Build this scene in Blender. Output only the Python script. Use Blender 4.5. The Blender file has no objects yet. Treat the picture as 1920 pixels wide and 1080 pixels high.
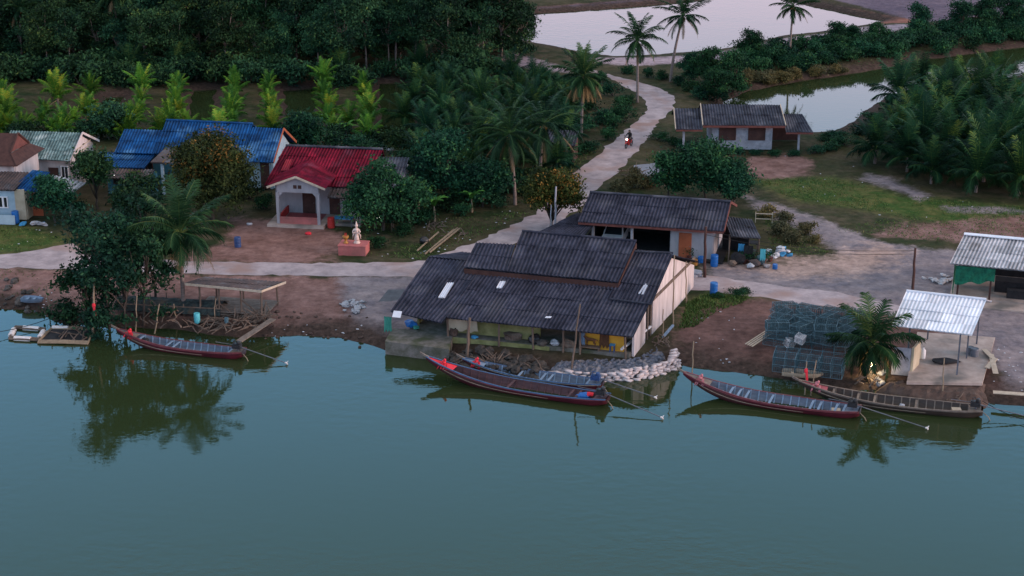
import bpy, bmesh, math, random
import numpy as np
from mathutils import Vector, Matrix, noise

# ---------------------------------------------------------------- camera, world, sun, exposure
scene = bpy.context.scene
R = math.radians
FPX, PITCH, HCAM = 3200.0, R(19.5), 43.6
CP, SP = math.cos(PITCH), math.sin(PITCH)
cam_d = bpy.data.cameras.new("camera"); cam = bpy.data.objects.new("camera", cam_d)
scene.collection.objects.link(cam); scene.camera = cam
cam.location = (0, 0, HCAM); cam.rotation_euler = (R(90) - PITCH, 0, 0)
cam_d.sensor_width = 36.0; cam_d.lens = 36.0 * FPX / 1920.0
cam_d.clip_start = 1.0; cam_d.clip_end = 9000.0

SUN_EL, SUN_AZ = R(12), R(-16)          # azimuth measured from +X towards +Y
world = bpy.data.worlds.new("World"); scene.world = world; world.use_nodes = True
wn, wl = world.node_tree.nodes, world.node_tree.links
wn.clear()
w_out = wn.new('ShaderNodeOutputWorld'); w_bg = wn.new('ShaderNodeBackground')
w_sky = wn.new('ShaderNodeTexSky'); w_sky.sky_type = 'NISHITA'; w_sky.sun_disc = False
w_sky.sun_elevation = SUN_EL; w_sky.sun_rotation = R(90) - SUN_AZ
w_sky.air_density = 1.2; w_sky.dust_density = 1.5; w_sky.ozone_density = 2.0
w_tc = wn.new('ShaderNodeTexCoord'); w_sep = wn.new('ShaderNodeSeparateXYZ')
w_rmp = wn.new('ShaderNodeValToRGB'); w_mix = wn.new('ShaderNodeMixRGB')
w_mix.inputs[0].default_value = 0.72
wl.new(w_tc.outputs['Generated'], w_sep.inputs[0]); wl.new(w_sep.outputs['Z'], w_rmp.inputs[0])
wl.new(w_sky.outputs[0], w_mix.inputs[1]); wl.new(w_rmp.outputs[0], w_mix.inputs[2])
wl.new(w_mix.outputs[0], w_bg.inputs[0]); wl.new(w_bg.outputs[0], w_out.inputs[0])
w_bg.inputs[1].default_value = 0.1
SKY = [(0.0, (11.5, 9, 10)), (0.17, (15, 12.2, 15.2)), (0.24, (11, 12.8, 16.8)), (0.33, (5.0, 12.2, 20.6)),
       (0.47, (4.9, 10.8, 16.0)), (0.6, (7.4, 7.6, 8.2)), (0.8, (8.0, 7.2, 7.3)), (1.0, (8.4, 7.2, 7.0))]
els = w_rmp.color_ramp.elements
els[0].position = SKY[0][0]; els[0].color = (*SKY[0][1], 1)
els[1].position = SKY[-1][0]; els[1].color = (*SKY[-1][1], 1)
for p_, c_ in SKY[1:-1]:
    e_ = els.new(p_); e_.color = (*c_, 1)

sun_d = bpy.data.lights.new("sun", 'SUN'); sun = bpy.data.objects.new("sun", sun_d)
scene.collection.objects.link(sun)
sun_d.energy = 2.1; sun_d.angle = R(24); sun_d.color = (1.0, 0.68, 0.56)
sdir = Vector((math.cos(SUN_EL) * math.cos(SUN_AZ), math.cos(SUN_EL) * math.sin(SUN_AZ), math.sin(SUN_EL)))
sun.rotation_euler = (-sdir).to_track_quat('-Z', 'Y').to_euler()
scene.view_settings.view_transform = 'Standard'; scene.view_settings.look = 'None'
scene.view_settings.exposure = 0.55; scene.view_settings.gamma = 1.0
scene.view_settings.use_curve_mapping = False

# ---------------------------------------------------------------- helpers
G = 0.9                                  # level of the land above the river
col = scene.collection
rng = random.Random(7)

def ray(px, py):
    b = (540 - py) / FPX
    return Vector(((px - 960) / FPX, CP + b * SP, -SP + b * CP))
def at(px, py, z=G):                     # where the sight line of a photo pixel meets level z
    d = ray(px, py); t = (z - HCAM) / d.z
    return Vector((d.x * t, d.y * t, z))

V3 = Vector
class Frame:                             # local axes of a thing: u along its front, v backwards, z up from its base
    def __init__(s, px, py, z, ang, base=G):
        o = at(px, py, z); s.o = Vector((o.x, o.y, base)); s.ang = R(ang); s.base = base
        s.u = Vector((math.cos(s.ang), math.sin(s.ang), 0)); s.n = Vector((-s.u.y, s.u.x, 0))
    def loc(s, X):
        d = X - s.o
        return Vector((d.dot(s.u), d.dot(s.n), d.z))
    def z(s, px, py, z):                 # absolute level z
        return s.loc(at(px, py, z))
    def v(s, px, py, v):
        d = ray(px, py); C0 = Vector((0, 0, HCAM))
        t = (v + (s.o - C0).dot(s.n)) / d.dot(s.n)
        return s.loc(C0 + d * t)
    def uu(s, px, py, u):
        d = ray(px, py); C0 = Vector((0, 0, HCAM))
        t = (u + (s.o - C0).dot(s.u)) / d.dot(s.u)
        return s.loc(C0 + d * t)
    def plane(s, px, py, a, b, c, off=0):     # on the plane through local points a, b, c
        nn = (b - a).cross(c - a).normalized()
        if nn.z < 0: nn = -nn
        C0 = s.loc(Vector((0, 0, HCAM))); e = s.loc(ray(px, py) + s.o) 
        t = (a + nn * off - C0).dot(nn) / e.dot(nn)
        return C0 + e * t

def tag(o, label=None, cat=None, group=None, kind=None):
    if label: o['label'] = label
    if cat: o['category'] = cat
    if group: o['group'] = group
    if kind: o['kind'] = kind
    return o
def thing(name, label, cat, loc=(0, 0, 0), rotz=0.0, group=None):
    o = bpy.data.objects.new(name, None); col.objects.link(o)
    o.location = loc; o.rotation_euler = (0, 0, rotz); o.empty_display_size = 0.2
    return tag(o, label, cat, group)
def fthing(name, label, cat, fr, group=None):
    return thing(name, label, cat, fr.o, fr.ang, group)
def dup(root, loc=None, rotz=None, scale=None, label=None, group=None):
    r = root.copy(); col.objects.link(r)
    if loc is not None: r.location = loc
    if rotz is not None: r.rotation_euler = (0, 0, rotz)
    if scale is not None: r.scale = (scale,) * 3 if not hasattr(scale, '__len__') else scale
    if label: r['label'] = label
    if group: r['group'] = group
    elif 'group' in r and group == '': del r['group']
    for ch in list(root.children):
        c = ch.copy(); col.objects.link(c); c.parent = r
        for g in list(ch.children):
            d = g.copy(); col.objects.link(d); d.parent = c
    return r

class MB:
    def __init__(s): s.v, s.f, s.t = [], [], []
    def add(s, vs, fs, t=0.5):
        k = len(s.v); s.v += [tuple(p) for p in vs]; s.f += [tuple(i + k for i in f) for f in fs]
        s.t += list(t) if hasattr(t, '__len__') else [t] * len(vs)
        return s
    def box(s, x0, x1, y0, y1, z0, z1, t=0.5):
        return s.add([(x0, y0, z0), (x1, y0, z0), (x1, y1, z0), (x0, y1, z0), (x0, y0, z1), (x1, y0, z1), (x1, y1, z1), (x0, y1, z1)],
              [(0, 3, 2, 1), (4, 5, 6, 7), (0, 1, 5, 4), (1, 2, 6, 5), (2, 3, 7, 6), (3, 0, 4, 7)], t)
    def hexa(s, b, d, t=0.5):            # eight corners: bottom ring b, top ring d
        return s.add(list(b) + list(d), [(3, 2, 1, 0), (4, 5, 6, 7), (0, 1, 5, 4), (1, 2, 6, 5), (2, 3, 7, 6), (3, 0, 4, 7)], t)
    def slab(s, poly, th, t=0.5):        # polygon (3-D points) with thickness th downwards
        n = len(poly); P = [Vector(p) for p in poly]
        N = Vector((0, 0, 0))
        for i in range(n): N += P[i].cross(P[(i + 1) % n])
        N.normalize()
        lo = [p - N * th for p in P]
        return s.add(P + lo, [tuple(range(n)), tuple(range(2 * n - 1, n - 1, -1))] +
                     [(i, n + i, n + (i + 1) % n, (i + 1) % n) for i in range(n)], t)
    def tube(s, pts, rad, n=6, t=0.5, cap=True):
        P = [Vector(p) for p in pts]; m = len(P)
        if not hasattr(rad, '__len__'): rad = [rad] * m
        vs = []
        for i, p in enumerate(P):
            d = (P[min(i + 1, m - 1)] - P[max(i - 1, 0)]).normalized()
            a = d.cross(Vector((0.3, 1, 0.1)) if abs(d.y) < 0.9 else Vector((1, 0, 0.2))).normalized(); b = d.cross(a)
            vs += [p + (a * math.cos(2 * math.pi * k / n) + b * math.sin(2 * math.pi * k / n)) * rad[i] for k in range(n)]
        fs = [(i * n + k, i * n + (k + 1) % n, (i + 1) * n + (k + 1) % n, (i + 1) * n + k) for i in range(m - 1) for k in range(n)]
        if cap: fs += [tuple(range(n - 1, -1, -1)), tuple(range((m - 1) * n, m * n))]
        return s.add(vs, fs, t)
    def lathe(s, prof, c=(0, 0, 0), n=14, t=0.5):
        cx, cy, cz = c; m = len(prof); vs = []
        for r, z in prof: vs += [(cx + r * math.cos(2 * math.pi * k / n), cy + r * math.sin(2 * math.pi * k / n), cz + z) for k in range(n)]
        fs = [(i * n + k, i * n + (k + 1) % n, (i + 1) * n + (k + 1) % n, (i + 1) * n + k) for i in range(m - 1) for k in range(n)]
        fs += [tuple(range(n - 1, -1, -1)), tuple(range((m - 1) * n, m * n))]
        return s.add(vs, fs, t)
    def blob(s, c, r, seed=0, rough=0.25, sub=2, t=0.5):   # lumpy rounded mass
        bm = bmesh.new(); bmesh.ops.create_icosphere(bm, subdivisions=sub, radius=1)
        vs = []
        for v in bm.verts:
            k = 1 + rough * noise.noise(v.co * 1.7 + Vector((seed * 3.1, seed, -seed * 1.7)))
            vs.append((c[0] + v.co.x * r[0] * k, c[1] + v.co.y * r[1] * k, c[2] + v.co.z * r[2] * k))
        fs = [tuple(v.index for v in f.verts) for f in bm.faces]; bm.free()
        return s.add(vs, fs, t)
    def corr(s, a, b, c, d, pitch=0.27, amp=0.045, courses=3, lap=0.03, th=0.03, seed=0):
        # corrugated sheets: a-b lower edge, d-c upper edge; each course overlaps the one below
        rr = random.Random(seed); a, b, c, d = map(Vector, (a, b, c, d))
        N = (b - a).cross(d - a).normalized()
        n = max(2, int((b - a).length / pitch)) * 4
        for j in range(courses):
            t0 = j / courses; t1 = min(1.0, (j + 1) / courses + 0.015); vs, tt = [], []
            sh = [rr.random() for _ in range(n // 12 + 2)]; lf = [rr.uniform(-.015, .02) for _ in sh]
            for i in range(n + 1):
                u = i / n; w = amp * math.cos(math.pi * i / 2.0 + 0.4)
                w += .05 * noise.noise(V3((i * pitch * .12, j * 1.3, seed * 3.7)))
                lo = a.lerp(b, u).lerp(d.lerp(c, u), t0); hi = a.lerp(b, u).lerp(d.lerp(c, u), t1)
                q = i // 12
                vs += [lo + N * (w + lap + lf[q]), hi + N * w, lo + N * (w + lap - th)]; tt += [min(1, max(0, sh[q] * .55 + .22 + .3 * math.cos(math.pi * i / 2.0 + 0.4)))] * 3  # random tone per sheet, plus corrugation shading painted in: valleys darker, crests lighter
            fs = []
            for i in range(n):
                k = 3 * i
                fs += [(k, k + 3, k + 4, k + 1), (k + 2, k + 5, k + 3, k)]
            s.add(vs, fs, tt)
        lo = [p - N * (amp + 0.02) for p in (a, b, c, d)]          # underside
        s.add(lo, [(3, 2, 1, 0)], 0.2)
        return s
    def build(s, name, m, parent=None, smooth=False, label=None, loc=None):
        me = bpy.data.meshes.new(name); me.from_pydata(s.v, [], s.f); me.update()
        at_ = me.attributes.new('tint', 'FLOAT', 'POINT'); at_.data.foreach_set('value', s.t)
        if smooth: me.polygons.foreach_set('use_smooth', [True] * len(me.polygons))
        me.materials.append(m)
        o = bpy.data.objects.new(name, me); col.objects.link(o)
        if parent is not None: o.parent = parent
        if loc is not None: o.location = loc
        if label: o['label'] = label
        return o

# ---------------------------------------------------------------- materials
def nd(nt, t, **k):
    n = nt.nodes.new(t)
    for a, b in k.items(): setattr(n, a, b)
    return n
def mat(name, c1, c2=None, scale=2.0, rough=0.8, spec=0.25, metal=0.0, bump=0.0, bscale=None, tint=0.0, c3=None, streak=None, emit=None, detail=6):
    m = bpy.data.materials.new(name); m.use_nodes = True; nt = m.node_tree; L = nt.links
    p = nt.nodes['Principled BSDF']; p.inputs['Roughness'].default_value = rough
    p.inputs['Specular IOR Level'].default_value = spec; p.inputs['Metallic'].default_value = metal
    if c2 is None: c2 = tuple(min(1, x * 0.72) for x in c1)
    tc = nd(nt, 'ShaderNodeTexCoord'); mp = nd(nt, 'ShaderNodeMapping'); L.new(tc.outputs['Object'], mp.inputs[0])
    if streak: mp.inputs['Scale'].default_value = streak
    n1 = nd(nt, 'ShaderNodeTexNoise'); n1.inputs['Scale'].default_value = scale; n1.inputs['Detail'].default_value = detail
    n1.inputs['Roughness'].default_value = 0.65
    L.new(mp.outputs[0], n1.inputs['Vector'])
    cr = nd(nt, 'ShaderNodeValToRGB'); cr.color_ramp.elements[0].position = 0.36; cr.color_ramp.elements[1].position = 0.66
    cr.color_ramp.elements[0].color = (*c2, 1); cr.color_ramp.elements[1].color = (*c1, 1)
    L.new(n1.outputs['Fac'], cr.inputs[0]); out = cr.outputs[0]
    if c3 is not None:                    # patches of a third colour (lichen, rust, dirt)
        n3 = nd(nt, 'ShaderNodeTexNoise'); n3.inputs['Scale'].default_value = scale * 0.37; n3.inputs['Detail'].default_value = 8
        L.new(mp.outputs[0], n3.inputs['Vector'])
        r3 = nd(nt, 'ShaderNodeMapRange'); r3.inputs['From Min'].default_value = 0.52; r3.inputs['From Max'].default_value = 0.68
        L.new(n3.outputs['Fac'], r3.inputs['Value'])
        mx = nd(nt, 'ShaderNodeMixRGB'); L.new(r3.outputs[0], mx.inputs[0]); L.new(out, mx.inputs[1]); mx.inputs[2].default_value = (*c3, 1)
        out = mx.outputs[0]
    if tint:
        a = nd(nt, 'ShaderNodeAttribute', attribute_name='tint')
        r = nd(nt, 'ShaderNodeMapRange'); r.inputs['To Min'].default_value = 1 - tint; r.inputs['To Max'].default_value = 1 + tint
        L.new(a.outputs['Fac'], r.inputs['Value'])
        v = nd(nt, 'ShaderNodeMixRGB', blend_type='MULTIPLY'); v.inputs[0].default_value = 1
        L.new(out, v.inputs[1]); L.new(r.outputs[0], v.inputs[2]); out = v.outputs[0]
    L.new(out, p.inputs['Base Color'])
    if bump:
        nb = nd(nt, 'ShaderNodeTexNoise'); nb.inputs['Scale'].default_value = bscale or scale * 6; nb.inputs['Detail'].default_value = 5
        L.new(tc.outputs['Object'], nb.inputs['Vector'])
        b = nd(nt, 'ShaderNodeBump'); b.inputs['Strength'].default_value = bump; b.inputs['Distance'].default_value = 0.05
        L.new(nb.outputs['Fac'], b.inputs['Height']); L.new(b.outputs[0], p.inputs['Normal'])
    if emit:
        p.inputs['Emission Color'].default_value = (*emit[0], 1); p.inputs['Emission Strength'].default_value = emit[1]
    return m
def leafmat(name, dark, light, tip=None, var=0.3, rough=0.6):
    m = bpy.data.materials.new(name); m.use_nodes = True; nt = m.node_tree; L = nt.links
    p = nt.nodes['Principled BSDF']; p.inputs['Roughness'].default_value = rough; p.inputs['Specular IOR Level'].default_value = 0.05
    a = nd(nt, 'ShaderNodeAttribute', attribute_name='tint'); oi = nd(nt, 'ShaderNodeObjectInfo')
    cr = nd(nt, 'ShaderNodeValToRGB'); e = cr.color_ramp.elements
    e[0].position = 0.1; e[0].color = (*dark, 1); e[1].position = 0.85; e[1].color = (*light, 1)
    if tip: x = e.new(1.0); x.color = (*tip, 1)
    L.new(a.outputs['Fac'], cr.inputs[0])
    r = nd(nt, 'ShaderNodeMapRange'); r.inputs['To Min'].default_value = 1 - var; r.inputs['To Max'].default_value = 1 + var
    L.new(oi.outputs['Random'], r.inputs['Value'])
    v = nd(nt, 'ShaderNodeMixRGB', blend_type='MULTIPLY'); v.inputs[0].default_value = 1
    L.new(cr.outputs[0], v.inputs[1]); L.new(r.outputs[0], v.inputs[2])
    fr_ = nd(nt, 'ShaderNodeMath', operation='MULTIPLY'); L.new(oi.outputs['Random'], fr_.inputs[0]); fr_.inputs[1].default_value = 17.31
    f2 = nd(nt, 'ShaderNodeMath', operation='FRACT'); L.new(fr_.outputs[0], f2.inputs[0])
    hue = nd(nt, 'ShaderNodeMixRGB'); L.new(f2.outputs[0], hue.inputs[0]); hue.inputs[1].default_value = (0.86, 0.98, 1.12, 1); hue.inputs[2].default_value = (1 + var * .7, 1.06, 0.82, 1)
    v2 = nd(nt, 'ShaderNodeMixRGB', blend_type='MULTIPLY'); v2.inputs[0].default_value = 1
    L.new(v.outputs[0], v2.inputs[1]); L.new(hue.outputs[0], v2.inputs[2])
    L.new(v2.outputs[0], p.inputs['Base Color'])
    return m
M = dict(
 roof_dark=mat('dark fibre cement sheets', (0.047, 0.05, 0.073), (0.02, 0.022, 0.034), 1.3, 0.9, 0.08, tint=0.42, c3=(0.062, 0.064, 0.082)),
 roof_grey=mat('grey fibre cement sheets', (0.048, 0.054, 0.072), (0.022, 0.024, 0.036), 1.6, 0.85, 0.2, tint=0.55, c3=(0.11, 0.11, 0.13)),
 roof_blue=mat('faded blue sheets', (0.006, 0.065, 0.2), (0.004, 0.028, 0.085), 1.1, 0.8, 0.12, tint=0.6, c3=(0.07, 0.19, 0.36)),
 roof_red=mat('weathered red sheets', (0.165, 0.008, 0.024), (0.06, 0.005, 0.014), 1.4, 0.8, 0.1, tint=0.6, c3=(0.12, 0.03, 0.05)),
 roof_redlight=mat('new red sheets', (0.25, 0.012, 0.026), (0.15, 0.009, 0.02), 1.4, 0.65, 0.25, tint=0.4),
 roof_green=mat('pale green grey sheets', (0.16, 0.25, 0.25), (0.05, 0.085, 0.085), 1.8, 0.8, 0.2, tint=0.5, c3=(0.3, 0.36, 0.35)),
 roof_brown=mat('brown tiles', (0.075, 0.036, 0.03), (0.045, 0.022, 0.02), 3, 0.85, 0.2, tint=0.2),
 roof_white=mat('white painted metal sheets', (0.7, 0.72, 0.77), (0.55, 0.58, 0.64), 1.1, 0.5, 0.3, tint=0.3),
 roof_galv=mat('galvanised sheets', (0.4, 0.4, 0.42), (0.24, 0.24, 0.26), 1.4, 0.55, 0.3, tint=0.65, c3=(0.17, 0.155, 0.15)),
 skylight=mat('translucent pale sheet', (0.6, 0.62, 0.68), (0.5, 0.52, 0.58), 2, 0.4),
 rust=mat('rusty sheets', (0.095, 0.066, 0.06), (0.045, 0.038, 0.04), 2, 0.9, c3=(0.1, 0.1, 0.11), tint=0.3),
 pinkwall=mat('pale plaster', (0.6, 0.53, 0.52), (0.42, 0.36, 0.35), 1.6, 0.9, c3=(0.24, 0.205, 0.195), streak=(1, 1, 0.22)),
 white=mat('white plaster', (0.36, 0.34, 0.36), (0.25, 0.24, 0.26), 0.9, 0.9, streak=(1, 1, 0.4)),
 whiteblue=mat('pale blue plaster', (0.34, 0.45, 0.52), (0.25, 0.34, 0.4), 1.0, 0.9),
 cyanwall=mat('turquoise plaster', (0.07, 0.22, 0.28), (0.045, 0.15, 0.2), 1.0, 0.9),
 cream=mat('cream plaster', (0.46, 0.4, 0.3), (0.34, 0.29, 0.21), 1.0, 0.9),
 yellow=mat('ochre yellow plaster', (0.55, 0.3, 0.035), (0.42, 0.22, 0.03), 1.3, 0.9, c3=(0.3, 0.18, 0.04)),
 olive=mat('mossy olive plaster', (0.27, 0.26, 0.12), (0.14, 0.145, 0.055), 1.2, 0.95, c3=(0.1, 0.11, 0.035)),
 block=mat('grey concrete block', (0.34, 0.34, 0.38), (0.22, 0.22, 0.25), 2.2, 0.95, bump=0.3),
 concrete=mat('concrete', (0.42, 0.34, 0.3), (0.29, 0.23, 0.2), 1.0, 0.95, bump=0.2, c3=(0.14, 0.13, 0.12)),
 mossconc=mat('mossy concrete', (0.17, 0.155, 0.145), (0.075, 0.075, 0.055), 1.6, 0.95, bump=0.3, c3=(0.05, 0.06, 0.03)),
 wood=mat('weathered timber', (0.16, 0.12, 0.095), (0.085, 0.062, 0.05), 3, 0.9, streak=(1, 1, 0.15), bump=0.2),
 plank=mat('grey planks', (0.2, 0.165, 0.14), (0.12, 0.095, 0.08), 3, 0.9),
 palewood=mat('pale timber', (0.5, 0.42, 0.33), (0.36, 0.29, 0.22), 3, 0.85),
 bamboo=mat('dry bamboo', (0.3, 0.23, 0.16), (0.18, 0.135, 0.095), 3, 0.7),
 redtrim=mat('red oxide fascia', (0.16, 0.055, 0.045), (0.1, 0.035, 0.03), 2, 0.7),
 orangedoor=mat('orange brown door', (0.36, 0.1, 0.045), (0.27, 0.07, 0.03), 1.5, 0.6),
 browndoor=mat('dark brown timber', (0.075, 0.035, 0.028), (0.045, 0.02, 0.018), 2, 0.7),
 dark=mat('dark clutter and painted shade', (0.028, 0.027, 0.03), (0.012, 0.012, 0.014), 2, 0.9),  # near-black tone; also stands for shade painted inside carport and sheds
 glass=mat('dark window glass', (0.02, 0.025, 0.03), None, 1, 0.08, 0.5),
 steel=mat('grey steel', (0.12, 0.13, 0.16), (0.08, 0.085, 0.1), 2, 0.5, 0.4),
 whitepaint=mat('white paint', (0.7, 0.69, 0.7), (0.6, 0.58, 0.6), 2, 0.6),
 pinkpaint=mat('salmon pink paint', (0.46, 0.15, 0.14), (0.34, 0.1, 0.1), 1.4, 0.8, c3=(0.25, 0.1, 0.09)),
 redtile=mat('red floor tiles', (0.3, 0.07, 0.075), (0.2, 0.045, 0.05), 4, 0.5),
 redpaint=mat('red paint', (0.45, 0.035, 0.03), (0.32, 0.025, 0.025), 2, 0.5),
 redcloth=mat('red cloth', (0.68, 0.04, 0.06), (0.55, 0.025, 0.04), 4, 0.8),
 bluedrum=mat('blue plastic', (0.012, 0.13, 0.42), (0.008, 0.09, 0.3), 2, 0.4, 0.4),
 tealnet=mat('teal netting', (0.05, 0.1, 0.12), (0.022, 0.05, 0.065), 3, 0.8, tint=0.4),
 darknet=mat('dark heaped netting', (0.035, 0.055, 0.055), (0.012, 0.018, 0.02), 4, 0.9, bump=.8, c3=(0.06, 0.05, 0.04)),
 tealframe=mat('teal wire', (0.11, 0.2, 0.24), (0.05, 0.1, 0.13), 3, 0.7, tint=0.4),
 greennet=mat('green shade net', (0.012, 0.15, 0.085), (0.006, 0.07, 0.045), 2, 0.9, bump=0.3),
 greentarp=mat('green tarpaulin', (0.05, 0.26, 0.2), (0.03, 0.18, 0.14), 2, 0.7),
 bluetarp=mat('blue tarpaulin', (0.05, 0.26, 0.46), (0.03, 0.17, 0.34), 2, 0.6, bump=0.5),
 sackwhite=mat('white sacks', (0.58, 0.51, 0.51), (0.36, 0.31, 0.31), 2, 0.85, tint=0.3, bump=0.3),
 bagwhite=mat('white plastic bags', (0.5, 0.51, 0.55), (0.3, 0.31, 0.34), 3, 0.6, tint=0.3),
 rubbish=mat('grey shells and rubble', (0.13, 0.145, 0.185), (0.04, 0.045, 0.06), 5, 0.95, bump=0.8, bscale=9, c3=(0.2, 0.18, 0.18)),
 stone=mat('dark rocks', (0.09, 0.08, 0.072), (0.04, 0.036, 0.034), 2, 0.95, bump=0.4, tint=0.4),
 mudlump=mat('mud clods', (0.1, 0.068, 0.055), (0.055, 0.036, 0.03), 2, 0.95, bump=0.4),
 hull_red=mat('dark red boat paint', (0.1, 0.012, 0.024), (0.05, 0.008, 0.014), 1.4, 0.5, 0.4, streak=(0.4, 1, 2), c3=(0.07, 0.03, 0.03)),
 hull_brown=mat('brown boat timber', (0.06, 0.042, 0.034), (0.032, 0.023, 0.02), 1.4, 0.6, 0.3, streak=(0.4, 1, 2)),
 hull_in=mat('inner boat boards maroon', (0.1, 0.05, 0.055), (0.055, 0.03, 0.034), 2, 0.8, streak=(0.4, 2, 2)),
 hull_inblue=mat('inner boat boards grey blue', (0.14, 0.17, 0.22), (0.08, 0.095, 0.13), 2, 0.8, streak=(0.4, 2, 2)),
 rib_blue=mat('blue grey boat ribs', (0.2, 0.28, 0.38), (0.13, 0.19, 0.27), 3, 0.7),
 gun_red=mat('red gunwale', (0.16, 0.045, 0.052), (0.09, 0.026, 0.032), 2, 0.6),
 gun_blue=mat('blue gunwale', (0.06, 0.12, 0.22), (0.035, 0.07, 0.14), 2, 0.6),
 stripe=mat('cream stripe', (0.5, 0.4, 0.3), (0.36, 0.28, 0.2), 2, 0.7),
 stripe_pink=mat('pink stripe', (0.32, 0.085, 0.1), (0.2, 0.05, 0.065), 2, 0.7),
 engine=mat('engine black', (0.02, 0.02, 0.024), None, 3, 0.45, 0.5),
 engine_blue=mat('engine blue', (0.025, 0.07, 0.2), (0.015, 0.04, 0.12), 3, 0.45, 0.5),
 pinkcloth=mat('faded pink cloth', (0.5, 0.2, 0.22), (0.36, 0.12, 0.14), 4, 0.8),
 foam=mat('white foam', (0.66, 0.64, 0.64), (0.5, 0.47, 0.46), 4, 0.8),
 gold=mat('ochre gold paint', (0.42, 0.2, 0.05), (0.3, 0.13, 0.03), 3, 0.5),
 ivory=mat('ivory paint', (0.66, 0.52, 0.46), (0.5, 0.37, 0.32), 5, 0.7),
 skin=mat('skin', (0.34, 0.18, 0.12), None, 3, 0.6),
 dogfur=mat('brown dog fur', (0.13, 0.06, 0.03), (0.07, 0.032, 0.018), 4, 0.9),
 blackcloth=mat('black cloth', (0.018, 0.018, 0.02), None, 3, 0.8),
 cyancloth=mat('turquoise cloth', (0.12, 0.5, 0.56), (0.09, 0.4, 0.45), 3, 0.8),
 bark=mat('pale bark', (0.19, 0.155, 0.135), (0.1, 0.08, 0.07), 4, 0.95, streak=(1, 1, 0.3)),
 barkdark=mat('dark bark', (0.075, 0.06, 0.05), (0.04, 0.032, 0.028), 4, 0.95, streak=(1, 1, 0.3)),
 palmbark=mat('palm trunk', (0.21, 0.17, 0.155), (0.12, 0.095, 0.085), 3, 0.95, streak=(0.4, 0.4, 3)),
 lamp=mat('lit bulb', (1, 0.8, 0.5), None, 1, 0.5, emit=((1.0, 0.72, 0.38), 30)),
 headlamp=mat('lit headlamp', (1, 0.9, 0.8), None, 1, 0.5, emit=((1.0, 0.8, 0.7), 14)),
 tube=mat('lit tube', (0.9, 0.95, 1), None, 1, 0.5, emit=((1.0, 0.93, 0.8), 5)),
)
LF = dict(
 forest=leafmat('dark broad leaves', (0.004, 0.016, 0.012), (0.03, 0.086, 0.036), (0.085, 0.14, 0.04), 0.5),
 bush=leafmat('mid green leaves', (0.005, 0.02, 0.014), (0.022, 0.082, 0.036), (0.062, 0.145, 0.042), 0.3),
 mangrove=leafmat('mangrove leaves', (0.006, 0.02, 0.014), (0.018, 0.06, 0.03), (0.045, 0.1, 0.036), 0.2),
 longan=leafmat('longan leaves', (0.012, 0.02, 0.009), (0.05, 0.062, 0.018), (0.16, 0.075, 0.02), 0.05),
 blossom=leafmat('orange brown blossom', (0.12, 0.06, 0.016), (0.27, 0.13, 0.03), (0.34, 0.17, 0.04), 0.1),
 dry=leafmat('dry scrub', (0.05, 0.05, 0.025), (0.13, 0.11, 0.05), (0.2, 0.15, 0.08), 0.25),
 palm=leafmat('coconut leaflets', (0.007, 0.024, 0.014), (0.032, 0.08, 0.028), (0.11, 0.135, 0.04), 0.25, 0.5),
 palmyoung=leafmat('young coconut leaflets', (0.018, 0.065, 0.016), (0.08, 0.2, 0.02), (0.23, 0.24, 0.03), 0.3, 0.5),
 palmdark=leafmat('grove palm leaflets', (0.005, 0.02, 0.013), (0.02, 0.072, 0.028), (0.085, 0.14, 0.034), 0.3, 0.5),
 palmdead=leafmat('dry palm fronds', (0.07, 0.045, 0.022), (0.2, 0.13, 0.065), (0.3, 0.2, 0.1), 0.2),
 banana=leafmat('banana leaves', (0.02, 0.07, 0.02), (0.07, 0.2, 0.04), (0.16, 0.28, 0.06), 0.2),
 grass=leafmat('grass blades', (0.035, 0.065, 0.02), (0.085, 0.135, 0.032), (0.19, 0.17, 0.07), 0.1),
)

# ---------------------------------------------------------------- terrain, water, roads
def poly(px, z=G): return np.array([at(x, y, z)[:2] for x, y in px])
def sdf(X, Y, pg):                       # signed distance to a polygon, positive inside
    d2 = np.full(X.shape, 1e12); ins = np.zeros(X.shape, bool); n = len(pg)
    for i in range(n):
        x0, y0 = pg[i]; x1, y1 = pg[(i + 1) % n]; ex, ey = x1 - x0, y1 - y0
        t = np.clip(((X - x0) * ex + (Y - y0) * ey) / (ex * ex + ey * ey + 1e-9), 0, 1)
        d2 = np.minimum(d2, (X - x0 - t * ex) ** 2 + (Y - y0 - t * ey) ** 2)
        c = ((y0 > Y) != (y1 > Y)) & (X < (ex) * (Y - y0) / (ey + 1e-12) + x0); ins ^= c
    return np.where(ins, 1, -1) * np.sqrt(d2)
RIVER = [(-900, 560), (-200, 572), (0, 578), (60, 584), (95, 596), (120, 608), (190, 613), (250, 612), (330, 620), (400, 628), (455, 632),
 (500, 632), (560, 629), (640, 632), (690, 645), (722, 655), (760, 662), (840, 670), (900, 682), (960, 692), (1010, 698), (1060, 708), (1120, 714),
 (1190, 710), (1250, 698), (1278, 684), (1290, 688), (1340, 696), (1400, 703), (1450, 709), (1500, 718), (1560, 726), (1640, 733), (1700, 742),
 (1780, 750), (1850, 754), (1920, 760), (2200, 790), (3200, 900)]
river_w = np.vstack([poly(RIVER, 0.0), [[400, 60], [400, -600], [-400, -600], [-400, 60]]])
CANAL = [(1355, 192), (1400, 170), (1440, 163), (1500, 153), (1560, 144), (1650, 129), (1720, 114), (1800, 103), (1920, 88), (2300, 50), (2300, 110),
 (1960, 136), (1880, 148), (1780, 150), (1700, 168), (1640, 195), (1600, 225), (1560, 248), (1500, 250), (1430, 236), (1370, 214)]
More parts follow.
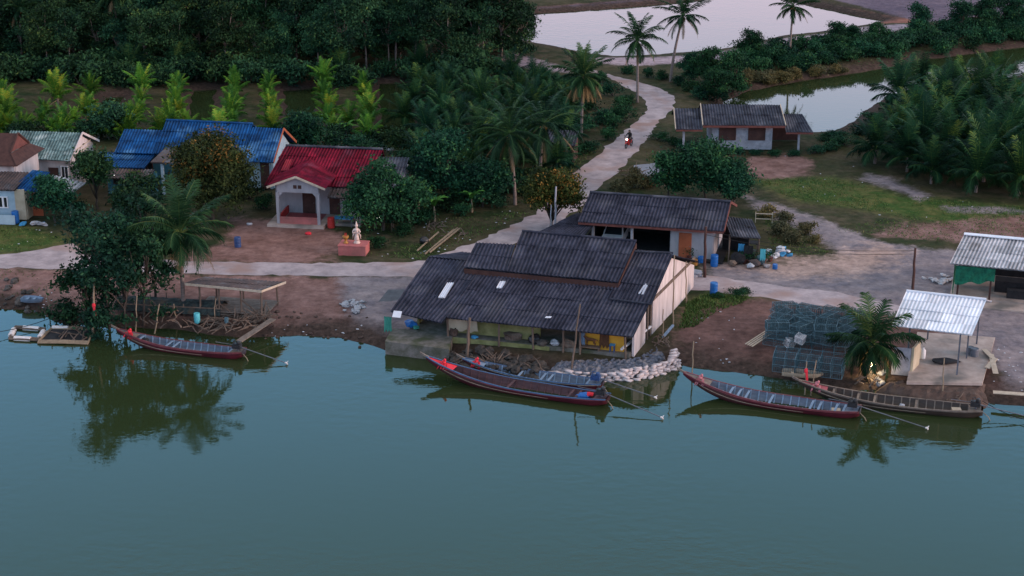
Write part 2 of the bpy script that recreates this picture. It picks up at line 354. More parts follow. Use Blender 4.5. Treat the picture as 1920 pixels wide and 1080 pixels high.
POND = [(978, 27), (1100, 20), (1220, 11), (1300, 3), (1345, -3), (1400, -12), (1450, -10), (1500, 7), (1560, 20), (1655, 40), (1630, 46), (1560, 58), (1470, 68),
 (1400, 84), (1330, 96), (1230, 104), (1150, 107), (1110, 103), (1060, 92), (980, 77), (900, 60), (880, 38)]
DITCHES = [[(362, 165), (402, 163), (398, 236), (350, 238)], [(532, 166), (592, 160), (588, 240), (538, 246)], [(712, 152), (772, 150), (778, 278), (712, 278)],
 [(200, 178), (232, 176), (180, 250), (130, 250)]]
waters = [river_w, poly(CANAL, 0.0), poly(POND, 0.0)] + [poly(d, 0.3) for d in DITCHES]
RIVERSIDE = [(-500, 478), (-200, 479), (0, 478), (60, 472), (100, 462), (135, 456), (150, 466), (170, 478), (240, 485), (350, 489), (480, 493), (600, 494),
 (700, 492), (770, 491), (800, 489), (840, 472), (880, 459), (920, 441), (960, 423), (1000, 402), (1035, 374), (1067, 332), (1092, 312), (1120, 293), (1143, 272), (1167, 250),
 (1200, 222), (1214, 205), (1212, 192), (1192, 174), (1167, 160), (1150, 149), (1128, 140), (1100, 133), (1110, 131), (1140, 139), (1177, 149), (1230, 162), (1258, 175),
 (1268, 192), (1256, 210), (1232, 232), (1209, 268), (1186, 292), (1156, 324), (1126, 349), (1108, 366), (1075, 400), (1010, 440), (960, 460), (915, 482), (900, 497), (1000, 505), (1100, 507),
 (1200, 510), (1300, 513), (1350, 519), (1440, 533), (1565, 548), (1610, 558), (1700, 576), (1800, 590), (1800, 612), (1700, 598), (1577, 578),
 (1502, 570), (1440, 560), (1330, 546), (1250, 541), (1000, 531), (800, 521), (660, 518), (480, 516), (350, 513), (240, 511), (110, 504), (0, 502), (-200, 503), (-500, 505)]
SIDESLAB = [(1188, 310), (1228, 306), (1246, 318), (1250, 328), (1218, 333), (1190, 328)]
GRAVEL = [(1400, 366), (1450, 378), (1520, 402), (1580, 428), (1640, 448), (1720, 462), (1790, 470), (1860, 500), (1920, 560), (2100, 620), (2100, 790), (1900, 735), (1870, 690),
 (1840, 640), (1750, 612), (1640, 572), (1560, 552), (1440, 537), (1330, 520), (1315, 488), (1400, 494), (1500, 512), (1575, 502), (1590, 482), (1560, 460), (1520, 440), (1475, 418), (1425, 394)]
GRAVEL2 = [(640, 517), (800, 519), (850, 560), (760, 640), (700, 640), (660, 600), (640, 560)]
DIRT = [(430, 405), (520, 412), (640, 432), (648, 460), (620, 472), (600, 482), (640, 490), (560, 494), (480, 494), (350, 490), (360, 470), (430, 450)]
DIRT2 = [(-300, 503), (0, 503), (240, 512), (480, 517), (740, 520), (720, 640), (600, 625), (400, 620), (0, 570), (-300, 560)]
DIRT3 = [(1290, 575), (1380, 560), (1440, 562), (1560, 575), (1700, 600), (1820, 630), (1880, 690), (2000, 800), (1700, 760), (1450, 720), (1280, 700), (1265, 620)]
SANDY = [(1330, 500), (1440, 490), (1560, 478), (1640, 455), (1700, 470), (1660, 500), (1560, 520), (1480, 515), (1400, 500)]
FIELDDIRT = [(1395, 296), (1480, 287), (1530, 300), (1520, 324), (1440, 334), (1395, 325)]
FIELD2 = [(1640, 440), (1700, 420), (1920, 400), (2100, 410), (2100, 440), (1800, 450)]
GREEN = [(-300, 410), (0, 420), (60, 425), (135, 448), (100, 462), (60, 471), (0, 477), (-300, 478)]
GREEN2 = [(1400, 335), (1560, 330), (1700, 365), (1920, 385), (2100, 390), (2100, 425), (1780, 420), (1640, 395), (1500, 375)]
GREEN3 = [(1290, 565), (1330, 550), (1400, 545), (1415, 556), (1350, 580), (1300, 610), (1272, 612)]
DYKE = [(700, 60), (880, 34), (978, 27), (1220, 11), (1345, -4), (1380, -16), (1250, -8), (1100, 2), (960, 12), (700, 40)]
DYKE2 = [(1500, 8), (1560, 20), (1655, 41), (1730, 40), (1700, 30), (1580, 8), (1500, -6)]
PURPLE = [(700, 40), (960, 12), (1100, 2), (1250, -9), (1400, -40), (1700, -60), (2200, -60), (2200, 20), (1830, 30), (1730, 40), (1650, 18), (1560, -4), (1500, -12), (1380, -18)]
SALT = [(1110, 104), (1240, 105), (1330, 98), (1400, 86), (1470, 69), (1560, 59), (1630, 47), (1690, 42), (1720, 46), (1650, 66), (1560, 84), (1480, 98), (1380, 106), (1290, 116), (1180, 122), (1100, 114)]
SALT2 = [(960, 95), (1000, 108), (1062, 124), (1070, 134), (1020, 132), (960, 120), (930, 105)]
def axis(a, b, step, far):
    c = list(np.arange(a, b + step * .5, step)); s, x = step, b
    up = []
    while x < far: s *= 1.35; x += s; up.append(x)
    s, x = step, a; dn = []
    while x > -far: s *= 1.35; x -= s; dn.append(x)
    return np.array(dn[::-1] + c + up)
gx, gy = axis(-62, 66, 0.42, 3500), axis(88, 262, 0.42, 3500)
X, Y = np.meshgrid(gx, gy)
SW = np.full(X.shape, -1e6)
for w_ in waters: SW = np.maximum(SW, sdf(X, Y, w_))
def fnoise(X, Y, s, seed=0, oct=3):      # cheap value noise for terrain
    r = np.random.RandomState(seed); T = r.rand(64, 64); out = np.zeros(X.shape); a, tot = 1.0, 0
    for o in range(oct):
        x, y = X / s + 7.3 * o, Y / s + 3.1 * o; xi, yi = np.floor(x).astype(int), np.floor(y).astype(int)
        fx, fy = x - xi, y - yi; fx = fx * fx * (3 - 2 * fx); fy = fy * fy * (3 - 2 * fy)
        g = lambda i, j: T[(yi + j) % 64, (xi + i) % 64]
        out += a * ((g(0, 0) * (1 - fx) + g(1, 0) * fx) * (1 - fy) + (g(0, 1) * (1 - fx) + g(1, 1) * fx) * fy); tot += a; a *= .5; s *= .5
    return out / tot
SR = np.maximum(sdf(X, Y, poly(RIVERSIDE)), sdf(X, Y, poly(SIDESLAB)))
nz = fnoise(X, Y, 3.0, 1)
D = -SW + (fnoise(X, Y, 2.2, 5) - .5) * 0.9 * (np.abs(SW) < 40)      # distance inland, ragged shore
slope = 0.22 + 0.12 * fnoise(X, Y, 9.0, 3)
Z = np.where(D > 0, G * (1 - np.exp(-D * slope * 2.0 / G)), np.maximum(-1.6, D * 0.55))
flat = np.clip((SR + 1.5) / 1.5, 0, 1)
Z = np.where(D > 0, Z - (nz * 0.10 + (fnoise(X, Y, .9, 8) * 0.10)) * (1 - flat) * np.clip(D / 1.5, 0, 1), Z)
Z = np.where(flat > 0.0, np.where(D > 0, Z * (1 - flat) + G * flat, Z), Z)
ny_, nx_ = X.shape
tv = np.stack([X.ravel(), Y.ravel(), Z.ravel()], 1)
ii = np.arange(nx_ * ny_).reshape(ny_, nx_)
tf = np.stack([ii[:-1, :-1].ravel(), ii[:-1, 1:].ravel(), ii[1:, 1:].ravel(), ii[1:, :-1].ravel()], 1)
tme = bpy.data.meshes.new('ground')
tme.vertices.add(len(tv)); tme.vertices.foreach_set('co', tv.ravel())
tme.loops.add(tf.size); tme.loops.foreach_set('vertex_index', tf.ravel().astype(np.int32))
tme.polygons.add(len(tf)); tme.polygons.foreach_set('loop_start', np.arange(0, tf.size, 4, dtype=np.int32))
tme.polygons.foreach_set('use_smooth', np.ones(len(tf), bool)); tme.update(calc_edges=True)
def zone(name, *pgs):
    a = np.full(X.shape, -1e3)
    for p in pgs: a = np.maximum(a, sdf(X, Y, poly(p)))
    t = tme.attributes.new(name, 'FLOAT', 'POINT'); t.data.foreach_set('value', np.clip(a, -50, 50).ravel().astype(np.float32))
    return a
t_ = tme.attributes.new('shore', 'FLOAT', 'POINT'); t_.data.foreach_set('value', np.clip(-SW, -50, 50).ravel().astype(np.float32))
Zg = zone('gravel', GRAVEL, GRAVEL2, [(1625, 322), (1672, 334), (1742, 364), (1725, 374), (1662, 348), (1618, 334)], [(1765, 383), (1860, 386), (1930, 391), (1930, 399), (1780, 395)]); Zd = zone('dirt', DIRT, DIRT2, FIELDDIRT, FIELD2); zone('sandy', SANDY); zone('soil', DIRT3)
Zgr = zone('green', GREEN, GREEN2, GREEN3); zone('dyke', DYKE, DYKE2); zone('purple', PURPLE); zone('salt', SALT, SALT2)
ground = bpy.data.objects.new('ground', tme); col.objects.link(ground); tag(ground, kind='structure')
def ground_material():
    m = bpy.data.materials.new('ground'); m.use_nodes = True; nt = m.node_tree; L = nt.links
    p = nt.nodes['Principled BSDF']; p.inputs['Roughness'].default_value = 0.95; p.inputs['Specular IOR Level'].default_value = 0.05
    geo = nd(nt, 'ShaderNodeNewGeometry')
    def nz(scale, detail=8, rough=.65):
        n = nd(nt, 'ShaderNodeTexNoise'); n.inputs['Scale'].default_value = scale; n.inputs['Detail'].default_value = detail
        n.inputs['Roughness'].default_value = rough
        L.new(geo.outputs['Position'], n.inputs['Vector']); return n.outputs['Fac']
    big, mid, fine = nz(0.12), nz(0.55), nz(3.0)
    def mr(x, a, b):
        r = nd(nt, 'ShaderNodeMapRange'); r.inputs['From Min'].default_value = a; r.inputs['From Max'].default_value = b
        L.new(x, r.inputs['Value']); return r.outputs[0]
    def mixc(f, a, b):
        x = nd(nt, 'ShaderNodeMixRGB')
        if isinstance(f, float): x.inputs[0].default_value = f
        else: L.new(f, x.inputs[0])
        for k, c in ((1, a), (2, b)):
            if isinstance(c, tuple): x.inputs[k].default_value = (*c, 1)
            else: L.new(c, x.inputs[k])
        return x.outputs[0]
    def mth(op, a, b):
        x = nd(nt, 'ShaderNodeMath', operation=op)
        for k, c in ((0, a), (1, b)):
            if isinstance(c, (int, float)): x.inputs[k].default_value = c
            else: L.new(c, x.inputs[k])
        return x.outputs[0]
    def fac(name, wig=1.6, w=0.35):       # ragged zone edge
        a = nd(nt, 'ShaderNodeAttribute', attribute_name=name)
        n = mth('MULTIPLY', mth('SUBTRACT', mid, 0.5), wig * 2); n2 = mth('MULTIPLY', mth('SUBTRACT', fine, 0.5), wig)
        return mr(mth('ADD', mth('ADD', a.outputs['Fac'], n), n2), -w, w)
    c = mixc(mr(big, .4, .6), (0.02, 0.034, 0.014), (0.058, 0.052, 0.027))
    c = mixc(mr(mid, .45, .62), c, (0.07, 0.06, 0.038))
    c = mixc(fac('green', 2.2, .9), c, mixc(mr(mid, .4, .62), (0.036, 0.075, 0.018), (0.1, 0.1, 0.036)))
    c = mixc(fac('dirt', 1.6, .6), c, mixc(mr(mid, .35, .65), (0.14, 0.078, 0.066), (0.25, 0.15, 0.135)))
    c = mixc(fac('soil', 1.8, .7), c, mixc(mr(mid, .35, .65), (0.085, 0.05, 0.044), (0.17, 0.1, 0.09)))
    c = mixc(fac('gravel', 1.4, .5), c, mixc(mr(mid, .38, .62), (0.15, 0.135, 0.155), (0.25, 0.21, 0.215)))
    c = mixc(fac('sandy', 3.0, 1.2), c, mixc(mr(mid, .35, .65), (0.28, 0.2, 0.17), (0.42, 0.3, 0.26)))
    c = mixc(fac('salt', 1.0, .5), c, mixc(mr(mid, .35, .65), (0.25, 0.2, 0.23), (0.4, 0.32, 0.35)))
    c = mixc(fac('dyke', .6, .4), c, mixc(mr(mid, .35, .65), (0.2, 0.085, 0.065), (0.28, 0.13, 0.095)))
    c = mixc(fac('purple', .6, .4), c, mixc(mr(big, .35, .65), (0.075, 0.062, 0.09), (0.17, 0.13, 0.16)))
    sh = nd(nt, 'ShaderNodeAttribute', attribute_name='shore')
    wet = mth('ADD', sh.outputs['Fac'], mth('MULTIPLY', mth('SUBTRACT', mid, 0.5), 3.0))
    f = mth('SUBTRACT', 1.0, mr(wet, 1.0, 3.2))
    c = mixc(f, c, mixc(mr(fine, .35, .65), (0.035, 0.026, 0.022), (0.075, 0.052, 0.044)))
    sp = mixc(mr(fine, .60, .70), (1, 1, 1), (1.5, 1.45, 1.4)); sp2 = mixc(mr(fine, .30, .42), (0.6, 0.6, 0.6), sp)
    x = nd(nt, 'ShaderNodeMixRGB', blend_type='MULTIPLY'); x.inputs[0].default_value = .65; L.new(c, x.inputs[1]); L.new(mixc(mr(nz(1.3), .38, .62), (0.62, 0.64, 0.66), sp2) if False else sp2, x.inputs[2])
    y_ = nd(nt, 'ShaderNodeMixRGB', blend_type='MULTIPLY'); y_.inputs[0].default_value = .6; L.new(x.outputs[0], y_.inputs[1]); L.new(mixc(mr(nz(1.4, 10, .75), .36, .64), (0.55, 0.54, 0.53), (1.35, 1.33, 1.3)), y_.inputs[2]); x = y_
    L.new(x.outputs[0], p.inputs['Base Color'])
    b = nd(nt, 'ShaderNodeBump'); b.inputs['Strength'].default_value = 0.5; b.inputs['Distance'].default_value = 0.12
    L.new(fine, b.inputs['Height']); L.new(b.outputs[0], p.inputs['Normal'])
    return m
tme.materials.append(ground_material())

def gz(x, y):                             # level of the ground under a point
    i = int(np.clip(np.searchsorted(gx, x) - 1, 0, nx_ - 2)); j = int(np.clip(np.searchsorted(gy, y) - 1, 0, ny_ - 2))
    fx, fy = (x - gx[i]) / (gx[i + 1] - gx[i]), (y - gy[j]) / (gy[j + 1] - gy[j])
    return float((Z[j, i] * (1 - fx) + Z[j, i + 1] * fx) * (1 - fy) + (Z[j + 1, i] * (1 - fx) + Z[j + 1, i + 1] * fx) * fy)
def onground(px, py):                     # point of the ground seen at a photo pixel
    z = G
    for _ in range(5):
        p = at(px, py, z); z = gz(p.x, p.y)
    return Vector((p.x, p.y, z))

def water_material():
    m = bpy.data.materials.new('river water'); m.use_nodes = True; nt = m.node_tree; L = nt.links
    p = nt.nodes['Principled BSDF']; p.inputs['Base Color'].default_value = (0.022, 0.034, 0.013, 1)
    p.inputs['Roughness'].default_value = 0.035; p.inputs['IOR'].default_value = 1.33
    geo = nd(nt, 'ShaderNodeNewGeometry'); mp = nd(nt, 'ShaderNodeMapping'); mp.inputs['Scale'].default_value = (1, 1.6, 1)
    mp.inputs['Rotation'].default_value = (0, 0, R(15)); L.new(geo.outputs['Position'], mp.inputs[0])
    n1 = nd(nt, 'ShaderNodeTexNoise'); n1.inputs['Scale'].default_value = 1.1; n1.inputs['Detail'].default_value = 3
    n2 = nd(nt, 'ShaderNodeTexNoise'); n2.inputs['Scale'].default_value = 0.16; n2.inputs['Detail'].default_value = 2
    for n in (n1, n2): L.new(mp.outputs[0], n.inputs['Vector'])
    mu = nd(nt, 'ShaderNodeMath', operation='MULTIPLY'); L.new(n1.outputs['Fac'], mu.inputs[0]); L.new(n2.outputs['Fac'], mu.inputs[1])
    b = nd(nt, 'ShaderNodeBump'); b.inputs['Distance'].default_value = 0.1
    n3 = nd(nt, 'ShaderNodeTexNoise'); n3.inputs['Scale'].default_value = 0.035; n3.inputs['Detail'].default_value = 4; L.new(geo.outputs['Position'], n3.inputs['Vector'])
    r3 = nd(nt, 'ShaderNodeMapRange'); r3.inputs['From Min'].default_value = .4; r3.inputs['From Max'].default_value = .62; r3.inputs['To Min'].default_value = .06; r3.inputs['To Max'].default_value = .3
    L.new(n3.outputs['Fac'], r3.inputs['Value']); L.new(r3.outputs[0], b.inputs['Strength'])
    L.new(mu.outputs[0], b.inputs['Height']); L.new(b.outputs[0], p.inputs['Normal'])
    return m
wm = MB(); wm.add([(-3500, -3500, 0), (3500, -3500, 0), (3500, 3500, 0), (-3500, 3500, 0)], [(0, 1, 2, 3)])
water = wm.build('water', water_material()); tag(water, kind='structure')

def road_mesh(name, pxs, m, z, wob=0.42, seed=1):
    pg = poly(pxs); rr = random.Random(seed); pts = []
    n = len(pg)
    for i in range(n):
        a, b = Vector((*pg[i], 0)), Vector((*pg[(i + 1) % n], 0)); L_ = (b - a).length; k = max(1, int(L_ / 0.6))
        nn = Vector((-(b - a).y, (b - a).x, 0)).normalized()
        for j in range(k):
            q = a.lerp(b, j / k); w = (noise.noise(Vector((q.x * .9, q.y * .9, seed))) + .5 * noise.noise(Vector((q.x * 2.7, q.y * 2.7, seed)))) * wob
            pts.append(q + nn * w)
    bm = bmesh.new(); vs = [bm.verts.new((p.x, p.y, z)) for p in pts]; f = bm.faces.new(vs)
    if f.normal.z < 0: f.normal_flip()
    bm.normal_update(); bmesh.ops.triangulate(bm, faces=bm.faces[:], ngon_method='EAR_CLIP')
    for f in bm.faces:
        if f.normal.z < 0: f.normal_flip()
    me = bpy.data.meshes.new(name); bm.to_mesh(me); bm.free(); me.materials.append(m)
    o = bpy.data.objects.new(name, me); col.objects.link(o); return tag(o, kind='structure')
road_mat = mat('worn concrete road', (0.42, 0.35, 0.355), (0.25, 0.21, 0.22), 0.8, 0.95, 0.08, bump=0.5, bscale=4, c3=(0.29, 0.2, 0.18), detail=12)
slab_mat = mat('wet grey concrete', (0.2, 0.215, 0.26), (0.16, 0.17, 0.2), 0.8, 0.9)
road_mesh('road', RIVERSIDE, road_mat, G + 0.012)
road_mesh('path', SIDESLAB, slab_mat, G + 0.02, 0.08, 3)
rp = [at(728, 545, G + .03), at(800, 545, G + .03), at(728, 656, -.12), at(650, 642, -.12)]
rm = MB(); rm.slab(rp, .1); tag(rm.build('ramp', mat('wet dark concrete', (0.1, 0.105, 0.12), (0.055, 0.06, 0.07), 1.2, 0.7, c3=(0.13, 0.12, 0.12))), kind='structure')

# ---------------------------------------------------------------- buildings
V = Vector
def wall(mb, a, b, z0, z1, th=0.14):
    a, b = V((a[0], a[1], 0)), V((b[0], b[1], 0)); d = (b - a).normalized(); n = V((-d.y, d.x, 0)) * th / 2
    P = [a - n, b - n, b + n, a + n]
    return mb.hexa([(p.x, p.y, z0) for p in P], [(p.x, p.y, z1) for p in P])
def vslab(mb, pts, n, th):                # upright polygon pts (3-D), thickness th along horizontal n
    n = V(n) * th / 2; A = [V(p) + n for p in pts]; B_ = [V(p) - n for p in pts]; k = len(pts)
    return mb.add(A + B_, [tuple(range(k)), tuple(range(2 * k - 1, k - 1, -1))] + [(i, k + i, k + (i + 1) % k, (i + 1) % k) for i in range(k)])
def board(mb, a, b, w, h):                # straight board from a to b, width w across, height h
    a, b = V(a), V(b); d = (b - a).normalized(); s = d.cross(V((0, 0, 1))).normalized() * w / 2; u = s.cross(d).normalized() * h / 2
    r = lambda p: [p - s - u, p + s - u, p + s + u, p - s + u]
    return mb.hexa(r(a), r(b))
def ridge_cap(mb, a, b, r=0.11): return mb.tube([a, b], r, 8)
def window(parent, u, v, z, w, h, face=(0, -1), frame='wood', pane='glass', bars=1, th=0.1):
    # a framed window proud of a wall; face = outward direction in the (u, v) plane
    ax = V((-face[1], face[0], 0)); o = V((u, v, z)); f = V((face[0], face[1], 0)); m = MB()
    def bx(mb, s0, s1, z0, z1, d0, d1):
        P = [o + ax * s + f * d for s, d in ((s0, d0), (s1, d0), (s1, d1), (s0, d1))]
        mb.hexa([(p.x, p.y, z + z0) for p in P], [(p.x, p.y, z + z1) for p in P])
    b = 0.08
    bx(m, -w / 2, -w / 2 + b, 0, h, -.02, th); bx(m, w / 2 - b, w / 2, 0, h, -.02, th)
    bx(m, -w / 2 + b, w / 2 - b, 0, b, -.02, th); bx(m, -w / 2 + b, w / 2 - b, h - b, h, -.02, th)
    for k in range(bars):
        s = -w / 2 + w * (k + 1) / (bars + 1); bx(m, s - .03, s + .03, b, h - b, 0.02, th - .02)
    o_ = m.build('window', M[frame], parent)
    q = MB(); bx(q, -w / 2 + b + .005, w / 2 - b - .005, b + .005, h - b - .005, -.01, .05); q.build('pane', M[pane], o_)
    return o_
def door(parent, u, v, z, w, h, m, face=(0, -1)):
    ax = V((-face[1], face[0], 0)); o = V((u, v, z)); f = V((face[0], face[1], 0)); d = MB()
    def bx(mb, s0, s1, z0, z1, d0, d1):
        P = [o + ax * s + f * q for s, q in ((s0, d0), (s1, d0), (s1, d1), (s0, d1))]
        mb.hexa([(p.x, p.y, z + z0) for p in P], [(p.x, p.y, z + z1) for p in P])
    bx(d, -w / 2, w / 2, 0, h, 0, .06); bx(d, -w / 2 + .12, w / 2 - .12, h * .55, h - .15, .06, .08); bx(d, -w / 2 + .12, w / 2 - .12, .15, h * .45, .06, .08)
    o_ = d.build('door', m, parent)
    k = MB(); bx(k, w / 2 - .14, w / 2 - .08, h * .47, h * .5, .085, .13); k.build('handle', M['steel'], o_)
    return o_

def boathouse():
    fr = Frame(732, 584, 2.6, -15.5); t = fthing('boat_house', 'large dark roofed boathouse on the waterfront with a yellow wall and pale gable end', 'boathouse', fr)
    eL, eR = fr.z(732, 584, 2.6), fr.z(1187, 632, 2.6); gR = fr.v(1262, 478, 8.6)
    pl = lambda x, y, off=0: fr.plane(x, y, eL, eR, gR, off)
    mid_n = pl(838, 596)
    r = MB()
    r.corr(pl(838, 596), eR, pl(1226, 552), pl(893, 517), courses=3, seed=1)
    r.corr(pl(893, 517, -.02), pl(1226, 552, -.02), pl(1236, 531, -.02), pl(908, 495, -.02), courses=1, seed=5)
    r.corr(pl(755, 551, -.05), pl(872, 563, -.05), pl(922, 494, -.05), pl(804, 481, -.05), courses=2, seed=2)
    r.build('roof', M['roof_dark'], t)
    q = MB(); q.corr(eL, pl(828, 606), pl(872, 556), pl(757, 549), courses=1, seed=3)
    q.build('lean_to_roof', M['roof_dark'], t, label='broken lean-to sheets at the left corner')
    q = MB(); q.corr(pl(1143, 560, .07), pl(1222, 570, .07), gR + V((0, 0, .07)), pl(1190, 471, .07), courses=3, seed=4)
    q.build('roof', M['roof_dark'], t)
    # raised middle roof
    H_ = 0.45; c = lambda x, y: pl(x, y, H_)
    q = MB(); A, B_, C_, D_ = c(870, 501), c(1159, 529), c(1193, 453), c(979, 434)
    mL, mT = c(950, 509), c(966, 459)
    q.corr(A, mL, mT, c(893, 455), courses=2, seed=6); q.corr(mL + V((.003, 0, 0)), B_, C_, D_, courses=3, seed=7)
    ridge_cap(q, C_ + V((0, 0, .06)), D_ + V((0, 0, .06)), .09)
    q.build('upper_roof', M['roof_dark'], t)
    q = MB(); dn = V((0, 0, -.42))
    for a, b in ((A, B_), (B_, C_), (A, c(893, 455)), (mT, D_)):
        a2, b2 = a + V((0, .06, -.12)), b + V((0, .06, -.12)); vslab(q, [a2 + dn, b2 + dn, b2, a2], (b - a).cross(V((0, 0, 1))).normalized(), .05)
    q.build('fascia', M['browndoor'], t)
    # back slopes: the gable line is skewed like the roof edge
    sk = (gR.x - eR.x) / gR.y; ug = lambda v: eR.x - .4 + sk * v
    bv = min(np.linspace(9.2, 16, 60), key=lambda v: abs(fr.v(1300, 494, v).x - ug(v))); bz = fr.v(1300, 494, bv).z
    q = MB(); q.corr(V((ug(bv) + .4, bv + .3, bz + .05)), V((D_.x + .5, bv + .3, bz - .1)), D_ + V((0, 0, -.02)), gR, courses=2, seed=8)
    tl, tr = pl(804, 481), pl(922, 494); q.corr(tr + V((1, 5, -1.2)), tl + V((1, 5, -1.2)), tl, tr, courses=2, seed=9)
    q.build('back_roof', M['roof_dark'], t)
    q = MB(); x = pl(1143, 560, .16); y = pl(1222, 570, .16); q.tube([x, y], .07, 6); q.tube([pl(1190, 471, .2), gR + V((0, 0, .16))], .08, 6); q.build('flashing', M['roof_grey'], t)
    for quad in (((822, 558), (834, 558), (851, 530), (839, 530)), ((931, 540), (942, 540), (948, 527), (938, 527)), ((1197, 551), (1201, 551), (1213, 532), (1209, 532)), ((1203, 552), (1207, 552), (1216, 533), (1212, 533))):
        q = MB(); P = [pl(x, y, .11) for x, y in quad]; q.corr(*P, pitch=.15, amp=.025, courses=1); q.build('skylight', M['skylight'], t)
    for px, py in ((743, 595), (1024, 596), (1029, 596)):
        P = pl(px, py, .1); q = MB(); w = .3 if px < 800 else .1; q.slab([P + V((-w, 0, 0)), P + V((w, 0, 0)), pl(px + 3, py - 12 if px < 800 else py - 3, .1) + V((w, 0, 0)), pl(px + 3, py - 12 if px < 800 else py - 3, .1) + V((-w, 0, 0))], .02); q.build('roof_patch', M['skylight'], t)
    q = MB(); q.slab([fr.v(836, 485, 8.5), fr.v(880, 489, 8.5), fr.v(884, 479, 10.5), fr.v(842, 478, 10.5)], .03); q.build('tarpaulin', M['greentarp'], t)
    # right gable wall (pale plaster) built at u = uw
    uw = eR.x - 0.42
    w1 = fr.z(1186, 661, .9)
    zr = lambda v: eR.z + (gR.z - eR.z) * v / gR.y - .16; gp_ = lambda v, z, o=0: (ug(v) + o, v, z)
    q = MB(); vslab(q, [gp_(5.2, -.2), gp_(bv, -.1), gp_(bv, bz - .12), gp_(gR.y, zr(gR.y) - .04), gp_(5.2, zr(5.2))], (1, 0, 0), .16)
    q.build('gable_wall', M['pinkwall'], t, label='pale plaster gable wall with dark beam')
    q = MB(); board(q, gp_(5.0, 2.5, .1), gp_(bv, 2.3, .1), .08, .24); board(q, gp_(8, -.1, .1), gp_(8, 2.35, .1), .05, .08)
    board(q, gp_(3.0, zr(3) + .1, .16), gp_(gR.y, zr(gR.y) + .12, .16), .05, .16); q.build('beam', M['wood'], t)
    q = MB(); vslab(q, [gp_(w1.y, -.5), gp_(3.6, -.4), gp_(3.6, zr(3.6)), gp_(w1.y, zr(w1.y))], (1, 0, 0), .16); q.build('side_wall', M['pinkwall'], t, label='pinkish lower wall panel at the front corner')
    for v_ in (4.2, 4.9):
        q = MB(); q.tube([gp_(v_, -.3), gp_(v_ + .1, zr(v_))], .09, 7); q.build('post', M['wood'], t)
    # floor, front and inner walls
    FV = fr.z(1130, 655, .93).y
    q = MB(); q.box(.9, uw, FV - .35, 13.2, -.75, .02); q.build('floor', M['mossconc'], t)
    p0, p1 = fr.v(1090, 640, FV), fr.v(1172, 640, FV)
    q = MB(); wall(q, (p0.x, FV), (p1.x, FV), .021, 1.75, .12); q.build('front_wall', M['yellow'], t, label='ochre yellow wall under the eave')
    q = MB(); wall(q, (4.3, FV + .5), (p0.x - 3.0, FV + .5), .021, 1.5, .14); q.build('low_wall', M['olive'], t, label='mossy olive low wall')
    q = MB(); wall(q, (1.2, 8.2), (uw - .1, 8.2), .02, 3.2, .12); wall(q, (1.2, 2.4), (1.2, 8.2), .02, 1.6, .12); wall(q, (.6, 12.6), (uw - .1, 12.6), 0, 1.2, .12); q.build('inner_wall', M['olive'], t)
    for px in (840, 880, 935, 1000, 1056, 1088, 1174):
        p = fr.v(px, 620, .6); q = MB(); q.tube([(p.x, .6, -1.4 if px < 1000 else -.4), (p.x + rng.uniform(-.1, .1), .6, eL.z + .12)], .075, 7); q.build('post', M['wood'], t)
    q = MB(); board(q, (4.2, .6, eL.z + .08), (uw, .6, eL.z + .0), .1, .14); q.build('eave_beam', M['wood'], t)
    p = [fr.z(*c, .95) for c in ((722, 640), (842, 655), (850, 625), (735, 615))]
    q = MB(); b = [V((k.x, k.y, -2.2)) for k in p]; q.hexa(b, [V((k.x, k.y, .05)) for k in p]); q.build('landing', M['mossconc'], t, label='mossy concrete landing at the left corner')
    q = MB(); q.box(.95, 11.2, FV - .42, FV - .355, -.9, -.02); q.build('foundation', M['olive'], t, label='mossy green foundation strip')
    return fr, t, uw, FV
BF, BT, BUW, FV = boathouse()

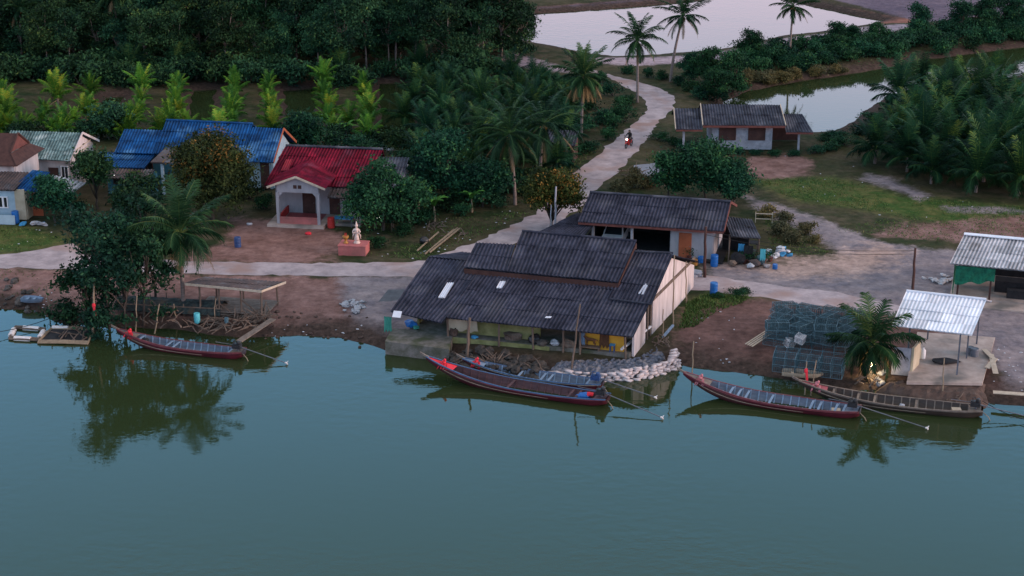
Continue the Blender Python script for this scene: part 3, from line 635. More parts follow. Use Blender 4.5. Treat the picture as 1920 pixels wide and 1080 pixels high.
def garage():
    fr = Frame(1084, 416, 3.5, -14); t = fthing('carport_house', 'long dark roofed house with open carports and an orange door beside the road', 'house', fr)
    eL, eR = fr.z(1084, 416, 3.5), fr.z(1357, 434, 3.5); rR = fr.v(1370, 379, 3.7); rL = fr.v(1106, 361, 3.7)
    L = eR.x; dz = (rR.z + rL.z) / 2 - eL.z; zr = rR.z
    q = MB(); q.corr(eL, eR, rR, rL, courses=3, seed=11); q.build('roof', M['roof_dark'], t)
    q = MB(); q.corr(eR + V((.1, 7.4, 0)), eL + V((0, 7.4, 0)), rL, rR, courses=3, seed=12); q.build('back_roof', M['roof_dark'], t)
    q = MB(); ridge_cap(q, rL + V((0, 0, .06)), rR + V((0, 0, .06))); q.build('ridge', M['roof_grey'], t)
    q = MB(); board(q, eL + V((0, .06, -.13)), eR + V((0, .06, -.13)), .06, .2)
    board(q, eR + V((.03, .1, -.02)), rR + V((.03, 0, -.02)), .07, .2); board(q, rR + V((.03, 0, -.02)), eR + V((.13, 7.3, -.05)), .07, .2); q.build('fascia', M['redtrim'], t)
    d0, d1 = fr.v(1257, 470, 1.0).x, fr.v(1336, 470, 1.0).x; zw = eL.z
    q = MB(); wall(q, (d0, 1.0), (d1, 1.0), -.05, zw + .2); wall(q, (d1, 1.07), (d1, 6.6), -.05, zw); wall(q, (d0, 1.07), (d0, 6.6), -.05, zw)
    vslab(q, [(d1, 1.07, zw), (d1, 6.6, zw), (d1, 3.7, zr - .2)], (1, 0, 0), .13); q.build('wall', M['white'], t)
    q = MB(); wall(q, (.6, 6.6), (d0 - .1, 6.6), -.05, zw); wall(q, (.6, 1.5), (.6, 6.5), -.05, 1.2); q.build('back_wall', M['dark'], t)  # shade of the carport interior put into the wall colour
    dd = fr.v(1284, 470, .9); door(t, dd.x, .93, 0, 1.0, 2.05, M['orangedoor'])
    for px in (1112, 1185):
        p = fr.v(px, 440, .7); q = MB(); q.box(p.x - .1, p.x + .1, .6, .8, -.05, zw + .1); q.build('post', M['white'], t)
    q = MB(); q.box(-.2, L, .3, 6.7, -.08, .03); q.build('floor', M['dark'], t)  # floor colour darkened to stand for the shade in the carport
    # right lean-to
    q = MB(); a, b = fr.z(1371, 442, 3.1), fr.z(1426, 447, 2.6); q.corr(a + V((.0, -.2, 0)), b, b + V((-1.1, 3.2, .5)), V((d1 + .35, 4.2, zw + .05)), courses=2, seed=13)
    q.build('lean_to_roof', M['roof_grey'], t)
    for p in (a, b):
        m = MB(); m.tube([(p.x - .15, p.y + .3, -.05), (p.x - .15, p.y + .3, p.z)], .07, 6); m.build('post', M['wood'], t)
    q = MB(); wall(q, (d1 + .4, 4.3), (b.x - 1.0, 3.4), -.05, 2.2); q.build('lean_to_shade_wall', M['dark'], t)  # dark wall added to stand for the shadow beneath the lean-to
    # left low lean-to
    q = MB(); a, b = fr.z(1010, 436, 2.6), fr.z(1092, 446, 2.9); q.corr(a, b, b + V((.6, 4.4, .5)), a + V((2.3, 4, .6)), courses=2, seed=14); q.build('lean_to_roof', M['roof_dark'], t, label='low dark lean-to on the left under the tree')
    return fr, t, d0, d1, zw
GF, GT, GD0, GD1, GZW = garage()

def red_house():
    fr = Frame(496, 347, 3.6, -8); t = fthing('red_roof_house', 'single storey house with a red corrugated roof and a gabled front porch', 'house', fr)
    eL, eR = fr.z(496, 347, 3.6), fr.z(690, 352, 3.6); rL = fr.v(536, 274, 3.8); rR = fr.v(718, 281, 3.8)
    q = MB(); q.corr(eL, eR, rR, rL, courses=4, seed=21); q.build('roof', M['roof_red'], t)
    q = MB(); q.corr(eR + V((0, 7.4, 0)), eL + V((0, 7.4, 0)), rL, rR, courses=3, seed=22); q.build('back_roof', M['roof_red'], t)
    q = MB(); ridge_cap(q, rL + V((0, 0, .08)), rR + V((0, 0, .08))); n = int((rR - rL).length / .7)
    for i in range(n): c = rL.lerp(rR, (i + .5) / n); q.blob(c + V((0, 0, .17)), (.09, .07, .07), i, 0.1, 1)
    q.build('ridge', M['roof_grey'], t)
    pl = lambda x, y: fr.plane(x, y, eL, eR, rR, .08)
    q = MB(); q.corr(pl(527, 320), pl(541, 320), pl(549, 299), pl(537, 299), courses=1, pitch=.2, amp=.03); q.build('roof_patch', M['roof_redlight'], t)
    # porch gable
    ua, ub = fr.v(522, 360, -2.0).x, fr.v(598, 360, -2.0).x; uc = (ua + ub) / 2; vf = -2.3
    fz = fr.v(546, 331, vf - .5).z; ez = fr.v(606, 354, vf - .4).z
    for sgn, ue in ((1, ub + .75), (-1, ua - .75)):
        q = MB(); e0, e1 = V((ue, vf - .5, ez)), V((ue, 2.2, ez)); r0, r1 = V((uc, vf - .5, fz)), V((uc, 3.0, fz))
        (q.corr(e0, e1, r1, r0, courses=2, seed=23) if sgn > 0 else q.corr(e1, e0, r0, r1, courses=2, seed=24))
        q.build('porch_roof', M['roof_red'], t)
        q = MB(); board(q, e0 + V((0, -.03, -.03)), r0 + V((0, -.03, -.03)), .05, .17); q.build('bargeboard', M['palewood'], t)
    q = MB(); vslab(q, [(ua - .05, vf, 2.85), (ub + .05, vf, 2.85), (ub + .05, vf, ez + .25), (uc, vf, fz - .22), (ua - .05, vf, ez + .25)], (0, 1, 0), .14); q.build('porch_gable', M['white'], t)
    q = MB(); q.box(uc - .35, uc - .05, vf - .09, vf - .072, 3.2, 3.5); q.box(uc + .05, uc + .35, vf - .09, vf - .072, 3.2, 3.5); q.build('vent', M['browndoor'], t)
    for u_ in (ua, ub):
        q = MB(); q.box(u_ - .12, u_ + .12, vf - .12, vf + .12, .1, 2.85); q.build('column', M['white'], t)
        s = 1 if u_ == ua else -1; q = MB(); vslab(q, [(u_ + s * .12, vf, 2.45), (u_ + s * .5, vf, 2.849), (u_ + s * .12, vf, 2.849)], (0, 1, 0), .1); q.build('bracket', M['white'], t)
    q = MB(); q.box(ua - .9, ub + .5, vf - .5, 1.0, -.15, .12); q.box(ua - .9, eR.x - .5, vf + 1.6, 1.0, -.15, .119) if False else None; q.build('porch_floor', M['concrete'], t)
    q = MB(); q.box(ua + .13, ub - .13, vf + .13, .8, .121, .135); q.build('tiles', M['redtile'], t)
    q = MB(); q.box(ub + .503, eR.x - .3, -1.6, 1.0, -.15, .1); q.build('terrace', M['concrete'], t)
    # red balustrade between the columns
    q = MB(); q.box(ua + .13, ub - .13, vf - .06, vf + .06, .12, .62); q.box(ua + .13, ub - .13, vf - .09, vf + .09, .62, .7)
    q.build('balustrade', M['pinkpaint'], t)
    q = MB(); q.box(ua - .06, ua + .06, vf + .13, .9, .12, .75); q.build('balustrade', M['redpaint'], t)
    q = MB(); wall(q, (.7, .9), (eR.x - .4, .9), 0, 2.9); wall(q, (.7, 1), (.7, 6.6), 0, 2.6); wall(q, (eR.x - .4, 1), (eR.x - .4, 6.6), 0, 2.6); wall(q, (.7, 6.6), (eR.x - .4, 6.6), 0, 2.6)
    for u_ in (.7, eR.x - .4): vslab(q, [(u_, 1, 2.6), (u_, 6.6, 2.6), (u_, 3.8, rL.z - .25)], (1, 0, 0), .13)
    q.build('wall', M['white'], t)
    door(t, uc + .1, .83, .1, 1.1, 2.0, M['browndoor']); door(t, ub + .6, .83, .1, .9, 2.0, M['browndoor'])
    window(t, ub + 2.6, .83, 1.0, 1.0, 1.0, frame='browndoor', bars=1); window(t, ub + 4.4, .83, 1.0, 1.2, 1.0, frame='browndoor', bars=1)
    # verandah roof strip at the right of the porch
    q = MB(); q.corr((ub + .5, -1.3, 2.2), (eR.x - .2, -1.3, 2.2), (eR.x - .2, .85, 2.65), (ub + .5, .85, 2.65), courses=1, seed=25); q.build('verandah_roof', M['rust'], t)
    for u_ in (eR.x - .4, ub + 3): m = MB(); m.box(u_ - .08, u_ + .08, -1.2, -1.04, .1, 2.2); m.build('post', M['white'], t)
    # grey annexe roof on the right
    a = fr.z(700, 312, 4.3); b = fr.z(783, 316, 4.3)
    q = MB(); q.corr(V((rR.x - 1.4, 2.2, 3.2)), V((rR.x + 2.0, 2.2, 3.2)), V((rR.x + 2.0, 5.2, 4.15)), V((rR.x - 1.4, 5.2, 4.15)), courses=2, seed=26); q.build('annexe_roof', M['roof_grey'], t)
    q = MB(); wall(q, (eR.x - .3, 2.6), (rR.x + 1.7, 2.6), 0, 3.1); wall(q, (rR.x + 1.7, 2.7), (rR.x + 1.7, 6), 0, 3.3); q.build('annexe_wall', M['block'], t)
    return fr, ua, ub, vf
RF, RUA, RUB, RVF = red_house()

def blue_house():
    fr = Frame(290, 287, 4.0, -7); t = fthing('blue_roof_house', 'rambling house with several faded blue corrugated roofs and turquoise walls', 'house', fr)
    eL, eR = fr.z(290, 288, 4.0), fr.z(497, 304, 4.0); rL, rR = fr.v(312, 226, 3.9), fr.v(474, 233, 3.9); eR = V((rR.x - .1 + .2, 0, eL.z))
    q = MB(); q.corr(eL, eR, rR, rL, courses=3, seed=31); q.build('roof', M['roof_blue'], t)
    q = MB(); q.corr(eR + V((0, 7.8, 0)), eL + V((0, 7.8, 0)), rL, rR, courses=3, seed=32); q.build('back_roof', M['roof_blue'], t)
    q = MB(); ridge_cap(q, rL + V((0, 0, .06)), rR + V((0, 0, .06))); q.build('ridge', M['roof_blue'], t)
    # right lower wing
    e2 = fr.v(512, 305, -.2); r2 = fr.v(531, 241, 3.6); r2l = fr.v(470, 238, 3.6)
    q = MB(); q.corr(V((eR.x - .6, -.2, e2.z)), e2, r2, r2l, courses=3, seed=33); q.build('wing_roof', M['roof_blue'], t)
    b2 = V((r2.x + .2, 7.2, e2.z)); q = MB(); q.corr(b2, V((eR.x - .6, 7.2, e2.z)), r2l, r2, courses=2, seed=34); q.build('back_roof', M['roof_blue'], t)
    q = MB(); board(q, r2 + V((.05, 0, -.02)), b2 + V((.05, 0, -.02)), .06, .22); board(q, e2 + V((.05, 0, -.02)), r2 + V((.05, 0, -.02)), .06, .2); q.build('bargeboard', M['orangedoor'], t)
    # left wing
    e3l, e3r = fr.z(215, 286, 4.0), fr.z(300, 289, 4.0); r3l, r3r = fr.v(234, 242, 3.0), fr.v(306, 247, 3.0)
    q = MB(); q.corr(e3l, V((eL.x - .02, e3r.y, e3l.z)), V((r3r.x, 3, r3l.z)), r3l, courses=2, seed=35); q.build('wing_roof', M['roof_blue'], t)
    q = MB(); q.corr(V((eL.x, 6, e3l.z)), e3l + V((0, 6, 0)), r3l, V((r3r.x, 3, r3l.z)), courses=2, seed=36); q.build('back_roof', M['roof_blue'], t)
    # lower left roof and grey verandah below it
    a = fr.z(172, 303, 3.2); b = fr.z(285, 306, 3.2); d = fr.v(196, 273, 1.6)
    q = MB(); q.corr(V((a.x, -2.6, 2.4)), V((b.x, -2.6, 2.4)), V((b.x + .2, .2, 3.0)), V((a.x + .6, .2, 3.0)), courses=2, seed=37); q.build('lower_roof', M['roof_blue'], t)
    q = MB(); q.corr(V((a.x + 1.6, -4.4, 1.9)), V((b.x + .9, -4.4, 1.9)), V((b.x + .9, -2.45, 2.3)), V((a.x + 1.6, -2.45, 2.3)), courses=1, seed=38); q.build('verandah_roof', M['rust'], t)
    # little blue dormer gable over the front
    c = fr.v(407, 262, 1.0); q = MB(); 
    q.corr(V((c.x + 1.1, -.6, c.z - .75)), V((c.x + 1.1, 2.4, c.z - .75)), V((c.x, 2.6, c.z)), V((c.x, -.6, c.z)), courses=1, pitch=.25); q.corr(V((c.x - 1.1, 2.4, c.z - .75)), V((c.x - 1.1, -.6, c.z - .75)), V((c.x, -.6, c.z)), V((c.x, 2.6, c.z)), courses=1, pitch=.25)
    q.build('porch_roof', M['roof_blue'], t)
    q = MB(); board(q, (c.x - 1.15, -.63, c.z - .8), (c.x, -.63, c.z - .02), .05, .14); board(q, (c.x + 1.15, -.63, c.z - .8), (c.x, -.63, c.z - .02), .05, .14); q.build('bargeboard', M['whiteblue'], t)
    zw = eL.z
    q = MB(); wall(q, (e3l.x + .4, .8), (eR.x - .8, .8), 0, zw + .2); wall(q, (e3l.x + .4, 1), (e3l.x + .4, 5), 0, zw); q.build('wall', M['cyanwall'], t)
    q = MB(); uw = e2.x - .3; wall(q, (eR.x - .73, .5), (uw, .5), 0, e2.z + .1); wall(q, (uw, .6), (uw, 6.6), 0, e2.z); vslab(q, [(uw, .6, e2.z), (uw, 6.6, e2.z), (uw + .05, 3.6, r2.z - .25)], (1, 0, 0), .13); q.build('wall', M['whiteblue'], t)
    door(t, uw - .65, .42, 0, .8, 2.4, M['browndoor']); window(t, uw + .08, 3.0, 1.2, .9, 1.2, (1, 0), 'browndoor')
    p = fr.v(306, 340, -2.2); q = MB(); q.box(p.x - .12, p.x + .12, -2.3, -2.1, -.05, 2.9); q.build('column', M['whiteblue'], t)
    q = MB(); q.slab([(p.x - .9, -2.6, 3.0), (p.x + 1.8, -2.6, 3.0), (p.x + 1.4, .7, 3.5), (p.x - .5, .7, 3.5)], .12); q.build('canopy', M['rust'], t)
    window(t, p.x - 2.4, .72, 1.0, 1.1, 1.1, frame='browndoor'); window(t, p.x + 3, .72, 1.0, 1.1, 1.1, frame='browndoor')
    q = MB(); lw = fr.v(285, 350, -2.4).x; wall(q, (a.x + 2.1, -2.6), (lw + .6, -2.6), 0, 2.1); q.build('lower_wall', M['cyanwall'], t)
    window(t, a.x + 3.3, -2.68, .9, 1.3, .9, frame='browndoor')
    return fr
blue_house()

def white_house():
    fr = Frame(65, 297, 4.0, -7); t = fthing('green_roof_house', 'white plastered house with a pale green corrugated roof and a gable end to the right', 'house', fr)
    eL, eR = fr.z(45, 296, 4.0), fr.z(131, 302, 4.0); rR = fr.v(154, 249, 3.2); rL = fr.v(45, 247, 3.2); eL = V((rL.x - 1.2, 0, eR.z)); rL = V((rL.x - 1.2, 3.2, rR.z))
    q = MB(); q.corr(eL, eR, rR, rL, courses=3, seed=41); q.build('roof', M['roof_green'], t)
    be = V((rR.x + .2, 6.6, eR.z)); q = MB(); q.corr(be, V((eL.x, 6.6, eR.z)), rL, rR, courses=2, seed=42); q.build('back_roof', M['roof_green'], t)
    q = MB(); board(q, eR + V((.04, 0, 0)), rR + V((.04, 0, 0)), .06, .2); board(q, rR + V((.04, 0, 0)), be + V((.04, 0, 0)), .06, .2); q.build('bargeboard', M['pinkwall'], t)
    uw = eR.x - .35; q = MB(); wall(q, (eL.x + .3, .5), (uw, .5), 0, eR.z + .1); wall(q, (uw, .6), (uw, 6), 0, eR.z); vslab(q, [(uw, .6, eR.z), (uw, 6, eR.z), (uw, 3.2, rR.z - .22)], (1, 0, 0), .13); q.build('wall', M['pinkwall'], t)
    q = MB(); q.box(uw + .07, uw + .12, 1.2, 5.5, eR.z + .35, eR.z + .43); q.box(uw + .07, uw + .12, .7, 5.8, eR.z - .05, eR.z + .04); q.build('trim', M['palewood'], t)
    door(t, uw - 1.6, .42, 0, .9, 2.2, M['browndoor']); window(t, uw - .55, .42, 1.2, .7, 1.2, frame='whitepaint'); window(t, uw + .08, 1.4, 1.4, .8, 1.0, (1, 0), 'whitepaint'); window(t, uw + .08, 3.9, 1.4, .8, 1.0, (1, 0), 'whitepaint')
white_house()

def brown_house():
    fr = Frame(0, 410, G, -6); t = fthing('brown_roof_house', 'white house with dark brown gabled roof and blue sheeted porch at the left edge', 'house', fr)
    F0, F1, T = fr.z(-130, 308, 5.0), fr.z(32, 311, 5.0), fr.z(84, 278, 5.0); vr = (F1.y + T.y) / 2 + .2
    Ap = fr.v(34, 250, vr); RL = V((F0.x, vr, Ap.z)); g0 = fr.plane(20, 287, F0, F1, Ap); g1 = fr.v(55, 268, vr + 1.6)
    q = MB(); q.slab([F0, F1, g0, Ap, RL], .08); BL = V((F0.x, T.y, T.z)); q.slab([g1, T, BL], .08); q.slab([Ap + V((0, .01, 0)), g1, BL, RL], .08); q.build('roof', M['roof_brown'], t)
    q = MB(); q.slab([F1 + V((.01, 0, -.004)), T, g1 + V((.01, 0, 0)), g0 + V((.01, 0, 0))], .08); q.build('skirt_roof', M['roof_brown'], t)
    q = MB(); vslab(q, [g0 + V((-.1, 0, 0)), g1 + V((-.1, 0, 0)), Ap + V((-.1, 0, -.05))], (1, 0, 0), .08); q.build('gable', M['redtrim'], t)
    q = MB(); board(q, Ap + V((0, 0, .05)), g0 + V((0, 0, .05)), .1, .1); board(q, Ap + V((0, 0, .05)), g1 + V((0, 0, .05)), .1, .1); board(q, F1 + V((0, 0, .03)), g0 + V((0, 0, .03)), .1, .06); q.build('ridge', M['browndoor'], t)
    zt = F1.z - .08; c0, c1 = (F1.x - .45, F1.y + .5), (T.x - .55, T.y - .5)
    q = MB(); wall(q, (F0.x, c0[1]), c0, 0, zt); wall(q, (c0[0], c0[1] + .08), c1, 0, zt); q.build('wall', M['pinkwall'], t)
    x1 = fr.v(31, 400, 0).x; x2 = fr.v(50, 400, 0).x; ze = 2.65
    q = MB(); q.corr(V((F0.x, -.4, ze)), V((x1 + .2, -.4, ze)), V((x1 + .6, c0[1] - .1, ze + .8)), V((F0.x, c0[1] - .1, ze + .8)), courses=1, seed=54); q.build('porch_roof', M['rust'], t)
    A, B_ = fr.z(32, 348, G + ze - .05), fr.z(69, 361, G + ze - .2); C_, D_ = fr.v(94, 322, B_.y + 2.6), fr.v(62, 318, B_.y + 2.6)
    q = MB(); q.corr(V((A.x, B_.y, A.z)) + V((0, .2, .05)), B_ + V((0, 0, .05)), C_, D_, courses=2, seed=55); q.build('porch_roof', M['roof_blue'], t, label='bright blue porch sheets')
    q = MB(); a_ = fr.z(130, 366, G + 2.0); q.corr(B_ + V((.1, .3, -.35)), a_, fr.v(161, 343, a_.y + 2.2), C_ + V((.1, .3, -.35)), courses=1, seed=56); q.build('awning', M['roof_galv'], t, label='low grey awning on the right')
    m = MB(); m.tube([(a_.x - .1, a_.y + .2, -.1), (a_.x - .1, a_.y + .2, a_.z - .05)], .06, 6); m.build('post', M['cream'], t)
    q = MB(); wall(q, (F0.x, 0), (x1, 0), 0, ze + .1); q.build('porch_wall', M['whiteblue'], t)
    q = MB(); wall(q, (x1 + .003, 0), (x2, 0), 0, ze); wall(q, (x2, .08), (x2, c0[1] - .1), 0, ze); q.build('side_wall', M['cream'], t)
    door(t, x2 + .55, 1.2, 0, .9, 2.0, M['orangedoor'])
    for px in (2, 11): window(t, fr.v(px, 380, -.07).x, -.07, 1.0, .42, 1.0, frame='whitepaint', bars=0)
    q = MB(); wall(q, (F0.x, -1.2), (x1 + .3, -1.2), -.1, .7, .1); q.build('yard_wall', M['whiteblue'], t)
brown_house()

def grey_house():
    fr = Frame(1318, 235, 3.5, -1); t = fthing('block_house', 'grey concrete block house with a stepped grey roof by the canal', 'house', fr)
    eL, eR = fr.z(1328, 233, 3.5), fr.z(1466, 234, 3.5); rL, rR = fr.v(1314, 195, 3.2), fr.v(1462, 197, 3.2)
    eL = V((rL.x, 0, eL.z)); eR = V((rR.x + .2, 0, eL.z)); zr = rR.z
    q = MB(); q.corr(eL, eR, rR, rL, courses=2, seed=61); q.build('roof', M['roof_grey'], t)
    q = MB(); q.corr(eR + V((0, 6.4, 0)), eL + V((0, 6.4, 0)), rL, rR, courses=2, seed=62); q.build('back_roof', M['roof_grey'], t)
    l0, l1 = fr.z(1268, 241, 3.1), fr.v(1264, 203, 3.0)
    q = MB(); q.corr(V((l1.x, -.1, l0.z)), V((eL.x - .05, -.1, l0.z)), V((eL.x - .05, 3.0, l1.z)), V((l1.x, 3.0, l1.z)), courses=2, seed=63); q.corr(V((eL.x - .05, 6.2, l0.z)), V((l1.x, 6.2, l0.z)), V((l1.x, 3.0, l1.z)), V((eL.x - .05, 3.0, l1.z)), courses=2, seed=64); q.build('wing_roof', M['roof_grey'], t)
    r0, r1 = fr.z(1520, 244, 2.9), fr.v(1503, 213, 2.6)
    q = MB(); q.corr(V((eR.x + .05, -.2, r0.z)), V((r0.x + .1, -.2, r0.z)), V((r1.x, 2.4, r1.z)), V((eR.x + .05, 2.4, r1.z)), courses=2, seed=65); q.corr(V((r0.x + .1, 5, r0.z)), V((eR.x + .05, 5, r0.z)), V((eR.x + .05, 2.4, r1.z)), V((r1.x, 2.4, r1.z)), courses=2, seed=66); q.build('wing_roof', M['roof_grey'], t)
    q = MB(); board(q, eL + V((0, -.03, -.12)), eR + V((0, -.03, -.12)), .05, .2); board(q, V((l1.x, -.13, l0.z - .1)), V((eL.x - .05, -.13, l0.z - .1)), .05, .16); board(q, V((eR.x + .05, -.23, r0.z - .1)), V((r0.x + .1, -.23, r0.z - .1)), .05, .16); q.build('fascia', M['redtrim'], t)
    q = MB(); board(q, eL + V((-.04, 0, .04)), rL + V((-.04, 0, .04)), .08, .14); board(q, eR + V((.04, 0, .04)), rR + V((.04, 0, .04)), .08, .14); board(q, V((l1.x - .04, -.1, l0.z + .04)), V((l1.x - .04, 3, l1.z + .04)), .08, .14); q.build('bargeboard', M['palewood'], t)
    a, b = fr.v(1335, 260, .9).x, fr.v(1447, 260, .9).x
    q = MB(); wall(q, (a, .9), (b, .9), 0, eL.z + .1); wall(q, (a, 1), (a, 5.6), 0, eL.z); wall(q, (b, 1), (b, 5.6), 0, eL.z)
    wall(q, (a, 5.6), (b, 5.6), 0, eL.z)
    for u_ in (a, b): vslab(q, [(u_, 1, eL.z), (u_, 5.6, eL.z), (u_, 3.2, zr - .25)], (1, 0, 0), .13)
    q.build('wall', M['block'], t)
    for px in (1364, 1419): window(t, fr.v(px, 250, .8).x, .82, .95, 1.65, 1.25, frame='browndoor', pane='browndoor', bars=1)
    for px in (1282, 1498):
        p = fr.v(px, 260, .3); m = MB(); m.box(p.x - .1, p.x + .1, .3, .5, -.05, r0.z - .05); m.build('post', M['block'], t)
    q = MB(); wall(q, (b + .2, 4.6), (r0.x - .5, 4.6), 0, 2.0); q.build('back_wall', M['browndoor'], t)
grey_house()

def shed():
    fr = Frame(1672, 610, 3.95, -18); t = fthing('open_shed', 'open shed with a white metal roof on thin posts over a concrete platform', 'shed', fr)
    eL, eR = fr.z(1672, 609, 3.95), fr.z(1822, 631, 3.95); rL, rR = fr.v(1701, 547, 3.5), fr.v(1851, 561, 3.5); eL = V((.0, 0, eR.z)); eR = V((eR.x, -.25, eR.z))
    rL = V((rL.x - .05, 3.5, (rL.z + rR.z) / 2)); rR = V((rR.x - .05, 3.4, rL.z))
    q = MB(); q.corr(eL, eR, rR, rL, courses=4, seed=71, pitch=.24, amp=.03); q.build('roof', M['roof_white'], t)
    q = MB(); q.corr(rR + V((.3, 3.0, -1.15)), rL + V((.3, 3.0, -1.15)), rL, rR, courses=1, seed=72, pitch=.24); q.build('back_roof', M['roof_white'], t)
    q = MB(); ridge_cap(q, rL + V((0, 0, .05)), rR + V((0, 0, .05)), .09); q.build('ridge', M['roof_white'], t)
    for (px, py), zt in (((1794, 703), eR.z), ((1812, 672), eR.z + .8), ((1831, 645), rR.z - .4), ((1739, 636), rL.z - .2), ((1700, 690), eL.z)):
        p = fr.z(px, py, .95); pl_z = eL.z + (rL.z - eL.z) * max(0, min(1.0, p.y / 3.5)) - .1
        if p.y > 3.5: pl_z = rL.z - (p.y - 3.5) * .37 - .1
        q = MB(); q.box(p.x - .05, p.x + .05, p.y - .05, p.y + .05, 0, pl_z); q.build('post', M['steel'], t)
    w0, w1 = fr.z(1672, 690, .95), fr.z(1708, 692, .95)
    q = MB(); wall(q, (w0.x, w0.y - .2), (w1.x - .05, w1.y - .3), -.3, 1.6, .15); q.build('block_wall', M['block'], t)
    q = MB(); wall(q, (w1.x + .06, w1.y - .4), (w1.x + .35, w1.y + 1.0), -.3, 1.7, .16); q.build('wall', M['cream'], t)
    P = [fr.z(x, y, .97) for x, y in ((1700, 716), (1842, 718), (1866, 632), (1720, 622))]
    q = MB(); q.hexa([V((p.x, p.y, -.12)) for p in P], [V((p.x, p.y, .06)) for p in P]); q.build('platform', M['concrete'], t)
    return fr
SF = shed()

def right_shed():
    fr = Frame(1781, 494, 3.6, -16.5); t = fthing('market_shed', 'open shed with a galvanised corrugated roof and a green shade net at the right edge', 'shed', fr)
    eL, eR = V((0, 0, 2.7)), V((9, -.3, 2.7)); r = fr.v(1820, 442, 3.4); rL = V((.75, 3.4, r.z)); rR = V((9.6, 3.2, r.z))
    q = MB(); q.corr(eL, eR, rR, rL, courses=4, seed=81, pitch=.26); q.build('roof', M['roof_galv'], t)
    q = MB(); q.corr(rR + V((0, 3.4, -1.3)), rL + V((0, 3.4, -1.3)), rL, rR, courses=3, seed=82, pitch=.26); q.build('back_roof', M['roof_galv'], t)
    q = MB(); board(q, rL + V((0, .1, .09)), rR + V((0, .1, .09)), .5, .06); q.build('ridge', M['roof_white'], t)
    for u_, v_ in ((.7, .3), (3.0, .3), (5.6, .2), (.8, 5.4), (5.6, 5.4)):
        q = MB(); q.box(u_ - .07, u_ + .07, v_ - .07, v_ + .07, -.05, 2.7 + (.0 if v_ > 2 else .1)); q.build('post', M['browndoor'], t)
    n = MB(); a = []
    W_, H_ = 14, 6
    for j in range(H_ + 1):
        for i in range(W_ + 1):
            u_ = .45 + i * .2; z_ = 2.55 - j * .24 * (1 - .3 * (i / W_)) - .1 * math.sin(i * .9) * (j / H_); a.append((u_, .12 + .05 * math.sin(i * 1.3 + j), z_))
    n.add(a, [(j * (W_ + 1) + i, j * (W_ + 1) + i + 1, (j + 1) * (W_ + 1) + i + 1, (j + 1) * (W_ + 1) + i) for j in range(H_) for i in range(W_)])
    for k, v_ in enumerate(np.linspace(.1, 3.0, 9)): pass
    b = []
    for j in range(8):
        for i in range(10): b.append((.35 + .05 * math.sin(i * 1.7), .2 + i * .35, 2.6 - j * .33))
    n.add(b, [(j * 10 + i, j * 10 + i + 1, (j + 1) * 10 + i + 1, (j + 1) * 10 + i) for j in range(7) for i in range(9)])
    n.build('shade_net', M['greennet'], t)
    q = MB(); q.box(.2, 9, .2, 6.4, -.1, .08); q.box(1.2, 9, -1.4, .197, -.1, .02); q.build('floor', M['concrete'], t)
    q = MB(); wall(q, (.8, 6.2), (9, 6.2), .08, 2.0); q.build('back_wall', M['dark'], t)  # dark interior of the shed painted into its wall colour as shade
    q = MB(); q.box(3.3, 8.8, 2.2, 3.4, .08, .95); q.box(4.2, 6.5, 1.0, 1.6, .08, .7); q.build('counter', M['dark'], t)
    return fr
TF = right_shed()

def pavilion():
    fr = Frame(347, 531, 3.1, -11, base=.1); t = fthing('waterside_shelter', 'small open shelter with a flat dark roof on crooked timber posts over the mud bank', 'shelter', fr)
    a, b = fr.z(347, 531, 3.1), fr.z(490, 545, 3.1); c, d = fr.v(535, 530, 3.4), fr.v(386, 517, 3.4); zc = (c.z + d.z) / 2; c.z = d.z = zc
    q = MB(); q.corr(a, b, c, d, courses=2, seed=91, amp=.03); q.build('roof', M['rust'], t)
    q = MB(); board(q, a + V((0, -.03, -.06)), b + V((0, -.03, -.06)), .05, .16); board(q, b + V((.03, 0, -.05)), c + V((.03, 0, -.05)), .05, .16); q.build('fascia', M['palewood'], t)
    for u_, v_ in ((.9, .4), (2.4, .35), (4.0, .4), (5.6, .3), (1.2, 3), (3.2, 3.1), (5.8, 3)):
        z_ = a.z + (c.z - a.z) * v_ / 3.4; q = MB(); q.tube([(u_ + rng.uniform(-.15, .15), v_, -.9), (u_, v_, z_ - .06)], .07, 7); q.build('post', M['wood'], t)
    q = MB()
    for k in range(9): q.box(.5, 5.9, .2 + k * .34, .5 + k * .34, .88 + .01 * (k % 2), .93 + .01 * (k % 2), rng.random())
    q.build('deck', M['plank'], t)
    q = MB()
    for u0, u1, v0, z0, z1 in ((.9, 2.4, .3, .4, 1.5), (2.4, 4, .3, 1.5, .3), (4, 5.6, .3, .3, 1.4), (5.6, 5.9, .3, .2, 1.9), (4.1, 5.3, .25, 1.9, 1.0), (.7, 5.8, .28, .75, .7), (.7, 5.8, .28, .45, .5), (5.2, 6.3, .1, -.3, .9)): board(q, (u0, v0, z0), (u1, v0 + .03, z1), .05, .08)
    q.build('brace', M['wood'], t)
    return fr
PF = pavilion()

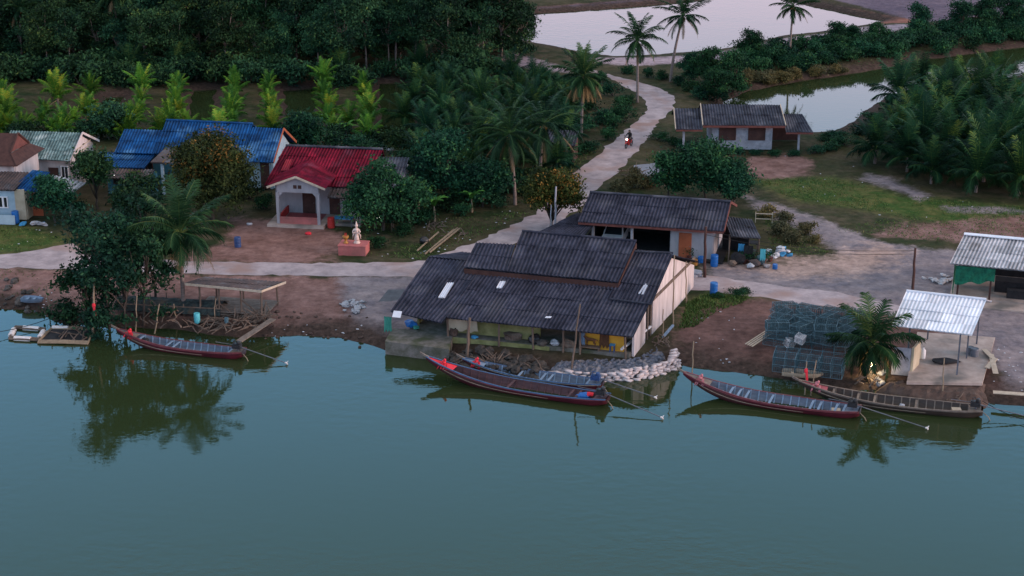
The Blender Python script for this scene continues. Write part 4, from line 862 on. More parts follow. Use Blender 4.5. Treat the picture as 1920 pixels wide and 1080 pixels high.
# ---------------------------------------------------------------- vegetation
class Stock:                              # first use builds the plant, later uses copy it and its parts
    def __init__(s, fn): s.fn, s.made = fn, {}
    def put(s, k, loc, label, group=None, rot=None, scale=1.0):
        rot = rng.uniform(0, 6.28) if rot is None else rot
        sc = scale if hasattr(scale, '__len__') else (scale,) * 3
        if k not in s.made:
            r = s.fn(k); s.made[k] = r; r.location = loc; r.rotation_euler = (0, 0, rot); r.scale = sc
            tag(r, label, None, group); return r
        r = dup(s.made[k], loc, rot, sc, label)
        if group: r['group'] = group
        elif 'group' in r: del r['group']
        return r
def leaves(blobs, n, size, seed, up=0.35, clump=0.42, per=26, asp=0.5):
    # leaf-sized faces in many small clumps over the volume of the crown
    r = np.random.RandomState(seed); vol = np.array([b[3] * b[4] * b[5] for b in blobs]) ** .67; vol = vol / vol.sum()
    vs, ts = [], []; nc = max(3, n // per); bt = r.uniform(0, 1, len(blobs))
    for k in range(nc):
        bi = r.choice(len(blobs), p=vol); b = blobs[bi]
        d = r.normal(size=3); d /= np.linalg.norm(d); d[2] = d[2] if d[2] > -.8 else -d[2] * .6
        rad = r.uniform(.2, 1.06) ** .6
        c = np.array(b[:3]) + d * np.array(b[3:]) * rad; ct = .05 + .45 * bt[bi] + .4 * r.uniform()
        m = r.randint(int(per * .6), int(per * 1.4)); cs = clump * r.uniform(.6, 1.3)
        P = c + r.normal(size=(m, 3)) * cs * np.array([1, 1, .62])
        N = r.normal(size=(m, 3)) * .8 + d * .55 + np.array([0, 0, up]); N /= np.linalg.norm(N, axis=1)[:, None]
        T = np.cross(N, r.normal(size=(m, 3))); T /= np.linalg.norm(T, axis=1)[:, None]; B = np.cross(N, T)
        s = size * r.uniform(.6, 1.35, (m, 1)); w = s * asp
        vs.append(np.stack([P - T * s * .5, P + B * w * .5 - N * s * .08, P + T * s * .5, P - B * w * .5 - N * s * .08], 1))
        ts.append(np.repeat(np.clip(ct + r.normal(size=m) * .16, 0, 1), 4))
    Vv = np.concatenate(vs).reshape(-1, 3); t = np.concatenate(ts); k = len(Vv)
    mb = MB(); mb.v = [tuple(x) for x in Vv.tolist()]; mb.f = [(i, i + 1, i + 2, i + 3) for i in range(0, k, 4)]; mb.t = t.tolist()
    return mb
def trunk(parent, h, r0, ends, seed, m='bark', lean=0.3, base=0.0):
    rr = random.Random(seed); mb = MB(); pts = []
    lx, ly = rr.uniform(-lean, lean), rr.uniform(-lean, lean)
    for i in range(6):
        s = i / 5; pts.append(V((lx * s * s + rr.uniform(-.06, .06), ly * s * s + rr.uniform(-.06, .06), base - .25 + (h + .25) * s)))
    mb.tube(pts, [r0 * (1.25 if i == 0 else 1 - .1 * i) for i in range(6)], 7)
    for e in ends:
        a = pts[rr.choice((3, 4, 5))]; e = V(e); mid = a.lerp(e, .5) + V((rr.uniform(-.2, .2), rr.uniform(-.2, .2), .25))
        mb.tube([a, mid, e], [r0 * .5, r0 * .33, r0 * .14], 5)
    return mb.build('trunk', M[m], parent, smooth=True)
def tree(name, cat, blobs, n, size, seed, lm, h, r0, bark='bark', clump=.42, per=26, lean=.3, extra=None):
    t = thing(name, 'x', cat); rr = random.Random(seed)
    trunk(t, h, r0, [(b[0], b[1], b[2]) for b in blobs], seed, bark, lean)
    leaves(blobs, n, size, seed, clump=clump, per=per).build('crown', LF[lm], t)
    if extra: leaves(*extra[:4], up=.7, clump=.3, per=14).build('blossom', LF[extra[4]], t)
    return t
def forest_tree(k):
    rr = random.Random(100 + k); H_ = (10.5, 12.5, 9.5, 12, 11)[k]; bl = []
    lo = (.12, .45, .15, .3, .2)[k]
    for i in range(15):
        a = rr.uniform(0, 6.28); q = rr.uniform(.2, 1); z = H_ * (lo + (.93 - lo) * (i + rr.random()) / 15); w = 2.7 * (1.15 - abs(z / H_ - .6))
        bl.append((math.cos(a) * q * w, math.sin(a) * q * w, z, rr.uniform(1.1, 1.9), rr.uniform(1.1, 1.9), rr.uniform(.8, 1.3)))
    return tree('forest_tree', 'tree', bl, 6200, .42, 200 + k, 'forest', H_ * .6, .17, 'bark', clump=.5)
def bush_maker(lm, name='shrub', cat='shrub', n=1300, size=.24):
    def f(k):
        rr = random.Random(300 + k * 7); bl = [(rr.uniform(-.8, .8), rr.uniform(-.7, .7), rr.uniform(.45, 1.25), rr.uniform(.5, .9), rr.uniform(.5, .9), rr.uniform(.4, .75)) for _ in range(6)]
        t = thing(name, 'x', cat); m = MB()
        for b in bl: m.tube([(0, 0, -.1), (b[0] * .5, b[1] * .5, b[2] * .6), b[:3]], [.05, .035, .015], 5)
        m.build('stems', M['barkdark'], t); leaves(bl, n, size, 400 + k, clump=.26, per=20).build('crown', LF[lm], t); return t
    return f
def round_tree(k):
    rr = random.Random(500 + k); bl = []
    for i in range(15):
        a = rr.uniform(0, 6.28); q = rr.uniform(.2, 1); z = rr.uniform(.8, 4.7); w = 2.0 * math.sqrt(max(.1, 1 - ((z - 2.6) / 2.5) ** 2))
        bl.append((math.cos(a) * q * w, math.sin(a) * q * w, z, rr.uniform(.8, 1.3), rr.uniform(.8, 1.3), rr.uniform(.6, 1.0)))
    return tree('broadleaf_tree', 'tree', bl, 6800, .3, 520 + k, 'bush', 2.2, .14, 'barkdark', clump=.33)
def palm_crown(mb, z, n, L, el, droop, seed, leaf=.62, wid=.085, nl=30, stem=.03, old=.0, tint=(.15, .75), top=None):
    rr = random.Random(seed); ga = 2.39996
    for i in range(n):
        s_ = i / max(1, n - 1)                       # 0 newest .. 1 oldest
        e0 = R(el[0] + (el[1] - el[0]) * s_ + rr.uniform(-9, 9)); dr = R((droop[0] + (droop[1] - droop[0]) * s_) * rr.uniform(.8, 1.2))
        az = i * ga + rr.uniform(-.25, .25); Lf = L * (0.72 + .28 * math.sin(math.pi * min(1, .25 + s_))) * rr.uniform(.88, 1.1)
        p = V((0, 0, z)); H_ = V((math.cos(az), math.sin(az), 0)); pts, dirs = [p], []; K = 9; az_t = rr.uniform(-.25, .25)
        for j in range(K):
            e = e0 - dr * ((j + .5) / K) ** 1.35; h2 = V((math.cos(az + az_t * j / K), math.sin(az + az_t * j / K), 0))
            d = h2 * math.cos(e) + V((0, 0, math.sin(e))); dirs.append(d); p = p + d * (Lf / K); pts.append(p)
        t0 = tint[0] + (tint[1] - tint[0]) * rr.random() * (1 - .35 * s_); t0 = min(1, t0)
        mb.tube(pts, [stem * (1.3 - 1.1 * j / K) for j in range(K + 1)], 4, min(1, t0 + .45), cap=False)
        vs, fs, tt = [], [], []
        for q in range(nl):
            x = .14 + .86 * (q + .5) / nl; f = x * K; j = min(K - 1, int(f)); c = pts[j].lerp(pts[j + 1], f - j); d = dirs[j]
            S = d.cross(V((0, 0, 1))); S = S.normalized() if S.length > .05 else V((-H_.y, H_.x, 0)); U = S.cross(d).normalized()
            ll = leaf * (0.35 + .75 * math.sin(math.pi * min(1, x * .86 + .1))) * rr.uniform(.8, 1.15)
            for sg in (-1, 1):
                dirl = (S * sg * .8 + d * (.45 + .5 * x) + U * rr.uniform(-.05, .3) + V((0, 0, -.28 - .35 * s_ + rr.uniform(-.15, .1)))).normalized()
                m_ = c + dirl * ll * .55; tp = c + dirl * ll + V((0, 0, -ll * .22)); w = d * wid
                k = len(vs); vs += [c - w * .5, c + w * .5, m_ + w * .42, tp, m_ - w * .42]; fs += [(k, k + 1, k + 2, k + 3, k + 4)]
                tt += [min(1, max(0, t0 + rr.uniform(-.12, .12)))] * 5
        mb.add(vs, fs, tt)
    return mb
def palm_trunk(parent, h, r, seed, lean=(0, 0)):
    mb = MB(); rr = random.Random(seed); pts, rd = [], []
    n = 16
    for i in range(n + 1):
        s = i / n; pts.append(V((lean[0] * s ** 1.6, lean[1] * s ** 1.6, -.3 + (h + .3) * s))); rd.append(r * (1.35 if i == 0 else 1 - .3 * s) * (1.0 + .06 * (i % 2)))
    mb.tube(pts, rd, 8); return mb.build('trunk', M['palmbark'], parent, smooth=True)
def coconut(name, h, r, n, L, el, droop, seed, lm, lean=(0, 0), dead=0, leaf=.62, nuts=True, tint=(.15, .75), wid=.085, nl=30):
    t = thing(name, 'x', 'palm tree'); palm_trunk(t, h, r, seed, lean)
    c = palm_crown(MB(), 0, n, L, el, droop, seed + 1, leaf, tint=tint, wid=wid, nl=nl).build('crown', LF[lm], t); c.location = (lean[0], lean[1], h)
    if dead:
        d = palm_crown(MB(), 0, dead, L * .85, (-25, -55), (45, 40), seed + 2, leaf * .7, .06).build('dry_fronds', LF['palmdead'], t); d.location = (lean[0], lean[1], h - .15)
    if nuts:
        m = MB(); rr = random.Random(seed)
        for i in range(9): a = rr.uniform(0, 6.28); m.blob((math.cos(a) * .24, math.sin(a) * .24, -.28 - rr.random() * .25), (.11, .11, .13), i, .1, 1)
        q = m.build('coconuts', M['gold'], t, smooth=True); q.location = (lean[0], lean[1], h)
    return t
def young_palm(k):                        # orchard palms: almost no trunk, fronds in an upright fan
    return coconut('young_coconut_palm', .5 + .15 * k, .12, 13, 2.7 + .25 * (k % 3), (89, 48), (12, 85), 600 + 11 * k, 'palmyoung', dead=3, leaf=.62, nuts=False, tint=(.1, 1.0), wid=.075, nl=26)
def grove_palm(k):
    return coconut('grove_palm', 1.5 + .25 * k, .16, 24, 4.3 + .2 * (k % 3), (89, 12), (18, 85), 700 + 13 * k, 'palmdark', leaf=.95, nuts=False, tint=(.0, 1.0), wid=.075, nl=30)
def tall_palm(k):
    return coconut('coconut_palm', 6.5 + .5 * k, .14, 22, 3.2, (80, -30), (45, 85), 800 + 17 * k, 'palm', (rng.uniform(-.5, .5), 0), 3, tint=(.05, .6))
def banana(k):
    t = thing('banana_plant', 'x', 'plant'); rr = random.Random(900 + k); m = MB(); st = MB(); st.tube([(0, 0, -.1), (0, 0, .8), (.05, 0, 1.5)], [.12, .09, .05], 7); st.build('stem', M['bamboo'], t)
    for i in range(8):
        az = i * 2.4; e0 = R(rr.uniform(45, 80)); p = V((0.03, 0, 1.4)); L = rr.uniform(1.3, 1.9); vs, fs = [], []
        for j in range(8):
            x = j / 7; e = e0 - R(100) * x ** 1.4; d = V((math.cos(az) * math.cos(e), math.sin(az) * math.cos(e), math.sin(e))); S = V((-math.sin(az), math.cos(az), 0)); w = .26 * math.sin(math.pi * min(1, x * .9 + .08))
            vs += [p - S * w + V((0, 0, -.05)), p, p + S * w + V((0, 0, -.05))]; p = p + d * L / 7
        for j in range(7): fs += [(3 * j, 3 * j + 1, 3 * j + 4, 3 * j + 3), (3 * j + 1, 3 * j + 2, 3 * j + 5, 3 * j + 4)]
        m.add(vs, fs, rr.random())
    m.build('leaves', LF['banana'], t); return t
FOREST, SHRUB, SCRUB, ROUND = Stock(forest_tree), Stock(bush_maker('bush')), Stock(bush_maker('dry', 'dry_shrub')), Stock(round_tree)
DARKSHRUB = Stock(bush_maker('forest', 'dark_shrub'))
YOUNG, GROVE, TALL, BANANA = Stock(young_palm), Stock(grove_palm), Stock(tall_palm), Stock(banana)
def gp(px, py):
    p = onground(px, py); p.z -= .03; return p
def dryp(px, py):                         # same, but never out in the water
    p = onground(px, py); return p if p.z > 0.12 else None

# dense wood behind the orchard
for row, (by, x0, x1, st, s0) in enumerate(((136, -60, 900, 50, .72), (118, -80, 950, 50, .9), (92, -90, 930, 54, 1.0), (62, -100, 900, 58, 1.1), (28, -110, 880, 66, 1.15))):
    x = x0 + row * 21
    while x < x1:
        p = dryp(x + rng.uniform(-16, 16), by + rng.uniform(-9, 9)); x += st
        if p is None: continue
        FOREST.put(rng.randrange(5), p, 'tall dark broadleaved tree in the dense wood behind the palm orchard', 'trees of the dense wood', scale=s0 * rng.uniform(.85, 1.15))
for px, py in [(x + rng.uniform(-12, 12), 150 + rng.uniform(-9, 12)) for x in list(range(-20, 960, 26)) + list(range(-20, 360, 40))]:
    p = dryp(px, py)
    if p: DARKSHRUB.put(rng.randrange(4), p, 'dark undergrowth bush at the foot of the dense wood', 'bushes along the foot of the wood', scale=rng.uniform(1.2, 2.0))
for px, py, k in ((100, 138, 0), (245, 150, 1), (330, 146, 2), (640, 150, 0), (560, 158, 1), (860, 140, 2), (790, 150, 1)):
    p = dryp(px, py)
    if p: GROVE.put(k, p, 'dark young palm in the shade at the edge of the dense wood', 'palms at the foot of the wood', scale=.75)
for px, py, k, s, lb in ((742, 128, 0, 1.0, 'coconut palm with bare pale trunk at the edge of the dense wood'), (905, 128, 1, .85, 'coconut palm with drooping fronds where the wood meets the pond'), (42, 130, 2, .95, 'coconut palm half hidden in the wood at the far left')):
    TALL.put(k, gp(px, py), lb, scale=s)
for px, py, s in ((905, 60, 1.15), (960, 88, .95), (940, 45, 1.0), (870, 95, 1.0), (800, 105, 1.0), (975, 105, .7)):
    FOREST.put(rng.randrange(5), gp(px, py), 'tall dark tree at the right end of the wood beside the pink pond', 'trees at the right end of the wood', scale=s)

for i, (px, py) in enumerate(((35, 120), (225, 128), (655, 124), (850, 130), (940, 112))):
    p = dryp(px, py)
    if p: TALL.put(i % 5, p, 'coconut palm standing among the front trees of the dense wood', 'coconut palms at the front of the wood', scale=rng.uniform(.75, 1.25))
# orchard of young coconut palms
OR = [(8, 192), (15, 226), (2, 258), (-30, 240), (105, 186), (85, 226), (55, 252), (120, 246), (172, 188), (160, 226), (140, 250), (185, 262), (268, 182), (262, 216), (246, 246), (222, 254), (336, 172), (332, 208), (318, 236), (302, 256), (352, 252),
      (440, 163), (436, 200), (434, 234), (412, 246), (505, 172), (507, 206), (508, 240), (608, 168), (612, 198), (617, 230), (624, 258), (682, 172), (690, 203), (694, 238), (690, 270), (656, 250)]
OR += [(x + rng.uniform(-5, 5), y + 17) for x, y in OR if y < 250] + [(x, 262 + rng.uniform(-4, 4)) for x in (20, 45, 100, 118, 205, 240)]
for i, (px, py) in enumerate(OR):
    p = onground(px, py); p.z = max(p.z, .25) - .03
    YOUNG.put(rng.randrange(5), p, 'yellow green young coconut palm in the orchard rows behind the houses', 'young coconut palms in the orchard rows', scale=rng.uniform(.62, 1.0))
for px, py in ((785, 185), (812, 205), (845, 192), (880, 205), (905, 220), (868, 238), (940, 200), (832, 246), (972, 205), (1000, 225), (930, 242), (800, 268), (760, 250), (900, 262), (965, 250), (1035, 215), (850, 285), (790, 300), (900, 300), (930, 285), (985, 285), (1025, 262), (1000, 318), (1045, 330), (940, 330), (880, 330), (1060, 285), (1070, 225), (1020, 190), (1010, 340), (870, 355), (800, 330), (950, 310), (780, 215), (830, 225), (900, 180), (960, 165), (1000, 195), (985, 232), (1050, 200), (990, 255), (860, 262), (830, 320)):
    p = onground(px, py); p.z = max(p.z, .25) - .03
    GROVE.put(rng.randrange(4), p, 'dark green bushy palm between the orchard and the road', 'bushy palms between orchard and road', scale=rng.uniform(.55, .8))
for px, py, s in ((30, 268, 1.1), (70, 264, 1.2), (150, 262, 1.3), (190, 258, 1.3), (225, 262, 1.1), (120, 270, 1.0), (300, 246, .8), (372, 250, .8), (560, 262, 1.1), (585, 276, 1.0), (730, 262, 1.2), (752, 285, 1.3), (700, 292, 1.0)):
    p = dryp(px, py)
    if p: DARKSHRUB.put(rng.randrange(4), p, 'dark bush behind the houses at the near edge of the orchard', 'bushes at the near edge of the orchard', scale=s)
# grove on the right
gpoly = poly([(1645, 265), (1690, 205), (1790, 190), (1940, 206), (2080, 212), (2080, 380), (1900, 372), (1760, 362), (1690, 345), (1640, 305)])
gy0 = 128
for j in range(20):
    for i in range(14):
        x, y = 28 + i * 4.3 + (j % 2) * 2.1 + rng.uniform(-.7, .7), 132 + j * 3.5 + rng.uniform(-.7, .7)
        if sdf(np.array([x]), np.array([y]), gpoly)[0] > 0 and gz(x, y) > .4 and x < .31 * y + 6:
            GROVE.put(rng.randrange(4), V((x, y, gz(x, y) - .05)), 'dark green palm in the dense palm grove at the right', 'palms of the dense grove', scale=rng.uniform(.85, 1.1))

# single palms
def solo(fn, px, py, label, rot=0.0, scale=1.0):
    t = fn(); p = onground(px, py); t.location = (p.x, p.y, p.z - .05); t.rotation_euler = (0, 0, rot); t.scale = (scale,) * 3; tag(t, label); return t
solo(lambda: coconut('coconut_palm', 6.0, .17, 28, 4.3, (86, -22), (40, 95), 11, 'palm', (.1, 0), 4, leaf=1.0, tint=(.1, .95), wid=.075, nl=36), 345, 583, 'coconut palm leaning over the river shelter with wide arching fronds')
solo(lambda: coconut('coconut_palm', 6.2, .15, 36, 3.6, (89, -35), (25, 75), 23, 'palm', (.1, 0), 26, leaf=.7, tint=(.1, .8)), 1090, 256, 'coconut palm with a skirt of brown dry fronds left of the road')
solo(lambda: coconut('coconut_palm', 6.8, .15, 26, 3.9, (86, -35), (45, 80), 37, 'palm', (-.15, 0), 4, tint=(.05, .45)), 1195, 192, 'coconut palm at the bend of the road against the pink pond')
solo(lambda: coconut('coconut_palm', 7.6, .17, 22, 4.0, (80, -30), (40, 65), 41, 'palm', (1.2, 0), 3, tint=(.05, .45)), 1257, 153, 'tall coconut palm leaning right, its crown over the pink pond')
solo(lambda: coconut('coconut_palm', 6.4, .14, 17, 3.7, (70, -25), (35, 60), 59, 'palm', (.1, 0), 1, tint=(.05, .45)), 1480, 110, 'slender coconut palm standing alone on the canal bank')
solo(lambda: coconut('coconut_palm', 6.4, .16, 28, 4.5, (84, -45), (55, 85), 61, 'palm', (-.5, 0), 5, leaf=.7, tint=(.05, .5)), 966, 384, 'coconut palm with leaning trunk left of the road')
solo(lambda: coconut('coconut_palm', 5.6, .16, 26, 4.6, (78, -50), (55, 90), 67, 'palm', (.3, 0), 4, leaf=.75, tint=(.05, .5)), 1012, 345, 'coconut palm with long hanging fronds beside the leaning one')
solo(lambda: coconut('coconut_palm', 2.4, .17, 26, 3.5, (86, -35), (40, 80), 71, 'palm', (0, 0), 2, leaf=.9, tint=(.1, .95), wid=.075, nl=36), 1632, 705, 'short coconut palm on the bank in front of the white shed', .6)
# broadleaved trees near the houses
def mk(blobs, n, size, seed, lm, h, r0, bark='barkdark', clump=.38, extra=None, name='broadleaf_tree', lean=.3): return lambda: tree(name, 'tree', blobs, int(n * 1.7), size * 1.15, seed, lm, h, r0, bark, clump, 26, lean, extra)
def dome(rx, rz, z0, n, seed, lo=.34, hi=.5, q0=.4, q1=.82):
    rr = random.Random(seed); o = []
    for i in range(n):
        a = rr.uniform(0, 6.28); e = rr.uniform(-.95, 1.4); q = rr.uniform(q0, q1)
        s = rx * rr.uniform(lo, hi); o.append((math.cos(a) * math.cos(e) * rx * q, math.sin(a) * math.cos(e) * rx * q, z0 + math.sin(e) * rz * q, s, s, s * .8))
    return o
b1 = dome(3.9, 3.3, 4.2, 30, 5); top1 = [b for b in b1 if b[2] > 5.0 and b[0] < 1.2]
solo(mk(b1, 12500, .26, 31, 'longan', 2.4, .2, extra=(top1, 3200, .24, 77, 'blossom')), 400, 412, 'large round tree topped with orange brown blossom in front of the blue roof')
b2 = dome(2.4, 2.3, 3.2, 18, 8); 
solo(mk(b2, 5200, .26, 32, 'longan', 1.7, .15, extra=(b2[:13], 2600, .22, 78, 'blossom')), 1035, 434, 'round orange tinged tree behind the dark boathouse roof')
solo(mk(dome(3.4, 2.7, 3.0, 20, 9), 7600, .27, 33, 'bush', 1.7, .18), 718, 432, 'dense dark green round tree in front of the red roofed house')
solo(mk(dome(3.0, 2.9, 3.6, 18, 10), 6500, .27, 34, 'bush', 2.0, .17), 835, 382, 'large bushy tree to the right of the red roofed house')
solo(mk(dome(2.4, 2.0, 2.4, 14, 12), 4200, .27, 35, 'bush', 1.5, .14), 905, 388, 'smaller bushy tree beside the leaning palm trunk')
solo(mk(dome(3.0, 2.3, 2.9, 17, 14), 5200, .28, 36, 'bush', 1.7, .1, clump=.42), 1322, 372, 'loose leafy tree behind the long carport roof')
solo(mk(dome(1.8, 1.7, 2.4, 9, 15), 1900, .3, 37, 'bush', 1.6, .09, clump=.4), 1252, 370, 'small thin leafed tree behind the left part of the carport roof')
solo(mk(dome(1.7, 1.6, 2.1, 10, 16), 2600, .25, 38, 'bush', 1.1, .1), 1375, 385, 'low leafy tree at the right end of the carport')
solo(mk(dome(1.55, 1.8, 2.4, 12, 17), 2700, .25, 39, 'bush', 1.3, .1), 104, 418, 'round green tree beside the blue porch roof at the left')
solo(mk(dome(1.7, 2.2, 3.3, 11, 18), 2600, .27, 40, 'forest', 1.6, .12), 182, 392, 'dark narrow tree in front of the blue roofed house')
solo(mk(dome(2.1, 2.0, 2.8, 12, 19), 3300, .3, 41, 'bush', 1.6, .12), 265, 300, 'mid green tree behind the left wing of the blue house') if False else None
solo(mk(dome(2.0, 1.6, 2.2, 12, 20), 3000, .3, 43, 'forest', 1.2, .12), 205, 262, 'dark bushy tree between the green roof and the blue roof')
solo(mk(dome(2.3, 2.0, 2.6, 14, 25), 3600, .28, 46, 'forest', 1.4, .12), 262, 428, 'wide dark tree in front of the turquoise wall of the blue house')
solo(mk(dome(1.8, 1.6, 2.0, 12, 22), 2800, .3, 44, 'bush', 1.2, .12), 572, 282, 'green tree behind the right end of the blue roof')
# mangroves at the left bank
MG = [((205, 606), 7.0, 3.3, 6000, 'tall mangrove tree with a dark crown on the left bank', 1), ((268, 600), 5.2, 2.6, 3800, 'mangrove tree beside the river shelter', 2), ((165, 604), 3.7, 1.7, 2200, 'thin mangrove tree leaning out at the left', 3), ((232, 604), 4.6, 2.0, 1900, 'slim mangrove tree between the taller ones', 4), ((182, 612), 1.3, 1.6, 2200, 'low mangrove bush hanging over the fish pens', 5), ((120, 598), 1.0, 1.1, 1000, 'low mangrove bush at the left edge of the bank', 6), ((292, 566), 5.4, 2.5, 3000, 'mangrove tree standing close to the palm trunk', 7)]
for (px, py), zc, rx, n, lb, sd in MG:
    bl = dome(rx * 1.05, rx * 1.25, zc, 13, 40 + sd, .2, .34, .3, 1.0) + (dome(rx * .85, rx * .8, zc * .48, 4, 60 + sd, .18, .26, .5, 1.0) if zc > 3 else [])
    solo(mk(bl, int(n * .5), .28, 50 + sd, 'mangrove', zc * .75, .11, clump=.36, name='mangrove_tree', lean=.6), px, py, lb)
# canal bank and pond trees
for px, py, k, s, lb in ((1330, 158, 0, .85, 'dark round tree in front of the pink pond beside the tall leaning palm'), (1375, 172, 1, .9, 'pale green tree hanging over the near end of the canal'), (1295, 150, 2, .6, 'small dark tree at the foot of the tall leaning palm'), (1345, 192, 3, .7, 'low green tree left of the canal end'), (1412, 112, 0, .72, 'dark tree standing alone in front of the pond'),
    (1568, 92, 1, .65, 'ragged tree on the bank in front of the pond corner'), (1640, 90, 2, .6, 'round tree in the middle of the canal bank'), (1722, 70, 0, .85, 'large round tree on the bank before the dark dyke'), (1800, 66, 1, .85, 'rounded light topped tree on the bank near the right'), (1850, 58, 2, .9, 'tall bushy tree on the bank second from the right edge'), (1905, 55, 3, .9, 'dense tree on the bank at the right edge'), (1960, 50, 0, .9, 'dense tree beyond the right edge of the bank'), (1600, 84, 3, .5, 'small dark tree beside the ragged one')):
    ROUND.put(k, gp(px, py), lb, scale=s)
for i in range(110):
    t = i / 109; px = 1385 + t * 560 + rng.uniform(-8, 8); base = 150 - 62 * t - 12
    p = dryp(px, base + rng.uniform(-36, 9))
    if p: SHRUB.put(rng.randrange(4), p, 'green shrub in the thicket along the far canal bank', 'shrubs along the far canal bank', scale=rng.uniform(.8, 1.4))
for i in range(80):
    t = i / 79; p = dryp(1392 + t * 540 + rng.uniform(-8, 8), 159 - 66 * t + rng.uniform(-7, 0))
    if p: SCRUB.put(rng.randrange(4), p, 'brownish shrub at the waterline of the far canal bank', 'dry shrubs at the canal waterline', scale=rng.uniform(.5, .85))
for px, py, s in ((1010, 160, 1.3), (1040, 172, 1.2), (1075, 165, 1.0), (1125, 155, .8), (1000, 182, 1.3), (1150, 180, .9), (1165, 205, .9), (1172, 228, 1.0), (1150, 240, .9), (1140, 262, .8), (1110, 285, .8), (1085, 290, .8), (1060, 310, .8), (1180, 195, .7), (1045, 205, 1.2), (1060, 240, 1.1), (1125, 232, 1.0), (1100, 205, 1.0), (1270, 160, .7), (1000, 215, 1.3), (1030, 235, 1.2), (1015, 300, 1.1), (975, 300, 1.2), (940, 260, 1.2), (1040, 290, 1.0), (1060, 262, 1.1), (1095, 245, 1.1), (900, 340, 1.2), (960, 345, 1.0), (870, 300, 1.2), (1030, 350, .9), (1290, 170, .8), (1215, 145, .7), (1240, 148, .7), (1180, 138, .7), (1310, 185, .9)):
    p = dryp(px, py)
    if p: SHRUB.put(rng.randrange(4), p, 'leafy roadside shrub near the bend of the road', 'shrubs along the upper road', scale=s)
for px, py, s in ((640, 262, 1.2), (668, 282, 1.1), (620, 276, 1.0), (700, 278, 1.2), (745, 272, 1.3), (790, 282, 1.4), (775, 322, 1.3), (810, 345, 1.2), (800, 365, 1.2), (835, 395, .9), (860, 385, 1.0), (885, 372, 1.2), (915, 362, 1.2), (940, 355, 1.1), (985, 362, 1.0), (1000, 380, .8), (820, 300, 1.4), (870, 325, 1.4), (540, 268, 1.0), (935, 390, .6), (780, 395, .9), (752, 408, .8)):
    p = dryp(px, py)
    if p: DARKSHRUB.put(rng.randrange(4), p, 'dark bush in the thicket between the red house and the road', 'bushes in the thicket by the red house', scale=s)
for px, py, s in ((1232, 262, .7), (1262, 272, .8), (1292, 280, .8), (1322, 284, .7), (1352, 287, .65), (1385, 288, .6), (1420, 290, .6), (1455, 291, .6), (1490, 292, .65), (1525, 288, .7), (1555, 280, .8), (1585, 272, .9), (1570, 258, .9), (1610, 250, 1.0), (1640, 230, 1.1), (1550, 262, .8)):
    p = dryp(px, py)
    if p: SHRUB.put(rng.randrange(4), p, 'low green bush in front of the grey block house', 'low bushes around the block house', scale=(s, s, s * .6))
for px, py, s in ((1158, 358, .7), (1178, 352, .7), (1205, 352, .8), (1190, 330, .55), (1225, 345, .6), (1465, 440, .8), (1490, 455, .7), (1510, 440, .7), (1470, 420, .7), (1440, 405, .7), (1530, 455, .5)):
    SCRUB.put(rng.randrange(4), gp(px, py), 'dry brownish shrub near the carport house', 'dry shrubs around the carport', scale=s)
for px, py, s, lb in ((710, 466, .65, 'small dark green bush beside the statue pedestal'), (650, 476, .35, 'low bush at the left corner of the statue pedestal'), (760, 440, .7, 'bush at the foot of the dense round tree'), (800, 418, .8, 'bush in the rough ground right of the round tree'), (865, 405, .7, 'dark bush below the large bushy tree'), (930, 378, .8, 'dark bush left of the leaning palm'), (495, 392, .8, 'dark shrub left of the red porch'), (470, 372, .9, 'shrub between the blue and red houses'), (150, 400, .7, 'shrub by the awning of the left house'), (60, 400, .5, 'low shrub by the rubbish at the left house'), (330, 440, .8, 'shrub under the wide palm crown'), (225, 432, 1.0, 'dark shrub behind the mangroves')):
    SHRUB.put(rng.randrange(4), gp(px, py), lb, scale=s)
for px, py, s, lb in ((785, 405, 1.1, 'pale green banana plant right of the dense round tree'), (815, 415, 1.0, 'banana plant leaning over the rough ground'), (885, 398, .9, 'banana plant below the leaning palm'), (1068, 305, .8, 'banana plant by the small shack at the road'), (650, 262, .8, 'banana plant behind the red roof'), (1180, 700, .01, 'x')):
    if s > .1: BANANA.put(rng.randrange(2), gp(px, py), lb, scale=s)
for px, py, s in ((1378, 552, .5), (1395, 550, .45), (1345, 556, .4)):
    SHRUB.put(rng.randrange(4), gp(px, py), 'weedy green clump beside the pale gable wall', 'weeds beside the gable wall', scale=(s, s, s * .6))

